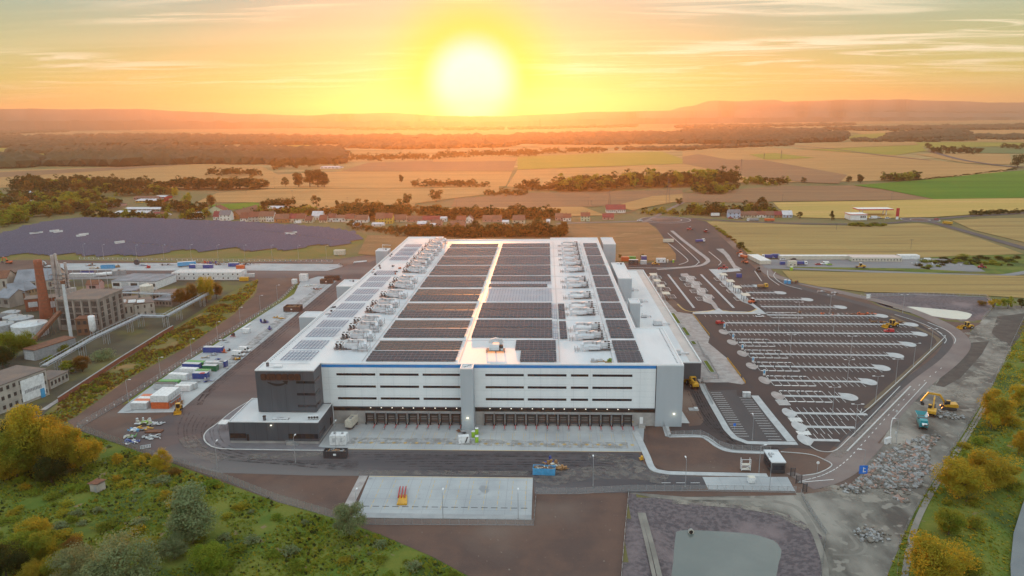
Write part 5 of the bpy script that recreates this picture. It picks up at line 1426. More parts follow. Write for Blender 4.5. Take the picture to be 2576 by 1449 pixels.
fence('low pale edging fence between soil and gravel basin',FR4,1.1,3,.06,m=m_mesh('white_mesh',(0.7,0.7,0.68),0.6),pm=P_WHITE)
lp=[(1215,1000,1130),(970,1135,1312),(1450,840,980),(1645,712,840),(1815,605,722),(1968,512,625),(2095,428,540)]
for k,(zx,zt,zb) in enumerate(sorted([(z[0],z[1],z[2]) for z in lp])):
 px,py=zx/3,575+zb/3
 p=W(px,py);lamp('slim lamp post along the left yard fence, %s from the front'%nth(k),(p.x,p.y),9.5,rad(0),'lamps along the left yard fence')
for k,(zx,zb) in enumerate(((640,230),(785,235),(1035,240),(1240,240),(1445,238),(1648,240),(1850,242),(2055,242),(2255,245),(2465,245))):
 p=w4(zx,zb);lamp('thin lamp post behind the rear yard strip, %s from the left'%nth(k),(p.x,p.y),12.5,rad(0),'lamps behind the rear yard strip')
BW=[WX(*p) for p in((150,1012),(300,913),(413,842),(437,828))]
t=thing('brick_wall','long low rusty brick wall with concrete coping beside the wild grass','wall')
m_brick=mat('old_brick',(0.26,0.085,0.045),(0.19,0.07,0.045),scale=0.7,rough=0.9,spots=((0.30,0.22,0.17),.6,.66))
for a,b in zip(BW,BW[1:]):
 mb=MB();obox(mb,a,b,.5,0,2.0,m_brick);mb.obj('wall',None,t)
 mb=MB();d_,s_=obox(mb,a,b,.7,2.001,2.2,w_plinth);mb.obj('coping',None,t)
p=W(112,1075)
mb=MB();obox(mb,WX(115,1032),WX(437,826),2.2,.1,.18,m_pave_w);tag(mb.obj('coping_path'),'','');o=bpy.data.objects['coping_path'];o.name='path';del o['label'],o['category'];struct(o)
Z9=lambda zx,zy,z=0:W(575+zx*.22322,862.5+zy*.22322,z)
p=Z9(1235,1160);t=container('transformer_cabin','white two door cabin with roof vents beside the annex','cabin',(p.x,p.y+1.6,.18),0,5.6,3.4,3.6,P_WHITE,P_WHITE)
for x in(-1.4,1.2):
 mb=MB();mb.box(x-.5,x+.5,-1.78,-1.74,1.2,2.8,P_LG)
 for z_ in(1.5,1.9,2.3):mb.box(x-.4,x+.4,-1.80,-1.781,z_,z_+.08,P_GREY)
 mb.obj('vent_door',None,t)
for x in(-1.4,1.3):
 mb=MB();mb.cbox(x,0,3.64,.7,.7,.5,P_GREY);mb.obj('roof_vent',None,t)
p=Z9(1370,985);t=truck('white box trailer parked against the dock wall beside the cabin',(p.x,p.y+3),rad(80),P_WHITE,P_CREAM,6.5,2.6,.18,'trailer',True)
for x in(-1,.6):
 mb=MB();mb.cbox(x,0,3.57,.7,.7,.3,P_GREY);mb.obj('roof_vent',None,t)
p=Z9(1200,1305);skip('dark grey skip with white sign plate and lumber, on the asphalt',(p.x,p.y+1.2),0,7.6,2.5,2.6,P_DARK,[P_LG,m_wood,P_GREY],True)
Z2=lambda zx,zy,z=0:W(858.7+zx/3,966+zy/3,z)
p=Z2(922,455);t=container('generator','white generator with black diagonal stripe on the dock apron','generator',(p.x,p.y+1.2,.18),rad(12),3.6,2.0,2.5,P_WHITE,P_WHITE)
mb=MB();mb.face([(.2,-1.05,.3),(.7,-1.05,.3),(1.5,-1.05,2.4),(1.0,-1.05,2.4)],P_DARK);mb.obj('stripe',None,t)
for k,(zx,zy) in enumerate(((1022,447),(995,408),(1022,385))):
 p=Z2(zx,zy);toilet(['lime portable toilet nearest to the road, white roof','lime portable toilet left of the pair near the pillar','lime portable toilet closest to the wall beside the pillar'][k],(p.x,p.y+.6),0,P_LIME,'lime toilets beside the pillar')
p=Z2(923,375);junk('compressor','small dark compressor at the foot of the pillar','compressor',(p.x,p.y),[P_DARK,P_GREY],5,.4,.3,1.3)
p=Z2(888,360);junk('hose_reel','brown hose reel at the foot of the pillar','hose reel',(p.x,p.y),[m_rusty],6,.4,.3,.8)
p=Z2(1530,692);skip('sky blue skip heaped with timber on the asphalt',(p.x,p.y+1.2),rad(-3),7.0,2.5,2.3,P_SKY,[m_wood,m_rusty,P_CREAM])
p=Z2(1590,620);junk('timber_pile','pile of brown timber and boards behind the blue skip','timber pile',(p.x,p.y),[m_wood,m_rusty,P_CREAM,P_BLUE],40,2.6,1.6,1.8)
p=Z2(1655,645);junk('timber_pile','loose brown branches right of the blue skip','timber pile',(p.x,p.y),[m_wood],24,1.8,1.0,1.2)
p=Z2(2265,575);junk('yellow_barrier','yellow plastic barrier at the pavement bend','barrier',(p.x,p.y),[P_YELLOW],4,.4,.4,1.2)
t=thing('bollard_stack','stack of yellow and red bollards lying on the concrete pad','bollards')
for k in range(6):
 a=Z2(425+k*13,920);b=Z2(445+k*9,850)
 mb=MB();mb.tube((a.x,a.y,.45),(b.x,b.y,.45),.30,n=8,m=P_YELLOW);mb.obj('yellow_bollard',None,t)
for k in range(3):
 a=Z2(430+k*24,876);b=Z2(445+k*22,796)
 mb=MB();mb.tube((a.x,a.y,.95),(b.x,b.y,.95),.2,n=8,m=P_RED);mb.obj('red_bollard',None,t)
for k,zx in enumerate((112,768,1335)):
 p=Z2(zx,1020 if k else 915);h_=hgt(858.7+zx/3,966+(1020 if k else 915)/3,966+(815 if k else 812)/3)
 lamp('lamp post on the concrete pad edge, %s from the left'%nth(k),(p.x,p.y),h_-.3,rad(90),'lamps on the pad')
p=Z2(1900,770);lamp('lamp post standing alone on the dusty asphalt right of the pad',(p.x,p.y),9,rad(90))
p=W(547,1180);lamp('lamp post beside the lower left fence and road bend',(p.x,p.y),9,rad(90))
p=Z9(1212,1195);lamp('lamp post behind the dark grey skip',(p.x,p.y),9.5,rad(90));
p=Z9(830,1262);lamp('short lamp post in front of the annex stair',(p.x-.3,p.y-6),9.0,rad(90))
mb=MB();y_=Z2(500,930).y
x=PADX0+1.5
while x<PADX1-1:mb.box(x,x+1.9,y_-.18,y_+.18,.181,.20,P_DARK);x+=2.9
o=struct(mb.obj('drain_channel'))
mb=MB()
x=PADX0+4
while x<PADX1:
 for q in range(6):mb.box(x-.07,x+.07,PADY0+5+q*3.1,PADY0+7.3+q*3.1,.181,.186,m_yel)
 x+=4.1
mb.box(PADX0-.9,PADX1,PADY1-.5,PADY1-.25,.181,.187,m_yel);mb.box(-79,32.3,231.35,231.6,.161,.167,m_yel)
for x in DOCKS:
 for q in range(3):mb.box(x-2.0,x-1.9,234+q*4.6,236.6+q*4.6,.161,.167,m_yel)
 mb.box(x-.9,x+.9,236.6,236.9,.161,.167,m_yel);mb.box(x-.5,x+.5,236.0,237.4,.168,.173,m_yel);mb.box(x+1.2,x+1.3,240,246,.161,.167,m_yel)
struct(mb.obj('road_marking'))
m_stain=mat('concrete_worn',(0.27,0.275,0.28),(0.33,0.335,0.335),scale=.25,rough=.8)
sheet('pad_footing',[(PADX0+.5,PADY0),(PADX1,PADY0),(PADX1,PADY0+2.6),(PADX0+.5,PADY0+2.6)],.184,m_stain)
pv=smooth_line([WX(*p) for p in((640,1003),(590,1032),(547,1066),(522,1084),(513,1100),(522,1117),(552,1129),(640,1132),(810,1134),(872,1133))])
sheet('pavement',pv+[(-79,233),(-79,252),(-104,262)],.20,mat('pavement_grey',(0.17,0.165,0.175),(0.13,0.128,0.14),scale=.2,rough=.9))
mb=MB();ribbon(mb,pv,.45,.26,m_kerb,.16);struct(mb.obj('kerb'))
p=W(563,1082);t=thing('shelter','small white roofed frame shelter left of the annex','shelter',(p.x,p.y+1,.2))
mb=MB();mb.box(-1.6,1.6,-2,2,2.5,2.65,P_WHITE);mb.obj('roof',None,t)
for x in(-1.5,1.5):
 for y in(-1.9,1.9):q=MB();q.cbox(x,y,0,.1,.1,2.5,w_steel);q.obj('post',None,t)
random.seed(3)
for k,(zx,zy,mats,lab) in enumerate(((1085,310,[P_LG,P_CREAM,P_LIME],'tall bundle of pale wrapped waste at the road bend'),(1020,350,[P_SKY,P_WHITE],'blue and white plastic pipes at the road bend'),(985,405,[P_CREAM,P_LG,P_LGREEN],'scattered pale sheets at the left of the debris'),(1000,445,[P_BLUE,P_WHITE],'blue and white boards in front of the debris'),(1130,410,[P_LG,P_GREY],'grey sheets at the right of the debris'),(1085,345,[P_YELLOW,m_wood],'yellow timber boards beside the pale bundle'),(1160,310,[w_steel,P_LG],'thin grey frames right of the pale bundle'))):
 p=W(zx/3,966+zy/3);junk('debris_heap',lab,'debris',(p.x,p.y),mats,26,3.0,1.6,2.2 if k==0 else .8,.12)
p=W(1165/3,966+363/3);mb=MB();mb.cbox(0,0,.1,6,2.4,.35,m_rusty);o=mb.obj('steel_plate_stack');o.location=(p.x,p.y,.1);tag(o,'flat rusty steel plates on the asphalt bend','steel plates')
p=W(1095/3,966+480/3);mb=MB()
for k in range(7):mb.box(-1.5+k*.5,-1.25+k*.5,-1.4,1.4,.1,.2,w_steel)
mb.box(-1.6,1.9,-1.4,-1.2,.2,.3,P_LG);mb.box(-1.6,1.9,1.2,1.4,.2,.3,P_LG);o=mb.obj('steel_grating');o.location=(p.x,p.y,.1);o.rotation_euler.z=.5;tag(o,'grey steel grating lying near the fence corner','grating')
random.seed(8)
q_conc=mat('factory_concrete',(0.29,0.25,0.215),(0.19,0.17,0.15),scale=0.25,rough=0.95,stretch=(1,1,.35))
q_cream=mat('factory_plaster',(0.40,0.36,0.31),(0.29,0.265,0.23),scale=0.2,rough=0.95)
q_roof=mat('factory_felt_roof',(0.13,0.11,0.10),(0.19,0.14,0.11),scale=0.1,rough=0.95)
q_tin=mat('tin_roof',(0.20,0.215,0.24),(0.13,0.145,0.165),scale=0.15,rough=0.6)
q_dglass=mat('factory_glass',(0.030,0.027,0.026),(0.065,0.055,0.05),scale=0.5,rough=0.5)
q_brick=mat('chimney_brick',(0.30,0.095,0.050),(0.22,0.075,0.045),scale=0.5,rough=0.95,spots=((0.36,0.20,0.14),.5,.68))
q_brownb=mat('brown_brick',(0.21,0.11,0.065),(0.15,0.085,0.055),scale=0.4,rough=0.95)
F5=lambda zx,zy:(zx*.19842,607+zy*.19842)
def f5(zx,zy,z=0):return W(*F5(zx,zy),z)
psheet('yard_ground',[(-60,700),(150,697),(430,700),(640,705),(560,745),(440,822),(415,838),(300,908),(150,1008),(112,1040),(100,1090),(-60,1125)],.075,mat('yard_dirt',(.085,.075,.045),(.050,.046,.032),scale=.05,rough=1,col3=(.12,.11,.035),scale3=.03))
fr=W(256,831);HB=hgt(256,831,754)
wB=92*mpp(fr);dB=(W(300,802)-fr).length
x0,x1,y0,y1=fr.x-wB-3,fr.x,fr.y,fr.y+dB
t=thing('boiler_house','tall grey concrete factory hall with a grid of dark windows between pilasters','factory hall')
mb=MB();mb.box(x0,x1,y0,y1,0,HB,q_conc);mb.obj('wall',None,t)
mb=MB();mb.box(x0-.6,x1+.6,y0-.6,y1+.6,HB+.002,HB+.5,q_conc,None,q_roof);mb.obj('roof',None,t)
nb=5
for k in range(nb):
 cxk=x0+(x1-x0)*(k+.5)/nb;wk=(x1-x0)/nb*.62
 for r_ in range(4):
  z0=HB*(.18+.2*r_);mb=MB();mb.box(cxk-wk/2,cxk+wk/2,y0-.08,y0-.003,z0,z0+HB*.165,q_dglass)
  for j in range(1,4):mb.box(cxk-wk/2+wk*j/4-.04,cxk-wk/2+wk*j/4+.04,y0-.11,y0-.081,z0,z0+HB*.165,q_conc)
  mb.obj('window',None,t)
for k in range(nb+1):
 xk=x0+(x1-x0)*k/nb;mb=MB();mb.box(xk-.5,xk+.5,y0-.5,y0-.003,0,HB-.01,q_conc);mb.obj('pilaster',None,t)
for k in range(4):
 yk=y0+dB*(k+.5)/4;wk=dB/4*.42
 for r_ in range(5):
  z0=HB*(.06+.175*r_);mb=MB();mb.box(x1+.003,x1+.08,yk-wk/2,yk+wk/2,z0,z0+HB*.14,q_dglass);mb.box(x1+.081,x1+.1,yk-.05,yk+.05,z0,z0+HB*.14,q_conc);mb.obj('window',None,t)
p=W(117,800);hC=hgt(117,800,653.5);s_=mpp(p)
t=thing('brick_chimney','tall tapering red brick chimney with iron bands','chimney',(p.x,p.y,0))
mb=MB();mb.lathe([(14.5*s_,0),(13.5*s_,hC*.12),(11.6*s_,hC*.25),(9.0*s_,hC*.9),(9.4*s_,hC*.96),(8.6*s_,hC)],20,q_brick);mb.obj('shaft',None,t,True)
for k in range(14):
 z_=hC*(.14+.06*k);r_=(11.7-2.7*(z_/hC-.25)/.65)*s_+.08;mb=MB();mb.tube((0,0,z_),(0,0,z_+.18),r_,n=20,m=q_brownb);mb.obj('iron_band',None,t)
p=W(180,853);hS=hgt(180,853,714);s_=mpp(p)
t=thing('white_stack','slim white steel stack in front of the factory hall','stack',(p.x,p.y,0))
mb=MB();mb.tube((0,0,0),(0,0,hS),4.3*s_,3.6*s_,14,P_LG);mb.obj('shaft',None,t)
mb=MB();mb.cbox(0,0,hS,9*s_,7*s_,1.6,m_rusty);mb.obj('cap',None,t)
p=W(178,790)
t=thing('distillation_plant','cluster of tall silver distillation columns behind the factory hall','distillation columns',(p.x,p.y,0));s_=mpp(p)
pale=mat('weathered_metal',(0.46,0.42,0.39),(0.34,0.30,0.28),scale=.4,rough=.6,metal=.2)
for(dx,dz0,tp,r_) in((-32,8,658,2.2),(-27,8,664,2.0),(-20,6,640,4.0),(-14,6,637,3.0),(-10,8,655,3.2),(-5,8,660,2.6),(-1,8,662,3.2),(3,8,668,2.4)):
 hh=hgt(178+dx*.2,790,tp);mb=MB();x=dx*s_;y=(dx%5-2)*1.0
 mb.tube((x,y,0),(x,y,hh),r_*s_,n=12,m=pale)
 for k in range(6):mb.tube((x,y,hh*(.3+.12*k)),(x,y,hh*(.3+.12*k)+.25),r_*s_*1.25,n=12,m=pale)
 mb.obj('column',None,t)
mb=MB();hh=hgt(178,790,700)
for k in range(4):
 z_=hh*(.75+.12*k);mb.box(-34*s_,6*s_,-3,3,z_,z_+.15,w_dsteel)
for k in range(8):mb.tube((-34*s_+k*5,-3,0),(-34*s_+k*5,-3,hh*1.25),.12,n=5,m=w_steel)
mb.obj('platform',None,t)
mb=MB();mb.cbox(8*s_,0,hh*.55,5,4,4,pale);mb.tube((8*s_,-2,hh*.6),(-4*s_,-3,hh*.5),.4,n=8,m=pale);mb.tube((10*s_,-2,hh*.7),(18*s_,-2,hh*.5),.4,n=8,m=pale);mb.obj('condenser',None,t)
p=W(237,851);s_=mpp(p)
t=thing('silo','white cylindrical silo on steel legs beside the conveyor bridge','silo',(p.x,p.y,0));hL=hgt(237,851,829);hT=hgt(237,851,796)
mb=MB();mb.lathe([(.4,hL-1.5),(8*s_,hL),(8*s_,hT),(7*s_,hT+.4)],16,P_WHITE);mb.obj('shell',None,t,True)
for k in range(4):
 a_=math.pi/4+k*math.pi/2;mb=MB();mb.tube((6.5*s_*math.cos(a_),6.5*s_*math.sin(a_),0),(6.5*s_*math.cos(a_),6.5*s_*math.sin(a_),hL+1),.15,n=5,m=w_steel);mb.obj('leg',None,t)
mb=MB()
for k in range(10):mb.tube((11*s_,-.5,k*hT/9),(14*s_,.5,k*hT/9),.05,n=4,m=w_steel)
for x in(11,14):mb.tube((x*s_,0,0),(x*s_,0,hT+1),.08,n=4,m=w_steel)
mb.obj('ladder',None,t)
def block(name,lab,cat,a,b,depth,h,m,rm,nwin=0,rows=1,wm=None,side=1,pitched=False,group=None,par=.3,ww=.5,z0w=None,sign=None):
 """building on the front line a-b (pixels); windows on the front"""
 A,B=W(*a),W(*b);L_=(B-A).length;rz=math.atan2(B.y-A.y,B.x-A.x)
 t=thing(name,lab,cat,(A.x,A.y,0),rz,group)
 mb=MB();mb.box(0,L_,0,depth,0,h,m)
 if pitched:
  for x in(0.02,L_-.02):mb.face([(x,0,h),(x,depth,h),(x,depth/2,h+depth*.28)],m)
 mb.obj('wall',None,t)
 mb=MB()
 if pitched:
  e=.4;rz_=h+depth*.28+.05
  for q in((-e,depth/2),(depth+e,depth/2)):
   mb.face([(-e,q[0],h-.2),(L_+e,q[0],h-.2),(L_+e,q[1],rz_),(-e,q[1],rz_)],rm)
   mb.face([(-e,q[0],h-.35),(L_+e,q[0],h-.35),(L_+e,q[1],rz_-.15),(-e,q[1],rz_-.15)],rm)
 else:mb.box(-.3,L_+.3,-.3,depth+.3,h+.002,h+par,rm)
 mb.obj('roof',None,t)
 for r_ in range(rows):
  for k in range(nwin):
   x=L_*(k+.5)/nwin;w_=L_/nwin*ww;hh=h/rows;z0=r_*hh+hh*.35
   mb=MB();mb.box(x-w_/2,x+w_/2,-.06,-.003,z0,z0+hh*.42,wm or q_dglass);mb.box(x-w_/2-.08,x+w_/2+.08,-.1,-.003,z0-.12,z0-.003,m);mb.obj('window',None,t)
 return t,L_
t,L_=block('office_block','cream three storey factory building with white wall panel at the lower left','factory building',(-60,1067),(125,993),16,hgt(60,1018,952),q_cream,q_roof,12,3,ww=.45)
h_=hgt(60,1018,952)
mb=MB();mb.box(L_*.62,L_*.95,-.35,-.12,1.2,h_-1,P_WHITE);wp=mb.obj('wall_panel',None,t)
mb=MB()
for k in range(11):mb.box(L_*.66+k*L_*.022,L_*.66+k*L_*.022+L_*.016,-.38,-.351,h_*.40,h_*.52,P_GREY)
mb.obj('window_strip',None,wp)
mb=MB();mb.box(L_*.87,L_*.93,-.42,-.352,.1,h_*.36,P_SKY);mb.obj('door',None,t)
block('side_wing','lower cream wing with blue doors right of the long building','factory building',(128,980),(174,957),9,hgt(150,968,945),q_cream,q_roof,5,1)
t,L_=block('storage_shed','long grey steel shed with rusty roof below the conveyor bridge','shed',(62,904),(90,908),22,5.2,P_GREY,m_rusty,0)
mb=MB();mb.box(.8,L_-.8,-.06,-.003,.1,4.2,P_LG);mb.obj('door',None,t)
t,L_=block('boiler_annex','pale plaster annex with three white roof lights beside the factory hall','factory building',(301,803),(352,797),20,hgt(325,800,764),q_cream,q_roof,4,1,ww=.35)
block('lab_building','pale plaster cube with small windows at the right of the annex','factory building',(342,800),(392,793),16,hgt(365,797,764),q_cream,q_roof,3,2,ww=.25)
for k,zx in enumerate((1555,1680,1790)):
 hh=hgt(325,800,764);p=W(*F5(zx,775),hh)
 o=thing('roof_light','white saddle roof light on the annex, %s from the left'%nth(k),'roof light',(p.x,p.y,hh+.3),rad(15),'roof lights on the annex')
 mb=MB();mb.face([(-2,-1.5,0),(2,-1.5,0),(2,0,1.4),(-2,0,1.4)],P_WHITE);mb.face([(-2,1.5,0),(2,1.5,0),(2,0,1.4),(-2,0,1.4)],P_WHITE);mb.obj('glazing',None,o)
 mb=MB()
 for x in(-2,2):mb.face([(x,-1.5,0),(x,1.5,0),(x,0,1.4)],P_CREAM)
 mb.obj('gable',None,o)
t,L_=block('white_hall','long white single storey hall with grey roof and ribbon windows','hall',(283,726),(394,728),24,hgt(340,727,708),P_WHITE,q_tin,5,1,ww=.75)
for k in(1,3):
 mb=MB();mb.box(L_*(k+.1)/5,L_*(k+.9)/5,-.15,-.1,.1,hgt(340,727,708)*.9,P_LG);mb.obj('gate',None,t)
block('grey_shed','low grey shed behind the birch trees','shed',(385,770),(433,772),16,hgt(410,771,756),q_conc,q_tin,6,1)
block('pink_house','small pink gabled house behind the factory hall','house',(218,732),(250,731),8,4.5,mat('pink_plaster',(0.50,0.30,0.28),None,rough=.9),m_rusty,1,1,pitched=True)
block('brown_house','brown brick factory house with pitched grey roof at the left','factory building',(28,770),(66,765),18,hgt(46,768,738),q_brownb,q_tin,2,1,pitched=True,ww=.3)
block('brown_wing','ochre two storey wing between brown house and chimney','factory building',(67,760),(98,752),14,hgt(80,757,728),mat('ochre',(0.30,0.21,0.12),(0.22,0.15,0.09),scale=.3,rough=.9),q_tin,4,2,pitched=True,ww=.4)
block('cream_house','cream factory house with arched window at the left edge','factory building',(-14,735),(22,733),14,hgt(5,734,700),q_cream,m_rusty,2,1,pitched=True,ww=.3)
block('grey_house','dark grey gabled house at the left edge below the cream one','factory building',(-10,772),(26,775),14,hgt(8,773,748),q_conc,q_tin,2,1,pitched=True)
block('brick_shed','red brick lean-to with white gate at the foot of the chimney','shed',(66,785),(105,781),10,7.5,m_brick,q_roof,1,1,wm=P_LG,ww=.6)
block('tin_hall','blue grey tin roofed hall behind the chimney','hall',(40,735),(148,728),22,7,q_cream,q_tin,8,1,pitched=True)
block('brick_shed','red brick lean-to between chimney and factory hall','shed',(122,788),(150,784),10,9,m_brick,q_roof,1,1,wm=P_LG,ww=.4)
block('bunker_house','brown wooden bunker house in front of the factory hall','shed',(195,845),(226,843),7,hgt(210,844,803),q_brownb,m_rusty,2,2)
block('low_workshop','low grey workshop with skylight behind the pipe bridge','workshop',(297,752),(345,750),14,5,q_conc,q_tin,4,1)
block('low_workshop','low dark workshop right of the birch trees','workshop',(385,758),(436,755),12,4.5,q_conc,q_roof,6,1)
for k,(px,py,r_,h_,m) in enumerate(((8,846,6,7,P_GREY),(36,822,5,6,P_GREY),(78,843,8.5,6.5,P_LG),(58,830,6,7,P_GREY),(5,815,6,5,P_DARK),(30,806,5,5,P_GREY),(372,752,4,9,P_CREAM))):
 p=W(px,py);t=thing('storage_tank',['grey tank at the left edge, nearest','small grey tank in the middle of the tank group','wide pale tank right of the tank group','grey tank behind the wide pale tank','dark tank at the left edge, farthest','grey tank at the rear of the tank group','cream tank among the low workshops'][k],'tank',(p.x,p.y,0),0,'factory tanks')
 mb=MB();mb.lathe([(r_,0),(r_,h_),(r_*.5,h_+.8),(.2,h_+1.1)],20,m);mb.obj('shell',None,t,False)
 mb=MB();mb.tube((r_*.6,0,h_),(r_*.6,0,h_+1.6),.3,n=8,m=w_steel);mb.tube((-r_,-1,h_*.7),(r_+4,-2,h_*.7),.2,n=6,m=w_steel);mb.obj('pipe',None,t)
a,b=f5(440,1240,2),f5(765,890,16)
t=thing('conveyor','inclined covered conveyor rising to the brick lean-to','conveyor')
mb=MB();bduct(mb,[f5(440,1245,1.5),W(150,785,11)],2.0,1.6,m_rusty);mb.obj('gallery',None,t)
mb=MB();a,b=f5(440,1245,1.5),W(150,785,11)
for k in range(1,6):
 c_=a+(b-a)*k/6;mb.tube((c_.x-.6,c_.y,0),(c_.x-.6,c_.y,c_.z),.12,n=5,m=w_dsteel);mb.tube((c_.x+.6,c_.y,0),(c_.x+.6,c_.y,c_.z),.12,n=5,m=w_dsteel)
mb.obj('trestle',None,t)
ZB=6.0
PB=[W(110,922,ZB),W(233,852,ZB),W(353,796,ZB),W(417,797,ZB),W(534,733,ZB)]
t=thing('pipe_bridge','long silver pipe bridge on steel trestles crossing the factory yard','pipe bridge')
silver=mat('bridge_metal',(0.44,0.47,0.49),(0.34,0.36,0.38),scale=.5,rough=.5,metal=.3)
mb=MB()
for(a,b) in zip(PB,PB[1:]):
 d=(b-a).normalized();s_=Vector((-d.y,d.x,0))
 mb.face([a+s_*1.5,a-s_*1.5,b-s_*1.5,b+s_*1.5],w_dsteel)
 for o_ in(-1.5,1.5):
  for dz in(0,1.5):mb.tube(a+s_*o_+Vector((0,0,dz)),b+s_*o_+Vector((0,0,dz)),.10,n=5,m=silver)
 L_=(b-a).length;n_=int(L_/3)
 for k in range(n_+1):
  c_=a+(b-a)*k/n_
  for o_ in(-1.5,1.5):mb.tube(c_+s_*o_,c_+s_*o_+Vector((0,0,1.5)),.06,n=4,m=silver)
  if k<n_:
   e_=a+(b-a)*(k+1)/n_;mb.tube(c_-s_*1.5,e_-s_*1.5+Vector((0,0,1.5)),.05,n=4,m=silver)
mb.obj('truss',None,t)
mb=MB()
for(a,b) in zip(PB,PB[1:]):
 d=(b-a).normalized();s_=Vector((-d.y,d.x,0))
 for o_,r_ in((-.9,.32),(-.1,.22),(.6,.32)):mb.tube(a+s_*o_+Vector((0,0,.5)),b+s_*o_+Vector((0,0,.5)),r_,n=8,m=silver)
mb.obj('pipe',None,t)
for(a,b) in zip(PB,PB[1:]):
 for k in((.25,.75) if(b-a).length>30 else(0.0,.98)):
  c_=a+(b-a)*k;mb=MB()
  for dx in(-1.2,1.2):
   for dy in(-.8,.8):mb.tube((c_.x+dx,c_.y+dy,0),(c_.x+dx,c_.y+dy,ZB),.12,n=5,m=silver)
  for z_ in(2,4):mb.tube((c_.x-1.2,c_.y-.8,z_),(c_.x+1.2,c_.y-.8,z_+1.6),.07,n=4,m=silver)
  mb.obj('trestle',None,t)
t=thing('pipe_bridge','short straight pipe bridge behind the factory yard trees','pipe bridge')
a,b=W(296,736,6),W(436,741,6);mb=MB()
for o_ in(0,.7,1.4):mb.tube((a.x,a.y+o_,6),(b.x,b.y+o_,6),.25,n=6,m=silver)
for z_ in(5.6,7.4):mb.tube((a.x,a.y-.6,z_),(b.x,b.y-.6,z_),.12,n=5,m=silver)
mb.obj('pipe',None,t);mb=MB()
for k in range(9):
 c_=a+(b-a)*k/8;mb.tube((c_.x,c_.y,0),(c_.x,c_.y,7.4),.12,n=5,m=silver)
mb.obj('trestle',None,t)
p=W(248,1238);t=thing('meadow_hut','small pale concrete hut with slanted roof standing in the meadow','hut',(p.x,p.y,ground_h(p.x,p.y)-.1),rad(-18))
mb=MB();mb.cbox(0,0,0,3.2,2.8,2.6,q_cream);mb.obj('wall',None,t)
mb=MB();mb.face([(-2.2,-1.8,2.75),(1.9,-1.8,3.2),(1.9,1.8,3.2),(-2.2,1.8,2.75)],m_rusty);mb.face([(-2.2,-1.8,2.62),(1.9,-1.8,3.05),(1.9,1.8,3.05),(-2.2,1.8,2.62)],q_conc);mb.obj('roof',None,t)
mb=MB();mb.box(.2,1.1,-1.45,-1.41,.1,2.1,P_GREY);mb.obj('door',None,t)
random.seed(4)
Z6=lambda zx,zy:(1717.3+zx/3,575+zy/3)
Z3=lambda zx,zy:(1717.3+zx/3,966+zy/3)
K3=lambda zx,zy:(1533.3+zx*.19842,575+zy*.19842)
KV=lambda zx,zy:(1533.3+zx*.19842,862.5+zy*.19842)
KX=lambda zx,zy:(1916.7+zx*.19842,958.3+zy*.19842)
def island(poly,z=.12,h=.13,m=None):
 mb=MB();mb.prism(poly,z,z+h,m_kerb,m or m_pave);return struct(mb.obj('kerb_island'))
def blob(cx_,cy_,rx,ry,flat_side=None,n=16):
 return[(cx_+rx*math.cos(2*math.pi*k/n),cy_+ry*math.sin(2*math.pi*k/n)) for k in range(n)]
ROWS=[(125,186,408.3,True,0,1),(97,194,391.8,False,0,1),(94,190,374,False,1,1),(94,176,356,True,1,1),(94.5,162,338,True,1,1),(94,148,320,True,1,1),
  (94.5,134.6,301.6,True,1,1),(94.6,119.6,283.7,True,1,1),(93.5,121,266,False,1,0),(93,111.5,253.4,False,1,0),(91.4,101.8,242.1,False,1,0),
  (127,171,427,False,0,1),(127,158,445,False,0,1),(127.6,147.4,462.5,False,0,1),(129,139,481,False,0,1)]
mk=MB();posts_at=[]
SL=-0.03
for(x0,x1,y,ev,bl,br) in ROWS:
 Y=lambda x:y+SL*(x-x0)
 w_=0.85
 poly=[(x0,Y(x0)-w_),(x1,Y(x1)-w_),(x1,Y(x1)+w_),(x0,Y(x0)+w_)]
 island(poly)
 if br:
  c=Y(x1+2);e=[]
  for k in range(13):a=-math.pi*.55+math.pi*1.1*k/12;e.append((x1+1.4+3.6*math.cos(a),c+4.0*math.sin(a)))
  island([(x1-2.2,c-1.1)]+e+[(x1-1.0,c+4.6),(x1-1.0,c+1.1)],.122,.135)
 if bl:
  c=Y(x0-2);e=[]
  for k in range(13):a=math.pi*.45+math.pi*1.1*k/12;e.append((x0-1.2+2.3*math.cos(a),c+4.6*math.sin(a)))
  island(e+[(x0+1.5,c-1.1),(x0+1.5,c+1.1)],.122,.135,m_pave_w if random.random()<.5 else m_pave)
 x=x0+1.0;k=0
 while x<x1-.5:
  evs=ev and x<x0+17
  L_=5.0 if y>250 else 4.6
  for s_ in(1,-1):
   if s_==-1 and y<243:continue
   mk.box(x-.07,x+.07,min(Y(x)+s_*(w_+.02),Y(x)+s_*(w_+L_)),max(Y(x)+s_*(w_+.02),Y(x)+s_*(w_+L_)),.115,.125,m_white)
   if evs and x+3.4<x1:
    yy=Y(x)+s_*(w_+L_);mk.box(x+.3,x+3.2,yy-.35,yy+.35,.115,.124,m_white)
  if evs and k%2==0 and y<400:posts_at.append((x+.1,Y(x)+w_+.3));posts_at.append((x+.6,Y(x)-w_-.3)) if y>310 else None
  x+=3.45 if evs else 2.5;k+=1
for k in range(28):
 x=90+3.0*k
 if x<125:mk.box(x-.07,x+.07,404.5,408.5,.115,.125,m_white)
yv=286.5
for k in range(21):
 y=286.8-2.1*k
 if y<244:break
 mk.box(67.3-.1*k*.1,71.6,y-.08,y+.08,.131,.139,m_white)
for k in range(18):
 y=281.5-2.3*k
 if y<241:break
 mk.box(77.6,82.2,y-.08,y+.08,.131,.139,m_white)
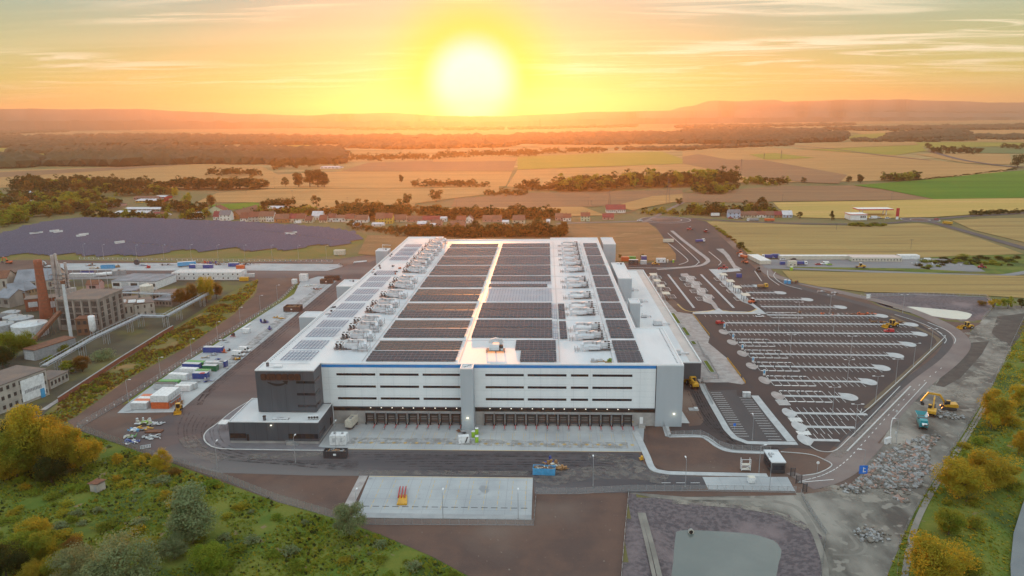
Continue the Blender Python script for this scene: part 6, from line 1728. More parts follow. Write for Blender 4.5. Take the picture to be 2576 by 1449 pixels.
for(cx_,cy0,cy1) in((92.6,274.3,279.2),(92.0,258.3,261.5),(91.0,246.6,249.5)):
 n_=6
 for k in range(n_):
  y=cy0+(cy1-cy0)*k/(n_-1);mk.box(cx_-1.6,cx_+3.0,y-.22,y+.22,.115,.126,m_white)
for i in range(0,34):
 t_=i/33;n_=len(ring_out)
 k=56+t_*(n_-58);a=Vector(ring_out[int(k)]);b=Vector(ring_out[min(n_-1,int(k)+1)])
 c_=a+(b-a)*(k-int(k));d=(b-a).normalized() if(b-a).length>0 else Vector((0,1));s_=Vector((-d.y,d.x))
 p=[c_+s_*.1,c_-s_*.1,c_-s_*.1+d*1.6,c_+s_*.1+d*1.6]
 mk.face([(q.x,q.y,.147) for q in p],m_white)
for(a,b) in((Z3(870,747),Z3(1140,725)),):
 a,b=W(*a),W(*b);mk.face([(a.x,a.y,.15),(b.x,b.y,.15),(b.x,b.y+.25,.15),(a.x,a.y+.25,.15)],m_white)
for k in range(4):
 a,b=W(*Z3(-160+110*k,750)),W(*Z3(-90+110*k,750));mk.face([(a.x,a.y,.15),(b.x,b.y,.15),(b.x,b.y+.2,.15),(a.x,a.y+.2,.15)],m_white)
struct(mk.obj('road_marking'))
mb=MB()
for pts,w_ in(([Z3(1720,20),Z3(1500,245),Z3(1240,510)],.5),([Z3(1640,20),Z3(1400,270),Z3(1250,420),Z3(1150,505),Z3(1040,510),Z3(960,470),Z3(915,420)],.3),([Z3(900,695),Z3(1010,680),Z3(1100,640),Z3(1125,610),Z3(1080,580),Z3(960,535),Z3(740,515)],.3),
    ([Z3(1570,460),Z3(1575,300),Z3(1620,230),Z3(1840,-10)],.3),([Z6(2050,870),Z6(2055,830),Z6(1990,770),Z6(1850,710)],.4),([Z6(1350,1365),Z6(1420,1345),Z6(1950,850),Z6(1960,810),Z6(1930,780),Z6(1800,715),Z6(1600,650)],.3),([Z6(1975,870),Z6(1985,830),Z6(1900,760)],.3),([Z6(700,330),Z6(690,365),Z6(760,420),Z6(900,460)],.4),([Z6(640,320),Z6(650,370),Z6(730,430)],.4),
    ([K3(620,60),K3(700,150),K3(850,270),K3(985,390),K3(970,430),K3(880,460)],.5),([K3(740,60),K3(900,200),K3(1115,400),K3(1120,440),K3(1040,480),K3(700,500),K3(240,500)],.5),([K3(1260,295),K3(1400,410),K3(1410,440),K3(1380,470)],.5),([K3(1840,540),K3(1930,670)],.6)):
 ribbon(mb,smooth_line([WX(*p) for p in pts]),w_,.27,m_kerb,.17)
struct(mb.obj('kerb'))
mb=MB()
ribbon(mb,smooth_line([WX(*p) for p in(K3(790,30),K3(920,140),K3(1100,280),K3(1235,385),K3(1235,430),K3(1130,475),K3(850,505),K3(600,520))]),3.2,.24,m_pave_w,.14)
struct(mb.obj('pavement'))
mb=MB()
ribbon(mb,smooth_line([WX(*p) for p in(KV(690,1000),KV(745,1185))],2)+smooth_line([WX(*p) for p in(KV(760,1188),KV(1150,1190),KV(1260,1235),KV(1390,1325),KV(1560,1378),KV(2030,1398))]),2.2,.27,m_pave,.17)
ribbon(mb,smooth_line([WX(*p) for p in((1597,1085),(1612,1115),(1628,1150),(1642,1180),(1670,1189),(1715,1192),(1930,1197))]),2.2,.27,m_pave,.17)
struct(mb.obj('pavement'))
psheet('pavement',[(1652,1064),(1735,1066),(1715,1034),(1717,1020),(1710,1060),(1660,1058)],.21,m_pave)
psheet('soil',[KV(925,600),KV(1010,610),KV(1180,940),KV(1195,1000),KV(1150,1050),KV(1010,1062),KV(918,870)],.19,m_soil)
psheet('soil',[KV(470,1060),KV(640,1055),KV(735,1195),KV(1150,1205),KV(1250,1255),KV(1380,1345),KV(1560,1402),KV(2020,1420),KV(2020,1449),(1930,1192),(1715,1186),(1670,1183),(1645,1170)],.15,m_soil)
psheet('soil',[Z3(760,522),Z3(960,540),Z3(1080,585),Z3(1118,610),Z3(1095,640),Z3(1010,672),Z3(900,690),Z3(780,640)],.15,m_soil)
psheet('gate_pad',[(1767,1201),(1981,1201),(2001,1237),(1782,1233)],.18,m_conc)
wsheet('van_lot',[(66.6,289),(78.5,290),(77.2,283.5),(83.2,283.5),(83.5,240.5),(70,240.5),(66,246)],.128,m_asph_d)
mb=MB()
ribbon(mb,[(65.8,297),(65.3,289),(65.2,274),(65.2,250),(66.2,243.4),(69.6,239.4),(77,239.0)],2.3,.26,m_pave,.14)
ribbon(mb,[(84.2,283.6),(84.5,262),(85.1,240.6)],2.9,.26,m_pave,.14)
ribbon(mb,[(76.9,239.2),(86.5,239.1)],2.4,.261,m_pave,.14)
struct(mb.obj('pavement'))
wsheet('pavement',[(65.2,500),(65.2,297)]+[WX(*q) for q in(KV(1160,490),KV(1220,505),KV(1510,505),KV(1680,530),KV(1720,515),KV(1480,190),KV(1250,0),K3(1270,1380),K3(1060,1090),K3(860,1060),K3(720,920),K3(640,700),K3(600,560))],.14,m_pave_w)
for(a,b) in((K3(790,1085),K3(890,1215)),(K3(915,1265),K3(1020,1370)),(K3(1030,1440),KV(1100,35)),(KV(1190,240),KV(1330,390))):
 A,B=W(*a),W(*b);x=(A.x+B.x)/2
 t=thing('plant_bed','narrow plant bed in a concrete frame beside the low wing','plant bed',(0,0,0),0,'plant beds beside the wing')
 mb=MB()
 y0,y1=min(A.y,B.y),max(A.y,B.y)
 mb.box(x-1.1,x-.9,y0,y1,.1,.7,m_pave);mb.box(x+.9,x+1.1,y0,y1,.1,.7,m_pave);mb.box(x-.9,x+.9,y0,y0+.2,.1,.7,m_pave);mb.box(x-.9,x+.9,y1-.2,y1,.1,.7,m_pave);mb.obj('frame',None,t)
 mb=MB();mb.box(x-.88,x+.88,y0+.21,y1-.21,.1,.6,m_meadow);mb.obj('planting',None,t)
fence('steel railing along the ramp beside the low wing',[WX(*p) for p in(KV(1110,0),KV(1215,190),KV(1240,190),KV(1390,460),KV(1165,470))],1.2,2.0,.2)
fence('mesh fence along the left side of the van lot',[WX(*p) for p in(KV(1165,500),KV(1310,790))],2.2,2.0,.25)
fence('mesh fence curving along the pavement to the gatehouse',[WX(*p) for p in(KV(640,960),KV(735,1195),KV(1150,1180),KV(1250,1225),KV(1390,1320),KV(1560,1370),KV(2040,1390))],2.0,2.5,.26)
fence('mesh fence below the gate pad',[WX(*p) for p in((1582,1236),(1782,1236),(2002,1240))],2.0,2.5,.1)
fence('mesh fence from the gate down the dirt track',[WX(*p) for p in((2015,1242),(2040,1290),(2078,1345),(2072,1400),(2062,1470))],1.4,3,.1)
fence('mesh fence round the pale pond',[WX(*p) for p in((2165,748),(2300,742),(2480,748),(2502,768),(2470,806))],1.8,3.5,.1)
fence('long pale fence along the green track at the right',[WX(*p) for p in((2576,800),(2500,962),(2440,1060),(2370,1170),(2300,1290),(2262,1370),(2255,1470))],1.4,4,.1,base=.05)
def barrier_row(pts,n_,lab):
 t=thing('yellow_barrier',lab,'barrier');a,b=W(*pts[0]),W(*pts[1])
 for k in range(n_):
  c_=a+(b-a)*k/(n_-1);mb=MB();mb.cbox(c_.x,c_.y,.15,.25,.25,1.0,P_YELLOW);mb.obj('post',None,t)
 mb=MB();mb.tube((a.x,a.y,1.0),(b.x,b.y,1.0),.06,n=5,m=P_YELLOW);mb.tube((a.x,a.y,.6),(b.x,b.y,.6),.06,n=5,m=P_YELLOW);mb.obj('rail',None,t)
barrier_row((KV(1495,215),KV(1660,430)),16,'yellow post and rail barrier along the pavement, longer front one')
barrier_row((KV(1690,470),KV(1720,515)),4,'yellow post and rail barrier, short front end piece')
barrier_row((K3(1060,1100),K3(1265,1360)),18,'yellow post and rail barrier along the pavement, rear one')
cb=None
for i,(x,y) in enumerate(posts_at):
 lab='black charging post between the parking bays'
 if cb is None:
  cb=thing('charging_post',lab,'charging post',(x,y,.25),0,'charging posts on the car park')
  mb=MB();mb.cbox(0,0,0,.35,.3,2.0,P_DARK);mb.obj('case',None,cb);mb=MB();mb.cbox(0,-.16,1.2,.2,.03,.4,P_GREY);mb.obj('screen',None,cb)
 else:dup(cb,(x,y,.25))
li=0
for(zx,zy) in((720,790),(1136,800),(810,965),(1265,980),(1240,1085+90),(1130,1400),(1870,920),(1740,1040),(1605,1170),(1455,1310),(1300,1240+300),(870,700),(1660,640),(1110,640)):
 p=W(*Z6(zx,zy));lamp('thin double armed lamp post among the parking bays',(p.x,p.y),10.5,rad(0),'lamps on the car park',True,.12);li+=1
for k,(zx,zy) in enumerate(((1610,450),(1360,700),(1555,430))):
 p=W(*Z3(zx,zy));
 if k<2:lamp('lamp post at the right edge of the main road, %s'%['farther one','nearer one beside the blue sign'][k],(p.x,p.y),9.0,rad(180),'lamps at the main road')
p=W(*KV(1810,1240));lamp('lamp post at the front end of the van lot',(p.x,p.y),9,rad(90))
p=W(*Z3(575,670));lamp('lamp post on the soil left of the gatehouse',(p.x,p.y),9,rad(20))
p=W(*Z3(20,780));lamp('lamp post at the left end of the gate pad',(p.x,p.y),9,rad(90))
p=W(*Z3(655,800));lamp('lamp post in front of the gate pad',(p.x,p.y),9,rad(90))
def sign(lab,loc,m,w_=1.2,h_=1.2,zt=2.2,back=None,round_=False):
 t=thing('road_sign',lab,'road sign',(loc.x,loc.y,.1))
 mb=MB();mb.tube((0,0,0),(0,0,zt+h_/2),.06,n=6,m=w_steel);mb.obj('post',None,t)
 mb=MB()
 if round_:mb.tube((0,-.08,zt),(0,-.12,zt),w_/2,n=16,m=m)
 else:mb.box(-w_/2,w_/2,-.12,-.07,zt-h_/2,zt+h_/2,m)
 pl=mb.obj('plate',None,t)
 return t,pl
t,pl=sign('blue square road sign with white mark at the rubble edge',W(*Z3(1357,705)),P_BLUE,2.6,2.8,2.6);P_SIGN=paint('sign_blue',(0.02,0.17,0.62));pl.data.materials[0]=P_SIGN
mb=MB();mb.box(-.12,.12,-.14,-.125,1.7,3.4,P_WHITE);mb.box(.121,.8,-.14,-.125,1.8,2.05,P_WHITE);mb.box(.121,.6,-.14,-.125,2.9,3.1,P_WHITE);mb.obj('sign_mark',None,pl)
sign('round white and red road sign on the soil triangle by the gate',W(*Z3(1015,665)),P_WHITE,1.0,1.0,3.2,None,True)
sign('round pale road sign at the right road edge, farther',W(*Z3(1612,240)),P_LG,.9,.9,1.8,None,True)
sign('small pale road sign in the dirt right of the road',W(*Z3(1605,400)),P_LG,.9,.9,1.6,None,True)
t,pl=sign('blue parking sign at the left border of the van lot',W(*KV(1582,1105)),P_SIGN,.9,1.0,2.0)
sign('white notice board at the rear pond corner',W(*Z6(1398,545)),P_WHITE,2.4,2.6,2.8)
for k,(zx,zy) in enumerate(((380,835),(450,915),(530,1012),(615,1110),(315,755))):
 p=W(*Z6(zx,zy));t=thing('info_column','blue and white parking column at the row end, %s from the rear'%nth([1,2,3,4,0][k]),'info column',(p.x,p.y,.2),0,'info columns on the car park')
 mb=MB();mb.cbox(0,0,0,1.0,.4,2.6,P_WHITE);mb.obj('case',None,t);mb=MB();mb.cbox(-.1,-.21,.9,.7,.03,1.4,P_SKY);mb.obj('panel',None,t)
sb=None
for k,(x,y) in enumerate(((74,445.7),(74,465.7),(73.9,481.6),(74,501.1),(121.5,441.8),(121.6,462.4),(121.6,480.3),(121.8,500.8))):
 lab='bus stop canopy with square white roof, %s from the front in the %s row'%(nth(k%4),'left' if k<4 else 'right')
 if sb is None:
  sb=thing('bus_shelter',lab,'bus shelter',(x,y,.2),0,'bus stop canopies')
  mb=MB();mb.box(-2.3,2.3,-3.4,3.4,3.6,3.85,P_CREAM);mb.obj('roof',None,sb)
  for px_ in(-1.5,1.5):
   for py_ in(-2.4,2.4):mb=MB();mb.cbox(px_,py_,0,.28,.28,3.6,P_DARK);mb.obj('post',None,sb)
 else:dup(sb,(x,y,.2),0,lab)
mb=MB();mb.box(86.4,87.8,424,518,.12,.20,m_pave);mb.box(109.6,111.0,424,518,.12,.20,m_pave);struct(mb.obj('lane_divider'))
st=[K3(900,575),K3(985,570),K3(1010,600),K3(1070,610),K3(1075,665),K3(1140,690),K3(1150,750),K3(1215,770),K3(1220,830),K3(1300,850),K3(1300,905),K3(1350,960),K3(1385,1020),K3(1340,1030),K3(1290,960),K3(1190,925),K3(1180,860),K3(1110,840),K3(1105,770),K3(1035,750),K3(1040,690),K3(965,680),K3(970,620),K3(905,605)]
mb=MB();mb.prism([WX(*p) for p in st],.11,.26,m_kerb,m_pave_w);struct(mb.obj('bus_platform'))
st=[K3(1260,520),K3(1640,510),K3(1660,540),K3(1420,560),K3(1500,640),K3(1590,720),K3(1680,800),K3(1760,900),K3(1860,985),K3(1990,1085),K3(1400,1085),K3(1050,1085),K3(1060,1060),K3(1340,1040),K3(1380,1010),K3(1440,1050),K3(1780,1060),K3(1860,1020),K3(1800,975),K3(1680,930),K3(1590,850),K3(1500,760),K3(1420,680),K3(1330,590)]
mb=MB();mb.prism([WX(*p) for p in st],.11,.25,m_kerb,m_pave);struct(mb.obj('bus_platform'))
mb=MB()
for(zx,zy) in((940,645),(1040,625),(1005,720),(1110,695),(1075,800),(1185,780),(1150,893),(1262,865),(610,620),(665,695),(720,770),(785,865),(1380,645),(1458,720),(1545,800),(1640,895)):
 p=W(*K3(zx,zy));w_,d_=2.3,4.2
 for q in(-w_,w_):mb.box(p.x+q-.1,p.x+q+.1,p.y-d_,p.y+d_,.20,.275,m_white)
 for q in(-d_,d_):mb.box(p.x-w_,p.x+w_,p.y+q-.1,p.y+q+.1,.20,.276,m_white)
 for q in range(3):
  a=Vector((p.x-w_,p.y-d_+q*2.8));b=Vector((p.x+w_,p.y-d_+(q+1)*2.8));d=(b-a).normalized();s_=Vector((-d.y,d.x))*.09
  mb.face([(a.x+s_.x,a.y+s_.y,.278),(a.x-s_.x,a.y-s_.y,.278),(b.x-s_.x,b.y-s_.y,.278),(b.x+s_.x,b.y+s_.y,.278)],m_white)
struct(mb.obj('road_marking'))
mb=MB();ribbon(mb,smooth_line([WX(*p) for p in(K3(860,960),K3(960,1040),K3(1150,1065),K3(1330,1035))]),.9,.265,m_yel);ribbon(mb,smooth_line([WX(*p) for p in(K3(1430,1040),K3(1600,1065),K3(1780,1060),K3(1870,1020))]),.9,.27,m_yel);struct(mb.obj('road_marking'))
psheet('pavement',[K3(1350,260),K3(1440,258),K3(1520,340),K3(1600,470),K3(1690,520),K3(1580,515),K3(1500,400),K3(1450,330)],.22,m_pave_w)
a,b=W(*KX(115,1178)),W(*KX(287,1178));Lg=(b-a).length
t=thing('gatehouse','small dark gatehouse with white edged flat roof','gatehouse',(a.x,a.y,.2))
mb=MB();mb.box(0,Lg,0,8.5,0,3.6,P_DARK);mb.obj('wall',None,t)
mb=MB();mb.box(-.15,Lg+.15,-.15,8.65,3.602,4.0,w_cop,None,w_roof);mb.box(.4,.9,3,5.5,4.001,4.5,P_GREY);mb.box(1.5,2.2,5,6,4.001,4.4,P_LG);mb.obj('roof',None,t)
for(q0,q1,y_,ax) in((.4,Lg-.4,-.06,'x'),(.6,6.5,-.06,'y')):
 mb=MB();mb.box(q0,q1,y_,-.003,1.2,2.7,w_glass) if ax=='x' else mb.box(y_,-.003,q0,q1,1.2,2.7,w_glass);mb.obj('window',None,t)
for k,(pa,pb) in enumerate(((KX(430,1305),KX(500,1305)),(KX(360,1208),KX(415,1210)),(KX(515,1412),KX(565,1410)))):
 A,B=W(*pa),W(*pb);t=thing('gate',['dark sliding gate leaf in the middle of the entrance','dark gate leaf nearest to the gatehouse','dark gate leaf at the fence end below the road'][k],'gate',(A.x,A.y,.12),math.atan2(B.y-A.y,B.x-A.x));L_=(B-A).length
 mb=MB();mb.tube((0,0,.2),(L_,0,.2),.08,n=5,m=P_DARK);mb.tube((0,0,2.6),(L_,0,2.6),.08,n=5,m=P_DARK)
 for q in(0,L_):mb.cbox(q,0,0,.2,.2,2.8,P_DARK)
 mb.obj('frame',None,t);mb=MB()
 for q in range(int(L_/.16)):mb.tube((q*.16,0,.2),(q*.16,0,2.6),.04,n=4,m=P_DARK)
 mb.obj('bars',None,t)
A,B=W(*Z3(443,662)),W(*Z3(510,662));L_=(B-A).length
t=thing('scaffold_tower','white scaffold tower on wheels standing on soil near the gatehouse','scaffold',(A.x,A.y,.15));hs=hgt(1876,1186,1156)
mb=MB()
for x in(0,L_):
 for y in(0,1.4):mb.tube((x,y,.2),(x,y,hs),.09,n=5,m=P_WHITE)
 for k in range(6):mb.tube((x,0,.4+k*hs/6),(x,1.4,.4+k*hs/6),.05,n=5,m=P_WHITE)
for z_ in(.5,hs*.45,hs*.98):mb.tube((0,0,z_),(L_,0,z_),.08,n=5,m=P_WHITE)
mb.tube((0,0,.5),(L_,0,hs*.45),.06,n=5,m=P_WHITE);mb.obj('frame',None,t)
mb=MB();mb.box(.1,L_-.1,.1,1.3,hs*.5,hs*.53,P_CREAM);mb.box(.1,L_-.1,.1,1.3,hs*.12,hs*.15,P_CREAM);mb.obj('platform',None,t)
for x in(0,L_):
 for y in(0,1.4):mb=MB();mb.tube((x-.05,y,.12),(x+.05,y,.12),.12,n=8,m=c_tyre);mb.obj('wheel',None,t)
p=W(*Z3(520,750));container('equipment_box','small white plant box on the gate pad','box',(p.x,p.y+.5,.18),0,2.0,1.6,1.8,P_WHITE,P_CREAM)
p=W(*Z3(1545,450));t=thing('switch_cabinet','pale grey twin switch cabinet at the right road edge','cabinet',(p.x,p.y,.15),rad(35))
for q in(-.7,.7):mb=MB();mb.cbox(q,0,0,1.3,.9,1.9,P_WHITE);mb.cbox(q,0,1.9,1.4,1.0,.12,P_LG);mb.obj('case',None,t)
p=W(*KV(1735,690));t=thing('switch_cabinet','pale grey twin cabinet at the rear end of the van lot','cabinet',(p.x,p.y,.25))
for q in(-.8,.8):mb=MB();mb.cbox(q,0,0,1.4,1.2,1.9,P_LG);mb.cbox(q,0,1.9,1.5,1.3,.12,P_WHITE);mb.obj('case',None,t)
p=W(*KV(1065,850));t=thing('hatch','flat steel hatch with pale frame on soil beside the warehouse','hatch',(p.x,p.y,.2));mb=MB();mb.cbox(0,0,0,3.6,2.8,.15,m_pave);mb.obj('frame',None,t);mb=MB();mb.cbox(-.8,0,.151,1.6,2.2,.06,P_GREY);mb.cbox(.9,0,.151,1.4,2.0,.5,P_LG);mb.obj('lid',None,t)
p=W(*KV(1105,590));t=loader('yellow telescopic handler parked under the wing overhang',(p.x-1.2,p.y+3.5),rad(100),P_YELLOW,1.35,.12,'telehandler','telehandler')
mb=MB();bduct(mb,[(-3,.7,2.4),(3.6,.7,3.0)],.5,.6,P_YELLOW);mb.obj('boom',None,t)
p=W(*KX(2360,365));excavator('yellow excavator with arched boom on the rubble ground, farther one',(p.x,p.y),rad(165),.3,1.1,P_YELLOW,1.15)
p=W(*KX(2150,430));excavator('yellow excavator directly behind the teal crusher',(p.x,p.y),rad(60),.2,.7,P_YELLOW,1.1)
p=W(*KX(2080,620));t=thing('crusher','teal and white mobile crusher beside the rubble','crusher',(p.x,p.y+3,.1),rad(72))
for y in(-1.2,1.2):mb=MB();profile_body(mb,[(-3,.1),(3,.1),(3.3,.5),(3,1.0),(-3,1.0),(-3.3,.5)],.6,P_DARK);o=mb.obj('track',None,t);o.location.y=y
mb=MB();mb.box(-3.5,3.5,-1.4,1.4,1.05,2.6,P_TEAL);mb.box(-3.2,-1.0,-1.2,1.2,2.6,3.4,P_TEAL);mb.box(.2,1.6,-1.45,1.45,2.61,3.0,P_DARK);mb.obj('body',None,t)
mb=MB();
for s_ in(-1,1):mb.face([(1.4,s_*1.2,2.6),(4.4,s_*1.2,2.6),(4.9,s_*2.0,4.0),(1.0,s_*2.0,4.0)],P_WHITE)
mb.face([(4.4,-1.2,2.6),(4.4,1.2,2.6),(4.9,2.0,4.0),(4.9,-2.0,4.0)],P_TEAL);mb.obj('hopper',None,t)
mb=MB();bduct(mb,[(-2.5,0,1.5),(-5.0,0,2.2),(-7.4,0,3.4)],1.1,.4,P_DARK);mb.box(-6.0,-4.0,-.8,.8,2.5,2.8,P_WHITE);mb.obj('conveyor',None,t)
p=W(*Z6(2110,755));loader('yellow wheel loader with white engine cover beyond the road bend',(p.x+2,p.y),rad(190),P_YELLOW,1.1,.1)
p=W(*Z6(1575,745));loader('big yellow wheel loader on the car park',(p.x,p.y),rad(200),P_YELLOW,1.25)
p=W(*Z6(1555,785));van('bright red minivan on the car park',(p.x,p.y),rad(170),P_RED,None,4.8,1.9,.12,'minivan','minivan')
p=W(*Z6(283,722));van('dark red minivan at the left row end of the car park',(p.x,p.y),rad(20),P_RED,None,4.6,1.9,.12,'minivan','minivan')
p=W(*Z6(580,670));car('white car alone at the rear of the car park',(p.x,p.y),rad(5),P_WHITE)
for k,(zx,zy,n_,sx_) in enumerate(((1060,652,6,1.5),(1135,655,6,1.2),(1330,652,40,9),(1445,708,10,2.2),(1500,712,8,1.6),(1640,712,8,1.6),(890,640,4,2))):
 p=W(*Z6(zx,zy));junk('brick_pile',['small red brick pile on the rear island, leftmost','small red brick pile on the rear island, second','long row of orange bricks on the rear island','brown soil heap left of the big loader, farther','brown soil heap left of the big loader, nearer','brown soil heap right of the big loader','pale boards on the rear car park'][k],'brick pile',(p.x,p.y),[m_rusty,P_ORANGE] if k<3 else[m_rusty,m_wood],n_,sx_,.8,1.2,.25)
for(f_,zx,zy,kind,m,lab,rz) in(
 (K3,1020,22,'L',P_RED,'red road roller on the approach road, left of two',10),(K3,1228,55,'L',P_RED,'red road roller on the approach road, right of two',-60),
 (K3,1445,520,'L',P_RED,'red loader on the bus platform',170),(K3,1890,545,'L',P_DARK,'dark loader with orange parts beside the ring road',80),
 (K3,1655,330,'L',P_ORANGE,'orange machine at the bank, farthest of three',100),(K3,1690,375,'T',P_ORANGE,'white and orange truck at the bank, middle of three',110),(K3,1720,440,'L',P_ORANGE,'orange machine at the bank, nearest of three',100),
 (K3,1940,755,'D',P_YELLOW,'yellow dumper at the edge of the car park',5),(K3,1150,175,'T',P_BLUE,'blue crane truck with white cab on the approach road',20),(K3,745,185,'B',P_CREAM,'white and red trailer with sun glint on the bus road',5),(K3,1640,620,'S',P_BLUE,'dark blue bin on the bus platform',0),(K3,1815,950,'L',P_ORANGE,'small orange roller at the end of the bus platform',30)):
 p=W(*f_(zx,zy))
 if kind=='L':loader(lab,(p.x,p.y),rad(rz),m,1.0,.15,'machine','road_roller' if 'roller' in lab else 'loader','roller' in lab)
 elif kind=='T':truck(lab,(p.x,p.y),rad(rz),P_WHITE,m,8.5,1.6)
 elif kind=='D':truck(lab,(p.x,p.y),rad(rz),m,m_wood,6.5,1.2,.13,'dumper',False,None,'dumper')
 elif kind=='B':truck(lab,(p.x,p.y),rad(rz),m,m,9,2.6,.13,'trailer',True,None,'trailer')
 else:container('waste_container',lab,'container',(p.x,p.y,.2),0,3.2,2.2,2.4,m,m)
for(zx,zy,L_,m,rf,lab) in((200,418,6,P_ORANGE,P_ORANGE,'red hut in the row behind the warehouse'),(285,412,6,P_LGREEN,P_LGREEN,'green hut in the row behind the warehouse'),(305,455,7,P_DARK,P_WHITE,'dark hut with white roof in front of the green one'),(437,405,4,P_BLUE,P_WHITE,'small blue hut behind the warehouse'),(433,458,4.5,P_LG,P_WHITE,'small pale hut in front of the blue one'),(653,436,7,P_WHITE,P_WHITE,'white hut with blue stripes right of the small huts')):
 p=W(*K3(zx,zy));container('site_cabin',lab,'site cabin',(p.x,p.y+1.2,.12),0,L_,2.5,3.4 if m!=P_LG else 3.0,m,rf,'huts behind the warehouse',windows=2 if m in(P_DARK,P_WHITE) else 0)
for k,zx in enumerate((735,808)):
 p=W(*K3(zx,432));toilet(['white and lime portable toilet, left of two behind the warehouse','lime portable toilet, right of two behind the warehouse'][k],(p.x,p.y),0,P_LIME if k else P_CREAM,None,.1)
p=W(*K3(580,460));loader('small yellow loader between the huts and toilets',(p.x,p.y),rad(10),P_YELLOW,.8)
A,B=W(*Z6(530,205)),W(*Z6(590,272));
container('site_cabin','long white cabin block standing end on at the grey lot entrance','site cabin',((W(*Z6(610,273)).x),(W(*Z6(610,273)).y+13),.24),rad(96),26,8.5,3.0,P_CREAM,P_WHITE,None,windows=5)
a,b=W(*Z6(735,238)),W(*Z6(1252,238));n_=11
for k in range(n_):
 x=a.x+(b.x-a.x)*(k+.5)/n_;container('site_cabin','cream cabin in the long row on the grey lot, %s from the left'%nth(k),'site cabin',(x,a.y+(b.y-a.y)*k/n_+3,.24),0,(b.x-a.x)/n_-.08,5.5,3.0,P_CREAM,P_WHITE,'cabins of the long row on the grey lot')
a,b=W(*Z6(1278,252)),W(*Z6(1655,254));n_=8
for k in range(n_):
 x=a.x+(b.x-a.x)*(k+.5)/n_;container('site_cabin','cream cabin with windows in the right block on the grey lot, %s from the left'%nth(k),'site cabin',(x,a.y+(b.y-a.y)*k/n_+6.5,.24),0,(b.x-a.x)/n_-.08,12.5,3.2,P_CREAM,mat('paint_pinkish',(0.56,0.46,0.42),None,rough=.6),'cabins of the right block on the grey lot',windows=2)
p=W(*Z6(1712,236));container('site_cabin','separate white cabin with blue panel at the right of the grey lot','site cabin',(p.x,p.y+3,.24),0,15,6,3.2,P_WHITE,P_WHITE)
p=W(*Z6(1835,250));van('white minibus on the grey lot',(p.x,p.y),rad(175),P_WHITE,None,6.5,2.6,.24)
for(zx,zy,kind,m,lab) in((755,240,'c',P_WHITE,'white car before the long cabin row, left'),(835,238,'c',P_DARK,'dark car before the long cabin row'),(1020,277,'c',P_RED,'red car on the grey lot'),(1070,275,'v',P_WHITE,'white van between the red and yellow cars'),(1105,279,'c',P_LIME,'yellow car at the right end of the car row'),(672,228,'c',P_LG,'pale car beside the blue truck'),(1285,246,'c',P_LIME,'yellow and green car before the right cabin block')):
 p=W(*Z6(zx,zy));(car if kind=='c' else van)(lab,(p.x,p.y),rad(175),m,'vehicles on the grey lot',z=.24)
p=W(*Z6(635,228));truck('blue truck behind the end on cabin block',(p.x,p.y),rad(170),P_WHITE,P_BLUE,8,2.2,.24)
p=W(*Z6(705,228));container('shipping_container','blue container at the left end of the long cabin row','container',(p.x,p.y+2,.24),0,6,2.6,3.2,P_BLUE,P_BLUE)
p=W(*Z6(752,274));container('waste_container','small blue bin on the grey lot','container',(p.x,p.y,.24),0,3.4,2.2,2.2,P_BLUE,P_BLUE)
p=W(*Z6(897,277));truck('small truck with blue body and white cab on the grey lot',(p.x,p.y),rad(-10),P_WHITE,P_BLUE,8,1.8,.24)
p=W(*Z6(830,292));container('site_cabin','cream hut on the road edge of the grey lot','site cabin',(p.x,p.y+2,.24),rad(8),6.0,3,4.2,P_CREAM,P_CREAM,windows=2)
p=W(*Z6(1338,300));loader('yellow road roller with white roof on the access road',(p.x,p.y),rad(170),P_YELLOW,1.2,.25,'road roller','road_roller',True)
for(zx,zy,m,lab) in((820,316,P_LIME,'lime portable toilet at the access road'),(775,415,P_SKY,'blue portable toilet, left of two at the field corner'),(802,418,P_SKY,'blue portable toilet, right of two at the field corner'),(2382,582,P_LIME,'lime portable toilet at the pond fence corner')):
 p=W(*Z6(zx,zy));toilet(lab,(p.x,p.y),0,m,None,.1).scale=(1.5,1.5,1.15)
p=W(*Z6(2255,300));loader('red tractor at the green mound',(p.x,p.y),rad(20),P_RED,.9,.24,'tractor','tractor')
p=W(*Z6(840,412));junk('scrap_heap','dark scrap heap beside the blue toilets','scrap heap',(p.x,p.y),[m_rusty,P_DARK],24,3,2,2.0,.1)
for k,(zx,zy) in enumerate(((1045,480),(1150,490))):p=W(*Z6(zx,zy));junk('rubble_heap','pale rubble heap at the field edge, %s one'%['left','right'][k],'rubble heap',(p.x,p.y),[P_LG,m_pave_w],24,3,1.5,1.0,.1)
for k in range(12):
 p=W(*Z6(random.choice((1715,1785,1795,1870,1925,1940,2120,2160))+random.uniform(-25,25),285+random.uniform(-20,5)))
 mb=MB();mb.cbox(0,0,0,.5,.3,1.1,P_WHITE);mb.cbox(0,0,0,.8,.6,.12,P_DARK);o=mb.obj('marker_post');o.location=(p.x,p.y,.24);tag(o,'small white marker post standing on the grey lot','marker post','white markers on the grey lot')
random.seed(12)
RUB=[WX(*p) for p in(Z3(1370,690),Z3(1520,530),Z3(1600,470),Z3(1900,370),Z3(1940,400),Z3(1840,520),Z3(1890,640),Z3(1790,760),Z3(1680,900),Z3(1450,790),Z3(1220,800),Z3(1230,790))]
rx=[p[0] for p in RUB];ry=[p[1] for p in RUB]
m_rub1=mat('rubble_grey',(0.20,0.18,0.155),(0.12,0.11,0.095),scale=.8,rough=.95);m_rub2=mat('rubble_pink',(0.36,0.22,0.17),(0.26,0.18,0.15),scale=.8,rough=.95);m_rub3=mat('rubble_light',(0.33,0.33,0.325),(0.22,0.22,0.22),scale=.8,rough=.95)
mb=MB();n_=0
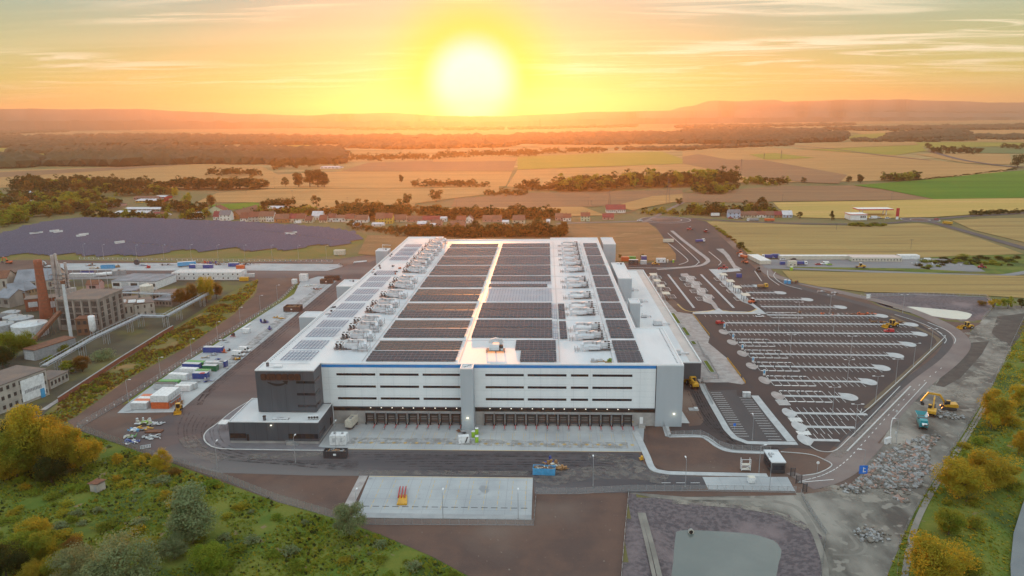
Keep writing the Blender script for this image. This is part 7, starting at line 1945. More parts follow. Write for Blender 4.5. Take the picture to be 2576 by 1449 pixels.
while n_<3600:
 x,y=random.uniform(min(rx),max(rx)),random.uniform(min(ry),max(ry))
 if not in_poly(x,y,RUB):continue
 dn=noise.noise((x*.09,y*.09,2.0))
 if dn<-.18 and random.random()<.85:continue
 n_+=1
 s_=random.choice((.15,.2,.25,.3,.35,.4,.5,.7,1.0))*random.uniform(.7,1.2)
 T=Matrix.Translation((x,y,.15+max(0,dn)*1.0+random.uniform(0,.25)))@Matrix.Rotation(random.uniform(0,6.3),4,'Z')@Matrix.Rotation(random.uniform(-.7,.7),4,'X')@Matrix.Rotation(random.uniform(-.5,.5),4,'Y')
 mb.box(-s_,s_,-s_*.6,s_*.6,-s_*.22,s_*.22,random.choice((m_rub1,m_rub1,m_rub3,m_rub3,m_rub2)),T)
for(zx,zy,n2,spr) in((1420,1145,130,3.2),(2000,240,120,4),(1280,800,60,3)):
 c_=W(*Z3(zx,zy))
 for q in range(n2):
  s_=random.uniform(.2,.6);T=Matrix.Translation((c_.x+random.gauss(0,spr/2),c_.y+random.gauss(0,spr/2),.2+random.uniform(0,.5)))@Matrix.Rotation(random.uniform(0,6),4,'Z')@Matrix.Rotation(random.uniform(-.6,.6),4,'X')
  mb.box(-s_,s_,-s_*.7,s_*.7,-s_*.4,s_*.4,random.choice((m_rub1,m_rub3)),T)
struct(mb.obj('rubble'),'stuff')
p=W(1737,1332,-1.0);t=thing('outlet_pipe','round concrete outlet pipe at the pond bank','outlet pipe',(p.x,p.y,-1.2));mb=MB();
for k in range(14):
 a0,a1=2*math.pi*k/14,2*math.pi*(k+1)/14
 for(r0,r1,yy0,yy1) in((0.75,.55,-1,-1),):mb.face([(r0*math.cos(a0),-1,r0*math.sin(a0)),(r0*math.cos(a1),-1,r0*math.sin(a1)),(r1*math.cos(a1),-1,r1*math.sin(a1)),(r1*math.cos(a0),-1,r1*math.sin(a0))],P_CREAM)
 mb.face([(0.75*math.cos(a0),-1,0.75*math.sin(a0)),(0.75*math.cos(a1),-1,0.75*math.sin(a1)),(0.75*math.cos(a1),-.3,0.75*math.sin(a1)),(0.75*math.cos(a0),-.3,0.75*math.sin(a0))],w_plinth)
mb.obj('ring',None,t);mb=MB();mb.tube((0,-1.02,0),(0,-.4,0),.56,n=14,m=w_black);mb.obj('mouth_shade_disc',None,t)  # solid black disc paints the shade inside the pipe mouth
m_track=mat('dirt_track',(0.24,0.22,0.19),(0.17,0.155,0.135),scale=.12,rough=1.0)
mb=MB()
for pts,w_ in(([(2076,1480),(2070,1400),(2020,1290),(1950,1262),(1850,1256),(1720,1254)],1.6),([(2010,1240),(2040,1290),(2078,1345)],2.2),([(1618,1290),(1640,1370),(1662,1460)],1.3),([(1608,1290),(1628,1370),(1648,1460)],1.0),([(2120,1320),(2175,1370),(2160,1395),(2095,1395)],.9),([(2102,1310),(2155,1370),(2140,1385)],.8)):
 L1,R1=offset_line(smooth_line([WX(*p) for p in pts]),w_)
 for i in range(len(L1)-1):mb.face([(R1[i].x,R1[i].y,.07),(R1[i+1].x,R1[i+1].y,.07),(L1[i+1].x,L1[i+1].y,.07),(L1[i].x,L1[i].y,.07)],m_track)
struct(mb.obj('dirt_track'))
mb=MB()
for off in(0,9):
 pts=smooth_line([WX(x+off,y) for x,y in((2480,1010),(2420,1110),(2350,1220),(2296,1330),(2268,1470))],10)
 L1,R1=offset_line(pts,.8)
 for i in range(len(L1)-1):
  q=[R1[i],R1[i+1],L1[i+1],L1[i]];mb.face([(v.x,v.y,ground_h(v.x,v.y)+.12) for v in q],m_track)
struct(mb.obj('dirt_track'))
random.seed(9)
def hc(name,rgb):return mat('house_'+name,rgb,tuple(c*.82 for c in rgb),scale=.3,rough=.9)
HW,HCR,HGY,HOR,HYE,HGN,HPK,HBL=hc('white',(.68,.66,.62)),hc('cream',(.55,.48,.36)),hc('grey',(.40,.38,.34)),hc('orange',(.40,.18,.07)),hc('yellow',(.58,.38,.08)),hc('pale_green',(.46,.52,.36)),hc('pink',(.48,.28,.24)),hc('blue',(.42,.50,.62))
RR,RB,RD,RG,RT=hc('red_tiles',(.19,.07,.045)),hc('brown_tiles',(.20,.10,.065)),hc('dark_red_tiles',(.22,.045,.045)),hc('grey_tiles',(.17,.17,.18)),hc('tin',(.52,.53,.55))
def house(lab,X0,X1,yb,hw,hr,wm,rm,depth=9,nwin=3,ori='x',cat='house',chim=True,rows=1):
 """front wall from X0 to X1 (survey px) with base row yb, wall hw px and roof hr px high"""
 A,B=W(X0,yb),W(X1,yb);s_=mpp(A);L_=(B-A).length;h=max(2.4,hw*s_);r=max(1.2,hr*s_)
 t=thing('village_house',lab,cat,(A.x,A.y,.1),math.atan2(B.y-A.y,B.x-A.x))
 mb=MB();mb.box(0,L_,0,depth,0,h,wm)
 if ori=='x':
  for x in(.02,L_-.02):mb.face([(x,0,h),(x,depth,h),(x,depth/2,h+r)],wm)
 else:
  for y in(.02,depth-.02):mb.face([(0,y,h),(L_,y,h),(L_/2,y,h+r)],wm)
 mb.obj('wall',None,t)
 mb=MB()
 if ori=='x':
  for y in(-.5,depth+.5):
   mb.face([(-.3,y,h-.25),(L_+.3,y,h-.25),(L_+.3,depth/2,h+r+.05),(-.3,depth/2,h+r+.05)],rm);mb.face([(-.3,y,h-.45),(L_+.3,y,h-.45),(L_+.3,depth/2,h+r-.15),(-.3,depth/2,h+r-.15)],rm)
 else:
  for x in(-.5,L_+.5):
   mb.face([(x,-.3,h-.25),(x,depth+.3,h-.25),(L_/2,depth+.3,h+r+.05),(L_/2,-.3,h+r+.05)],rm);mb.face([(x,-.3,h-.45),(x,depth+.3,h-.45),(L_/2,depth+.3,h+r-.15),(L_/2,-.3,h+r-.15)],rm)
 ro=mb.obj('roof',None,t)
 if chim:
  mb=MB();x=L_*random.uniform(.2,.8);mb.cbox(x,depth/2+.6,h+r-1.0,.7,.7,2.0,RB);mb.obj('chimney',None,ro)
 for rw in range(rows):
  for k in range(nwin):
   x=L_*(k+.5)/nwin;hh=h/rows;z0=hh*rw+hh*.38;w_=min(1.3,L_/nwin*.45)
   if k==nwin//2 and rw==0 and nwin>2:
    mb=MB();mb.box(x-.55,x+.55,-.08,-.003,.1,min(2.2,h*.75),RB);mb.obj('door',None,t)
   else:
    mb=MB();mb.box(x-w_/2,x+w_/2,-.08,-.003,z0,z0+hh*.38,q_dglass);mb.obj('window',None,t)
 return t
def vh(o,k=.17366):
 return lambda x,y:(o[0]+x*k,o[1]+y*k)
TV2,TV3,TV4,TV5,TV6=vh((447.2,447.2)),vh((894.5,447.2)),vh((1341.7,447.2)),vh((1725,447.2)),vh((2128.8,447.2))
def hs(tile,rows):
 for(lab,x0,x1,yb,hw,hr,wm,rm,kw) in rows:
  a,b=tile(x0,yb),tile(x1,yb);house(lab,a[0],b[0],a[1],hw*.17366,hr*.17366,wm,rm,**kw)
hs(TV2,[
('low white house with flat grey roof at the left end of the village',205,330,598,70,25,HW,RT,{}),
('tall cream gabled house with red roof at the left end of the village',430,670,560,90,60,HGN,RR,dict(depth=14,ori='y')),
('small white house with dark red roof left of the grey roofed one',515,605,612,50,70,HW,RD,{}),
('two storey white house with dark grey roof and square windows',605,765,622,85,60,HW,RG,dict(rows=2)),
('long orange brown barn behind the two storey white house',770,890,600,60,60,HOR,RB,dict(depth=60,ori='y',nwin=1)),
('white low house with red brown roof right of the barn',905,1020,635,50,75,HW,RR,{}),
('grey two storey house with bright red roof',1027,1170,640,75,65,HGY,RR,dict(rows=2)),
('cream two storey house with brown roof',1176,1280,640,85,60,HCR,RB,dict(rows=2)),
('pale two storey house with porch and brown roof',1283,1395,640,85,60,HW,RB,dict(rows=2)),
('long orange walled house with dark door',1400,1605,655,60,65,HOR,RB,{}),
('tan house with dark red roof left of its twin',1612,1708,650,62,60,HCR,RD,{}),
('tan house with brighter red roof right of its twin',1712,1842,650,62,60,HCR,RR,{}),
('low cream house with red roof beside the hedge',1845,1945,655,40,55,HCR,RR,{}),
('house with shining pale tin roof set back in the row',1945,2095,610,55,65,HW,RT,{}),
('cream house with red brown hipped roof right of the tin roof',2048,2160,650,38,65,HCR,RR,{}),
('white house with arched gable',2166,2285,640,60,55,HW,RR,{}),
('white house with three dark windows and brown roof',2292,2420,640,60,35,HW,RB,{}),
('cream house with bright red roof near the tile bend',2427,2560,650,60,60,HCR,RR,{}),
])
hs(TV3,[
('pale house with grey brown roof left of the yellow ones',0,175,650,45,60,HW,RB,{}),
('yellow two storey house with brown roof, left of the yellow pair',292,414,665,75,75,HYE,RB,dict(rows=2)),
('yellow two storey house with red roof, right of the yellow pair',417,535,665,85,60,HYE,RR,dict(rows=2)),
('cream low house with wide red brown roof right of the yellow pair',540,733,645,40,65,HCR,RB,{}),
('long low house with red brown roof in the glare',738,960,640,30,50,HPK,RB,{}),
('long low house with dark roof in the glare',965,1222,640,30,50,HGY,RD,{}),
('white box house between two long roofs',1226,1315,640,55,15,HW,RT,{}),
('low house with bright orange roof in the glare',1462,1598,640,30,50,HCR,RR,{}),
('white gabled house in the glare',1602,1690,660,70,40,HW,RB,dict(ori='y')),
('brown house row with long roof in the middle of the village',1840,2110,640,35,55,HPK,RB,{}),
('cream house with two wide windows and brown roof',2275,2450,665,55,60,HCR,RB,{}),
('small white shed house in front of the brown row',2125,2215,702,65,15,HW,RT,dict(chim=False,nwin=2)),
('brown shed with tin roof, front row left',725,780,745,30,20,HGY,RT,dict(chim=False,nwin=1)),
('shed with pale sloping roof, front row',893,1020,700,35,30,HPK,RT,dict(chim=False,nwin=1)),
('brown house in the front row near the glare',1100,1240,700,35,50,HPK,RB,{}),
('small white shed in front of the village',1075,1150,716,25,10,HW,RT,dict(chim=False,nwin=1)),
('house with reddish roof in the front row',1370,1580,720,40,50,HPK,RB,{}),
('long white roofed shed at the left front of the village',235,400,705,15,15,HW,RT,dict(chim=False,nwin=2)),
('white tent roofed shed beside the grass at the village edge',-40,55,715,25,35,HW,RT,dict(chim=False,nwin=1)),
])
hs(TV4,[
('pale house with brown roof left of the arched one, right village end',317,428,620,50,50,HPK,RB,{}),
('white house with arched gable at the right village end',432,545,632,55,50,HW,RR,{}),
('pale green two storey house with red roof',688,820,630,75,45,HGN,RR,dict(rows=2)),
('pink low house with red roof beside the roundabout',1005,1165,610,40,45,HPK,RD,{}),
('long white house with a row of square windows and dark red roof',1052,1335,510,52,60,HW,RD,dict(nwin=10,depth=14)),
('small white hut in the gardens',190,240,660,25,20,HW,RT,dict(chim=False,nwin=1)),
('white caravan like hut beside the field hedge',345,385,785,30,10,HW,RT,dict(chim=False,nwin=1)),
])
hs(TV5,[
('two storey white and blue house at the left of the short row',617,790,585,78,40,HBL,RG,dict(rows=2)),
('tan house with red brown roof, second of the short row',796,908,577,38,42,HCR,RB,{}),
('tan house with antenna and brown roof, third of the short row',912,1030,577,38,48,HCR,RB,{}),
('white house with bright red roof in the short row',1036,1160,577,45,40,HW,RR,{}),
('grey house with brown roof in the short row',1165,1280,577,38,50,HGY,RB,{}),
('bright orange house with dark roof in the short row',1285,1398,577,42,42,HOR,RD,{}),
('pale blue house with blue grey roof at the right of the short row',1402,1545,577,40,55,HBL,RT,{}),
])
TV1=vh((0,447.2))
def shed(lab,x0,x1,yb,hpx,wm,rm,depth,nwin=8,tile=TV1,cat='works building'):
 a,b=tile(x0,yb),tile(x1,yb);A,B=W(*a),W(*b);t=thing('works_building',lab,cat,(A.x,A.y,.1),math.atan2(B.y-A.y,B.x-A.x));L_=(B-A).length;h=max(3,hpx*.17366*mpp(A))
 mb=MB();mb.box(0,L_,0,depth,0,h,wm);mb.obj('wall',None,t);mb=MB();mb.face([(-.5,-.5,h+.05),(L_+.5,-.5,h+.05),(L_+.5,depth/2,h+1.6),(-.5,depth/2,h+1.6)],rm);mb.face([(-.5,depth+.5,h+.05),(L_+.5,depth+.5,h+.05),(L_+.5,depth/2,h+1.6),(-.5,depth/2,h+1.6)],rm);mb.obj('roof',None,t)
 for k in range(nwin):
  x=L_*(k+.5)/nwin;mb=MB();mb.box(x-L_/nwin*.35,x+L_/nwin*.35,-.1,-.003,h*.35,h*.8,q_dglass);mb.obj('window',None,t)
shed('long pale roofed works hall nearest to the solar park',1660,2130,545,28,HGY,RT,22)
shed('second long pale roofed works hall behind the first',1800,2320,490,22,HGY,RT,18)
shed('low works building with two white roofs',1460,1640,440,25,HPK,RT,30,5)
shed('dark red long works building at the back',1935,2250,320,28,HPK,RB,16)
shed('works building with bright red end wall',2240,2390,310,25,paint('hall_red',(.42,.04,.05)),RT,20,3)
shed('red and white striped works hall',2110,2300,365,28,paint('hall_red',(.42,.04,.05)),RT,26,4)
shed('yellow and white works hall',1965,2110,365,26,HYE,RT,26,3)
shed('red roofed house right of the works',2210,2400,560,30,HW,RD,14,4)
shed('small works gatehouse with red roof between the trees',1090,1220,445,28,HW,RR,12,3)
shed('white domed hall in the far left trees',285,495,240,18,HW,RT,20,3)
shed('white roofed sheds at the far left edge',-20,150,405,18,HBL,RT,16,3)
shed('small white shed among the far left trees',380,455,375,18,HW,RT,12,2)
shed('long hall with shining tin roof behind the village',1300,1490,480,22,HGY,RT,26,4,TV2)
shed('white farm sheds far across the field',2065,2330,30-160,22,HW,RT,30,5,TV2)
for(tile,x,y,lab,kind,m) in((TV5,1010,632,'white tipper truck with red trailer on the country road','T',P_WHITE),(TV5,1100,636,'red trailer behind the white tipper truck','R',P_ORANGE),(TV5,425,565,'white box trailer beside the country road','B',P_WHITE),(TV5,735,600,'white car in front of the white and blue house','c',P_WHITE),(TV5,790,600,'dark car in front of the white and blue house','c',P_DARK),(TV5,650,595,'red car in front of the white and blue house','c',P_RED),
 (TV4,1538,630,'white car entering the large roundabout','c',P_WHITE),(TV6,1465,680,'yellow truck on the road beyond the small roundabout','Y',P_YELLOW),(TV6,1310,610,'red car at the small roundabout','c',P_RED),(TV6,388,598,'white van at the petrol station','v',P_WHITE),(TV6,470,590,'white car at the petrol station','c',P_WHITE),(TV6,600,597,'white car leaving the petrol station','c',P_WHITE),(TV2,1735,668,'white camper parked before the village houses','v',P_WHITE)):
 p=W(*tile(x,y))
 if kind=='c':car(lab,(p.x,p.y),rad(5),m,None,.3).scale=(1.2,1.2,1.2)
 elif kind=='v':van(lab,(p.x,p.y),rad(185),m,None,8,3.2,.3)
 elif kind=='T':truck(lab,(p.x-3,p.y),rad(180),P_WHITE,P_GREY,12,2.2,.3)
 elif kind=='R':truck(lab,(p.x+8,p.y),rad(180),m,m,10,2.2,.3,'trailer',True,None,'trailer')
 elif kind=='Y':truck(lab,(p.x,p.y),rad(120),m,m,9,2.4,.3)
 else:truck(lab,(p.x,p.y),0,m,m,9,3,.3,'trailer',True,None,'trailer')
a,b=W(*TV6(60,618)),W(*TV6(300,618));t=thing('petrol_station','white petrol station shop with red eaves','petrol station',(a.x,a.y,.2));L_=(b-a).length
mb=MB();mb.box(0,L_,0,16,0,5.5,P_WHITE);mb.obj('wall',None,t);mb=MB();mb.box(-.5,L_+.5,-.5,16.5,5.51,6.3,P_RED,None,P_WHITE);mb.obj('roof',None,t)
for k in range(3):mb=MB();mb.box(L_*(.6+.12*k),L_*(.68+.12*k),-.1,-.003,2.5,4.5,q_dglass);mb.obj('window',None,t)
a=W(*TV6(225,575));t=thing('station_canopy','red edged white fuel canopy behind the petrol station shop','canopy',(a.x,a.y+10,.2))
mb=MB();mb.box(0,38,0,16,6.4,7.6,P_RED,None,P_WHITE);mb.obj('roof',None,t)
for x in(6,32):
 for y in(4,12):mb=MB();mb.cbox(x,y,0,.8,.8,6.4,P_WHITE);mb.obj('post',None,t)
a=W(*TV6(735,605));t=thing('price_pylon','red price pylon beside the petrol station','pylon',(a.x,a.y,.2));mb=MB();mb.cbox(0,0,3,3.2,.7,9,P_RED);mb.obj('panel',None,t);mb=MB();mb.cbox(0,0,0,2.6,.6,3,P_WHITE);mb.obj('base',None,t)
for k,x in enumerate((50,555)):
 a=W(*TV6(x,620));lamp('tall pale mast beside the petrol station, %s'%['left','right'][k],(a.x,a.y),16,0,None)
def pole(lab,px,py,ptop,kind=0):
 p=W(px,py);h=hgt(px,py,ptop);t=thing('power_pole',lab,'power pole',(p.x,p.y,.3),0,'power poles in the fields');r=max(.12,.16*mpp(p));mb=MB()
 if kind==0:
  mb.tube((0,0,0),(0,0,h),r,r*.7,6,w_dsteel);mb.obj('pole',None,t);mb=MB();mb.box(-1.6,1.6,-.1,.1,h-.6,h-.35,w_dsteel);mb.obj('crossarm',None,t)
 else:
  for sx_ in(-1,1):
   for sy_2 in(-1,1):mb.tube((sx_*h*.07,sy_2*h*.07,0),(sx_*.3,sy_2*.3,h),r,r*.7,5,w_dsteel)
  for k in range(6):
   z0,z1=h*k/6,h*(k+1)/6;w0,w1=h*.07*(1-k/6)+.3*k/6,h*.07*(1-(k+1)/6)+.3*(k+1)/6
   mb.tube((-w0,-w0,z0),(w1,-w1,z1),r*.6,n=4,m=w_dsteel);mb.tube((w0,-w0,z0),(-w1,-w1,z1),r*.6,n=4,m=w_dsteel)
  mb.obj('pole',None,t);mb=MB();q=h*.16
  for z_ in(h*.72,h*.84):mb.tube((-q,0,z_),(q,0,z_),r,n=4,m=w_dsteel)
  mb.obj('crossarm',None,t)
for k,(px,py,pt,kd) in enumerate(((2291,627,603,0),(2104,579,563,0),(1480,518,497,0),(1487,518,505,0),(1533,519,480,1),(1680,512,448,1),(1864,428,400,1),(1922,401,385,1),(1965,400,378,1),(736,497,480,0),(620,491,480,0),(607,487,473,0),(690,463,446,0),(1968,509,490,0),(2242,505,486,0),(875,512,497,0),(2396,405,395,0),(388,470,450,0),(1148,523,505,0))):
 pole('thin power pole standing in the fields' if kd==0 else 'lattice pylon standing in the fields',px,py,pt,kd)
p=W(1359,320);t=thing('far_chimney','slim chimney standing alone on the hazy plain under the sun','chimney',(p.x,p.y,0));mb=MB();h_=hgt(1359,320,289);mb.tube((0,0,0),(0,0,h_),5.5,4.5,10,P_DARK);mb.obj('shaft',None,t)
SP=[WX(*p) for p in((-60,606),(0,590),(42,576),(104,563),(156,556.5),(220,550),(330,551),(447,554),(598,560),(725,567),(847,576),(905,587),(922,599),(895,612),(847,624),(786,620),(740,630),(698,633),(673,628),(621,637),(576,627),(490,637),(447,632),(346,652),(295,645),(220,650),(165,641),(108,651),(54,641),(0,650),(-60,660))]
a,b=W(420,602),W(520,590);ang=math.atan2(b.y-a.y,b.x-a.x)
m_sp=bpy.data.materials.new('park_panel');m_sp.use_nodes=True
n_=NT(m_sp.node_tree);bs=m_sp.node_tree.nodes['Principled BSDF']
g_=n_.n('ShaderNodeNewGeometry').outputs['Position']
c_=n_.mix(n_.mapr(n_.noise(g_,.55,4,.7),.38,.62),(0.020,0.022,0.052),(0.034,0.031,0.062));c_=n_.mix(n_.mapr(n_.noise(g_,1.6,2,.5),.56,.64),c_,(0.10,0.095,0.14))
m_sp.node_tree.links.new(c_,bs.inputs['Base Color']);bs.inputs['Roughness'].default_value=.45;bs.inputs['Specular IOR Level'].default_value=.4
u_=Vector((math.cos(ang),math.sin(ang)));v_=Vector((-math.sin(ang),math.cos(ang)))
prj=[(Vector(p).dot(u_),Vector(p).dot(v_)) for p in SP]
vmin,vmax=min(p[1] for p in prj),max(p[1] for p in prj)
gap1=[(W(447,562),W(900,612)),(W(250,605),W(440,625))]
row=vmin+4;nrow=0
while row<vmax-2:
 xs=[]
 for i in range(len(prj)):
  (u0,v0),(u1,v1)=prj[i],prj[(i+1)%len(prj)]
  if(v0>row)!=(v1>row):xs.append(u0+(u1-u0)*(row-v0)/(v1-v0))
 xs.sort()
 for k in range(0,len(xs)-1,2):
  segs=[(xs[k]+2+random.uniform(0,8),xs[k+1]-2-random.uniform(0,8))]
  for(ga,gb) in gap1:
   du,dv=Vector((ga.x,ga.y)),Vector((gb.x,gb.y));v0,v1=du.dot(v_),dv.dot(v_)
   if min(v0,v1)<row<max(v0,v1):
    ug=du.dot(u_)+(dv.dot(u_)-du.dot(u_))*(row-v0)/(v1-v0)
    segs=[s2 for(s0,s1) in segs for s2 in(((s0,ug-2.5),(ug+2.5,s1)) if s0<ug<s1 else((s0,s1),))]
  for(s0,s1) in segs:
   if s1-s0<6:continue
   nrow+=1
   t=thing('solar_table_row','long row of bluish panel tables in the solar park behind the factory','solar panel row',(u_.x*s0+v_.x*row,u_.y*s0+v_.y*row,.1),ang,'rows of the solar park')
   mb=MB();L_=s1-s0
   mb.face([(0,-2.2,.7),(L_,-2.2,.7),(L_,2.1,2.5),(0,2.1,2.5)],m_sp);mb.face([(0,-2.2,.62),(0,2.1,2.42),(L_,2.1,2.42),(L_,-2.2,.62)],w_dsteel)
   mb.obj('panel',None,t)
   mb=MB()
   for q in range(int(L_/14)+1):mb.cbox(min(q*14+.5,L_-.5),.4,0,.3,.3,1.7,w_dsteel)
   mb.obj('support',None,t)
 row+=6.2
for k,(x,y) in enumerate(((280,608),(285,618),(97,593),(147,590),(212,597),(302,617),(205,600),(138,588),(729,594),(737,593),(88,594))):
 if k<2:continue
 p=W(x,y);t=thing('inverter_cabin','small white inverter cabin between the solar park rows','cabin',(p.x,p.y,.1),ang,'inverter cabins in the solar park')
 mb=MB();mb.cbox(0,0,0,8,2.8,3.4,P_WHITE);mb.obj('wall',None,t);mb=MB();mb.cbox(0,0,3.41,8.4,3.2,.25,P_LG);mb.obj('roof',None,t)
def leafmat(name,a,b,tr,rnd=.35):
 m=bpy.data.materials.new(name);m.use_nodes=True;t=m.node_tree;n=NT(t);bs=t.nodes['Principled BSDF']
 pos=n.n('ShaderNodeNewGeometry').outputs['Position']
 c=n.mix(n.mapr(n.noise(pos,.35,3,.6),.35,.65),a,b)
 oi=n.n('ShaderNodeObjectInfo').outputs['Random']
 c=n.n('ShaderNodeHueSaturation',ins={'Color':c,'Hue':n.math('MULTIPLY_ADD',oi,rnd*.09,.5-rnd*.055),'Value':n.math('MULTIPLY_ADD',oi,rnd*1.2,1-rnd*.6)}).outputs[0]
 t.links.new(c,bs.inputs['Base Color']);bs.inputs['Roughness'].default_value=.75;bs.inputs['Specular IOR Level'].default_value=.2
 tl=n.n('ShaderNodeBsdfTranslucent',ins={'Color':n.mix(.65,c,tr)})
 mx=n.n('ShaderNodeMixShader',ins={0:.48,1:bs.outputs[0],2:tl.outputs[0]});t.links.new(mx.outputs[0],t.nodes['Material Output'].inputs[0])
 return m
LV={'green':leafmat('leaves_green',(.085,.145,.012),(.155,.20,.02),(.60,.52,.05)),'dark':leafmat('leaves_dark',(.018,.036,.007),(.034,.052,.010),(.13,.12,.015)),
 'gold':leafmat('leaves_gold',(.150,.172,.016),(.23,.21,.02),(1.0,.68,.05)),'silver':leafmat('leaves_silver',(.15,.20,.09),(.21,.25,.125),(.38,.36,.14),.2),'brown':leafmat('leaves_brown',(.085,.062,.016),(.12,.08,.018),(.5,.27,.03))}
m_bark=mat('bark',(.085,.065,.05),(.05,.04,.032),scale=1.5,rough=.95)
def crown(kind,n,leaf,seed,lobes=14,form='round'):
 """crown of many leaf cards, height 1 above ground, width about 0.8"""
 rnd_=random.Random(seed);mb=MB();L_=[]
 for k in range(lobes):
  while True:
   x,y,z_=rnd_.uniform(-1,1),rnd_.uniform(-1,1),rnd_.uniform(-1,1)
   if x*x+y*y+z_*z_<1:break
  if form=='round':c=(x*.33,y*.33,.50+z_*.36);r=rnd_.uniform(.06,.17)
  elif form=='tall':c=(x*.15,y*.15,.54+z_*.38);r=rnd_.uniform(.09,.15)
  elif form=='cone':zz=.12+.84*(z_*.5+.5);w_=.24*(1-zz)+.015;c=(x*w_,y*w_,zz);r=.05+.11*(1-zz)
  else:c=(x*.34,y*.34,.40+z_*.20-.18*(x*x+y*y));r=rnd_.uniform(.16,.27)
  L_.append((Vector(c),r))
 for i in range(n):
  c,r=L_[i%lobes]
  d=Vector((rnd_.gauss(0,1),rnd_.gauss(0,1),rnd_.gauss(0,1)+.25)).normalized()
  p=c+d*r*rnd_.uniform(.55,1.08);p.z=max(p.z,.02)
  nn=(d+Vector((rnd_.uniform(-.8,.8),rnd_.uniform(-.8,.8),rnd_.uniform(-.5,.8)))).normalized()
  a=nn.orthogonal().normalized();b=nn.cross(a);th=rnd_.uniform(0,6.3);s_=leaf*rnd_.uniform(.6,1.3)
  e1=(a*math.cos(th)+b*math.sin(th))*s_;e2=(b*math.cos(th)-a*math.sin(th))*s_*.62
  mb.face([p-e1,p+e2*.9,p+e1,p-e2*.9])
 return mb.mesh('crown',LV[kind])
def trunkmesh(h=.45):
 mb=MB();mb.tube((0,0,-.02),(.01,0,h),.022,.012,7)
 for k in range(5):
  a=k*1.3;mb.tube((0,0,h*(.5+.1*k)),(.16*math.cos(a),.16*math.sin(a),h*(.5+.1*k)+.22),.010,.003,5)
 return mb.mesh('trunk',m_bark)
TR=trunkmesh()
CM={}
def get_crown(kind,form,lod,var):
 key=(kind,form,lod,var)
 if key not in CM:
  n,leaf,lb={'near':(13000,.0145,46),'mid':(1500,.034,20),'far':(420,.058,14)}[lod]
  CM[key]=crown(kind,n,leaf,len(CM)+17,lb,form)
 return CM[key]
NT_=[0]
def tree(px,py,hpx,kind='dark',form='round',lod='mid',lab='',wf=1.0,group=None,cat='tree',name='tree',loc=None,h=None):
 p=Vector((loc[0],loc[1],0)) if loc else W(px,py);h=h or hgt(px,py,py-hpx)
 NT_[0]+=1;v=NT_[0]%3
 z_=ground_h(p.x,p.y) if(p.y<460 and abs(p.x)<320) else 0.0
 me=get_crown(kind,form,lod,v)
 w_=h*wf*random.uniform(.9,1.15)
 if lod=='far':
  o=link(name,me);o.location=(p.x,p.y,z_);o.rotation_euler.z=random.uniform(0,6.3);o.scale=(w_,w_,h)
  tag(o,lab,cat,group);return o
 t=thing(name,lab,cat,(p.x,p.y,z_),random.uniform(0,6.3),group);t.scale=(w_,w_,h)
 link('crown',me,t);link('trunk',TR,t);return t
random.seed(31)
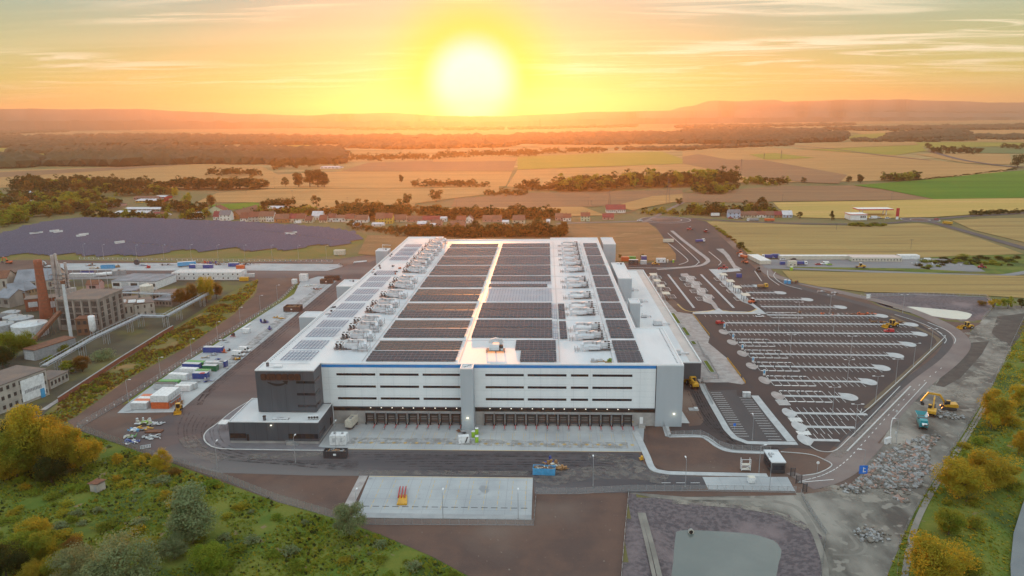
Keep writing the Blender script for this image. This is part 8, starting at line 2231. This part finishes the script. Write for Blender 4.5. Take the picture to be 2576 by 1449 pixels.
for(x,y,h,k,f,w_,lab) in(
 (95,1190,178,'gold','tall',1.1,'tallest golden poplar at the left, above the fence corner'),(150,1195,140,'gold','round',.95,'broad golden tree right of the tallest poplar'),(205,1185,112,'gold','round',1.0,'golden tree nearest to the fence corner'),(45,1205,120,'green','round',1.1,'green tree left below the tallest poplar'),
 (235,1168,66,'gold','round',1.1,'small golden tree touching the fence corner'),(18,1215,90,'gold','round',1.2,'golden bush tree at the left frame edge'),(35,1120,66,'dark','round',1.6,'dark green tree behind the tallest poplar'),(130,1215,78,'dark','round',1.3,'dark green tree in front of the golden trees'),
 (62,1165,130,'gold','tall',1.2,'slender golden poplar left of the tallest one'),(125,1165,118,'gold','tall',1.3,'slender golden poplar right of the tallest one'),(172,1172,100,'gold','tall',1.4,'slender golden poplar beside the broad golden tree'),
 (412,1188,58,'gold','round',1.15,'round pale gold tree at the fence beside the road bend'),(440,1193,24,'brown','bush',1.5,'brown bush at the foot of the pale gold tree'),(354,1178,30,'gold','round',1.1,'small orange tree left of the pale gold one'),(300,1174,32,'gold','round',1.0,'small gold tree farther left of the pale gold one'),
 (488,1366,143,'silver','tall',1.75,'tall silvery willow standing in the middle of the meadow'),(880,1352,96,'silver','round',.95,'silvery willow beside the concrete pad'),(330,1530,205,'silver','round',1.15,'largest pale willow at the lower frame edge'),(205,1500,120,'silver','round',1.1,'pale willow at the lower left frame edge'),
 (92,1372,66,'gold','round',1.5,'low golden tree at the lower left, uppermost of the thicket'),(115,1420,86,'green','round',1.1,'bright green tree in the lower left thicket'),(55,1405,66,'green','round',1.4,'green tree left in the lower left thicket'),(190,1420,64,'brown','round',1.4,'rusty brown tree right in the lower left thicket'),(20,1470,96,'dark','round',1.3,'dark tree at the left frame edge of the thicket'),(100,1480,66,'gold','round',1.4,'golden bush tree at the bottom of the thicket'),(155,1465,70,'green','round',1.3,'green tree low in the thicket'),
 (535,1462,96,'green','round',1.0,'bright green tree right of the largest willow'),(375,1400,46,'gold','round',1.4,'yellow tree behind the largest willow'),(440,1410,66,'silver','round',1.3,'grey green bush below the tall silvery willow'),
 (2500,1068,90,'gold','round',1.05,'tall gold tree at the right bank, beside the dirt track'),(2492,1085,44,'gold','round',1.2,'small yellow tree below the tall gold one'),(2560,1025,60,'gold','round',1.0,'orange tree at the right frame edge, uppermost'),(2562,1145,64,'gold','round',1.1,'yellow tree at the right frame edge beside the river'),(2412,1256,104,'gold','round',1.3,'broad gold tree in the middle of the right bank'),(2492,1238,104,'gold','round',1.2,'rounded gold green tree nearer the river'),(2385,1350,72,'green','round',1.25,'round green tree below the broad gold one'),(2356,1485,152,'gold','round',1.25,'largest gold tree at the lower right frame edge'),
 (2440,1185,40,'green','bush',1.5,'leafy bush above the broad gold tree'),(2545,1230,44,'green','bush',1.6,'leafy bush between gold trees and river'),(2455,1330,40,'green','bush',1.6,'leafy bush right of the round green tree'),(2425,1440,60,'green','bush',1.5,'leafy bush right of the largest gold tree'),(2545,1075,34,'gold','bush',1.5,'low gold bush right of the small yellow tree'),(2460,1120,26,'green','bush',1.6,'low leafy bush beside the green track'),
 (2500,776,30,'gold','round',1.2,'gold bush at the pond fence corner'),(2535,776,34,'green','round',1.2,'green bush right of the pond fence corner'),(2570,775,28,'dark','round',1.3,'dark bush at the right frame edge above the bank'),(2470,768,18,'brown','bush',1.6,'brown low bush left of the pond fence corner'),
 (28,905,84,'green','round',.8,'tall green tree between tanks and long shed'),(66,896,70,'green','round',.9,'green tree right of the tall one beside the tanks'),(8,925,66,'dark','round',1.0,'dark tree at the left frame edge beside the tanks'),(262,905,40,'silver','bush',1.5,'grey green round shrub below the pipe bridge'),(178,940,42,'green','round',1.3,'green tree under the pipe bridge, left one'),(208,936,48,'brown','round',1.1,'brownish tree under the pipe bridge, right one'),(160,886,28,'green','bush',1.6,'green shrub beside the white stack'),(200,878,24,'dark','bush',1.8,'dark shrub below the bunker house'),(125,908,20,'green','bush',1.6,'small shrub at the end of the long shed'),
 (455,772,52,'brown','round',.9,'brown birch left in the group beside the pipe bridge'),(487,770,64,'brown','round',.8,'brown birch in the middle of the group beside the pipe bridge'),(520,762,76,'gold','round',.75,'tall golden birch at the top of the group'),(545,752,46,'brown','round',.9,'brown birch right of the tall golden one'),(330,752,22,'dark','cone',1.0,'small dark spruce beside the low workshop'),(342,752,24,'gold','round',1.1,'small golden tree beside the low workshop'),(38,718,42,'dark','round',1.1,'dark tree left of the brick chimney'),(70,716,44,'brown','round',1.0,'brownish tree between dark tree and brick chimney'),(118,703,16,'green','round',1.3,'small green tree behind the brick chimney')):
 tree(x,y,h,k,f,'near' if h>45 else 'mid',lab,w_)
for(poly,n,hr,ks,lab,cat) in((MEADOW,190,(1.0,3.4),('green','green','silver','gold'),'low shrub in the lower left meadow','shrub'),(BANK,60,(1.0,3.2),('green','gold'),'low shrub on the right river bank','shrub'),([WX(*p) for p in((115,1085),(160,1000),(415,848),(440,835),(520,785),(610,720),(640,712),(590,780),(480,860),(320,948))],60,(.8,2.6),('green','gold','brown','brown'),'shrub in the wild grass strip by the brick wall','shrub')):
 xs=[p[0] for p in poly];ys=[p[1] for p in poly];i=0
 while i<n:
  x,y=random.uniform(max(min(xs),-260),min(max(xs),300)),random.uniform(max(min(ys),100),max(ys))
  if not in_poly(x,y,poly) or dist_poly(x,y,poly)<1.5:continue
  if poly is BANK and in_poly(x,y,RIVER):continue
  i+=1;h=random.uniform(*hr);tree(0,0,0,random.choice(ks),'bush','far',lab,random.uniform(1.5,2.4),lab+'s',cat,'shrub',(x,y),h)
for(x,y,h,k,f,w_,lab) in(
 (472,518,40,'green','round',.9,'tall round tree left of the pale field, by the works'),(533,522,36,'brown','tall',1.4,'loose tree at the edge of the pale field'),(440,496,28,'gold','round',.9,'yellow tree among the works trees'),(797,522,36,'dark','round',1.0,'single round tree in the field behind the village'),(662,536,32,'dark','cone',1.2,'dark spruce behind the barn'),(848,523,20,'dark','tall',1.2,'small tree in the field beside the single round one'),
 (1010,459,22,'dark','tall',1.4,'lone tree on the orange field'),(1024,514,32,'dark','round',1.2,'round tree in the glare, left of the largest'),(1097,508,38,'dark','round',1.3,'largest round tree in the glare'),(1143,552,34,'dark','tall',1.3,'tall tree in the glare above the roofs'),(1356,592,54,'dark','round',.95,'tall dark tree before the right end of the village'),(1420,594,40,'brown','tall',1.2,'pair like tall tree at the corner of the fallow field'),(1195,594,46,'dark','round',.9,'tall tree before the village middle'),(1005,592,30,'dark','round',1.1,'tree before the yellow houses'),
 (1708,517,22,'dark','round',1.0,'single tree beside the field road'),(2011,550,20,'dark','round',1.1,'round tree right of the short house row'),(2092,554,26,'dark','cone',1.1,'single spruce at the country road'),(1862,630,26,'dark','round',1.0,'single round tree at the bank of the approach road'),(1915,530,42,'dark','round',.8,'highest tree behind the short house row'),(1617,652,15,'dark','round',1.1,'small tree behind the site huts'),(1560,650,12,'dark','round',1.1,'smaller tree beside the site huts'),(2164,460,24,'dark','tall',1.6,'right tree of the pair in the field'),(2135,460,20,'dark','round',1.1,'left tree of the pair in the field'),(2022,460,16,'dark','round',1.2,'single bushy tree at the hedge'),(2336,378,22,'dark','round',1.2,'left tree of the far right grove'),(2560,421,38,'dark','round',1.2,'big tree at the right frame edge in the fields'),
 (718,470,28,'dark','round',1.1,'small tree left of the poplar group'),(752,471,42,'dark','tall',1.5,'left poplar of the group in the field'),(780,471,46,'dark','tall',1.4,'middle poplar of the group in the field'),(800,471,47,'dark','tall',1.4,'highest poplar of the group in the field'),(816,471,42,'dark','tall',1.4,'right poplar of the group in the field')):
 tree(x,y,h,k,f,'mid',lab,w_)
PEND=[]
D2=('dark','dark','green','brown')
def line(pts,hpx,step,lab,kinds=('dark',),jy=2.0,form=('round',),wf=(.9,1.3)):
 """trees along a survey line; hpx range, spacing in survey pixels"""
 for(x0,y0),(x1,y1) in zip(pts,pts[1:]):
  n=max(1,int(math.hypot(x1-x0,y1-y0)/step*2.7))
  for k in range(n):
   t_=(k+random.random())/n;big=random.random()<.7;hq=random.uniform(*hpx)*(1 if big else .6)
   PEND.append((hq,x0+(x1-x0)*t_,y0+(y1-y0)*t_+random.uniform(-jy,jy)+(0 if big else 2),random.choice(kinds),random.choice(form),lab,random.uniform(*wf)*1.3))
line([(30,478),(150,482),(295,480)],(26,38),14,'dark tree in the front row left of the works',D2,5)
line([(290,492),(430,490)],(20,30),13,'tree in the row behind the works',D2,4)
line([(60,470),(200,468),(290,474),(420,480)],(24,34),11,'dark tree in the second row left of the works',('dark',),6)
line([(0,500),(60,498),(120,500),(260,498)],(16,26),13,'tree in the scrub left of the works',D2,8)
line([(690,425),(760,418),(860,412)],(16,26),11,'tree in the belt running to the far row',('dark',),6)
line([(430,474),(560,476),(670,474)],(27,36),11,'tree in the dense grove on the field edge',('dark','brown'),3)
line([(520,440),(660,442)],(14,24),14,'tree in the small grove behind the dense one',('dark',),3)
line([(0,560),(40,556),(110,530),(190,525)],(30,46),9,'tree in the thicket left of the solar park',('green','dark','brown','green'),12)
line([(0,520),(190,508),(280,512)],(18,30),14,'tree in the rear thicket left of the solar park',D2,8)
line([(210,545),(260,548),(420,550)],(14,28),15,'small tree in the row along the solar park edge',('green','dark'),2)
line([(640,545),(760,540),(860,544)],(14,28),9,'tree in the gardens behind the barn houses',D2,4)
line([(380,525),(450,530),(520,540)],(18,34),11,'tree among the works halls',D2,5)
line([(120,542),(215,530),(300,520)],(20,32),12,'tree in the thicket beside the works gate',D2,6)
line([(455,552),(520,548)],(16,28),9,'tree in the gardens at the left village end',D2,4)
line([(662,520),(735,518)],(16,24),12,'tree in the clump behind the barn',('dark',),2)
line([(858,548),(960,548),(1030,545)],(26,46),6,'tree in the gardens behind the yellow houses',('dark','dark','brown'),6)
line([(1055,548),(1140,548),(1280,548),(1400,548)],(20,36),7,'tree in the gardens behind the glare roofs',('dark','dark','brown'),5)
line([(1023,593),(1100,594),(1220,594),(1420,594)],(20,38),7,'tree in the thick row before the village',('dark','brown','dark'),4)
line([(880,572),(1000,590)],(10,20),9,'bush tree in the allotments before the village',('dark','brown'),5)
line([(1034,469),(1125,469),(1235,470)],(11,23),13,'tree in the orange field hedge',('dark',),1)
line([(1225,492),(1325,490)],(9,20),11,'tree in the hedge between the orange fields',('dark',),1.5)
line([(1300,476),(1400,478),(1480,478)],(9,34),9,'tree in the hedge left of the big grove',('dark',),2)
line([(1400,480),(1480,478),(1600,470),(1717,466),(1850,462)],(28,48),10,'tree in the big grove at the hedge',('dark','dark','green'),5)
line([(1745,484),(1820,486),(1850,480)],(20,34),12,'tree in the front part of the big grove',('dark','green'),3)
line([(1870,460),(1950,467),(1985,460)],(15,25),12,'tree in the hedge right of the big grove',('dark','green'),2)
line([(2214,455),(2311,453)],(18,27),13,'tree in the round clump on the pale field',('dark','green'),2)
line([(2343,384),(2467,386)],(12,22),11,'tree in the far right grove',('dark',),2)
line([(2515,372),(2576,374)],(10,17),11,'tree in the small grove at the far right edge',('dark',),2)
line([(1612,536),(1700,540),(1790,538)],(8,18),10,'bush in the green strip behind the large roundabout',('green','gold','dark'),4)
line([(1725,536),(1840,538),(1950,534)],(16,30),9,'tree in the grove behind the short house row',D2,5)
line([(2446,541),(2576,535)],(9,16),10,'dark bush in the row along the country road',('dark',),1)
line([(2139,568),(2226,568)],(9,14),10,'bush before the petrol station',('dark','green'),1,('bush',),(1.4,2.0))
line([(2300,453),(2400,444),(2490,434),(2560,424)],(3,5),8,'low bush in the hedge of the green field',('dark',),1,('bush',),(1.5,2.2))
line([(1109,397),(1250,393),(1352,393)],(14,24),12,'tree in the far row under the sun',('dark',),1)
line([(1358,388),(1400,385),(1460,384),(1525,382)],(9,18),11,'tree in the far row right of the sun',('dark',),1)
line([(865,405),(1000,402),(1110,400)],(14,22),12,'tree in the far row left of the sun',('dark',),3)
line([(1800,572),(1860,615),(1895,645),(1910,655)],(5,9),10,'bush on the bank of the approach road',('green','brown'),2,('bush',),(1.4,2.0))
line([(2310,670),(2420,655),(2560,660)],(8,14),12,'bush on the green mound',('green','dark'),10,('bush',),(1.6,2.2))
PEND.sort(key=lambda q:-q[0])
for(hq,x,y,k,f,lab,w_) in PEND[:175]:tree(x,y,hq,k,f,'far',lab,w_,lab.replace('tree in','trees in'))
mb=MB()
for(hq,x,y,k,f,lab,w_) in PEND[175:]:
 p=W(x,y);h=hgt(x,y,y-hq);me=get_crown(k,f,'far',random.randrange(3));b0=len(mb.v);a=random.uniform(0,6.3);c_,s_=math.cos(a)*h*w_,math.sin(a)*h*w_
 mb.v+=[(p.x+v.co.x*c_-v.co.y*s_,p.y+v.co.x*s_+v.co.y*c_,v.co.z*h) for v in me.vertices]
 mi_=mb._m(me.materials[0]);mb.f+=[tuple(b0+i for i in q.vertices) for q in me.polygons];mb.mi+=[mi_]*len(me.polygons)
struct(mb.obj('distant_trees'),'stuff')
m_wood_far=mat('wood_canopy',(.024,.032,.013),(.040,.046,.017),scale=.02,rough=1.0)
def wood(px_poly,n,hm):
 """a far-off wood that reads as one mass"""
 xs=[p[0] for p in px_poly];ys=[p[1] for p in px_poly];mb=MB();i=0
 while i<n:
  x,y=random.uniform(min(xs),max(xs)),random.uniform(min(ys),max(ys))
  if not in_poly(x,y,px_poly):continue
  i+=1;p=W(x,y);h=random.uniform(.6,1.1)*hm;r=h*random.uniform(.55,1.0)*(1+p.length/6000)
  mb.ball((p.x,p.y,h*.45),r,m_wood_far,1,.28,.62*h/r)
 struct(mb.obj('far_wood'),'stuff')
wood([(0,424),(0,404),(85,402),(85,420)],260,26)
wood([(130,418),(135,402),(320,396),(500,398),(500,412),(300,419)],700,26)
wood([(500,412),(500,398),(700,396),(858,396),(858,412),(700,414)],600,24)
wood([(10,384),(60,376),(400,372),(640,376),(858,380),(858,388),(600,386),(300,384),(60,388)],420,20)
wood([(-40,374),(-40,346),(100,342),(330,340),(620,342),(858,346),(1010,344),(1010,362),(700,366),(300,368)],1500,22)
wood([(858,372),(858,346),(1100,346),(1290,346),(1340,360),(1250,372),(1000,376)],900,22)
wood([(1290,362),(1290,342),(1500,338),(1717,338),(1717,362),(1500,366)],900,22)
wood([(1717,362),(1717,330),(1900,326),(2040,330),(2125,340),(2120,356),(1900,364)],1000,24)
wood([(2237,356),(2240,344),(2350,336),(2400,334),(2440,338),(2400,352),(2300,356)],350,24)
wood([(2120,357),(2240,348),(2640,346),(2640,350),(2300,358)],200,14)
wood([(2430,342),(2640,346),(2640,351),(2440,349)],140,16)
wood([(2070,326),(2200,322),(2640,316),(2640,326),(2200,330)],500,22)
wood([(350,317),(620,315),(858,320),(858,324),(600,322)],300,20)
wood([(-40,330),(160,324),(170,332),(-40,340)],260,20)
wood([(858,322),(1100,322),(1300,322),(1600,316),(1600,320),(1200,328),(858,327)],420,20)
wood([(1700,318),(2150,312),(2150,316),(1700,323)],260,20)
wood([(1540,378),(1717,374),(1840,368),(1980,362),(2000,366),(1850,372),(1717,379)],200,12)
wood([(0,312),(330,308),(330,310),(0,314)],120,18)
for(poly,n,hh,ks) in((MEADOW,26000,(.2,.6),('green','green','green','green','green','dark','gold')),(BANK,12000,(.2,.5),('green','green','gold')),([WX(*p) for p in((112,1088),(115,1040),(415,843),(440,830),(520,782),(610,716),(650,705),(640,735),(590,788),(480,866),(320,954),(190,1048))],7000,(.3,.9),('green','gold','brown','brown'))):
 xs=[p[0] for p in poly];ys=[p[1] for p in poly];mb=MB();i=0
 while i<n:
  x,y=random.uniform(max(min(xs),-230),min(max(xs),260)),random.uniform(max(min(ys),115),max(ys))
  if not in_poly(x,y,poly):continue
  i+=1
  c=noise.noise((x*.07,y*.07,4));
  if c<-.25:continue
  z_=ground_h(x,y) if y<460 else 0;h=random.uniform(*hh)*(1+c);a=random.uniform(0,3.14);dx,dy=math.cos(a)*h*.8,math.sin(a)*h*.8;lx,ly=-dy*random.uniform(.6,1.5),dx*random.uniform(.6,1.5)
  mb.face([(x-dx,y-dy,z_),(x+dx,y+dy,z_),(x+dx*.5+lx,y+dy*.5+ly,z_+h),(x-dx*.6+lx,y-dy*.6+ly,z_+h*.8)],LV[random.choice(ks)])
 struct(mb.obj('grass_tufts'),'stuff')
hz=MB();hz.box(-14000,14000,-600,14000,-4.0,372.0)
ho=hz.obj('haze')
hm=bpy.data.materials.new('haze_air');hm.use_nodes=True
ht=hm.node_tree;ht.nodes.clear()
hv=ht.nodes.new('ShaderNodeVolumePrincipled')
hv.inputs['Color'].default_value=(1.0,0.72,0.50,1)
hv.inputs['Density'].default_value=0.85e-4
hv.inputs['Anisotropy'].default_value=0.73
hmo=ht.nodes.new('ShaderNodeOutputMaterial');ht.links.new(hv.outputs[0],hmo.inputs['Volume'])
ho.data.materials.append(hm)
ho['kind']='stuff'
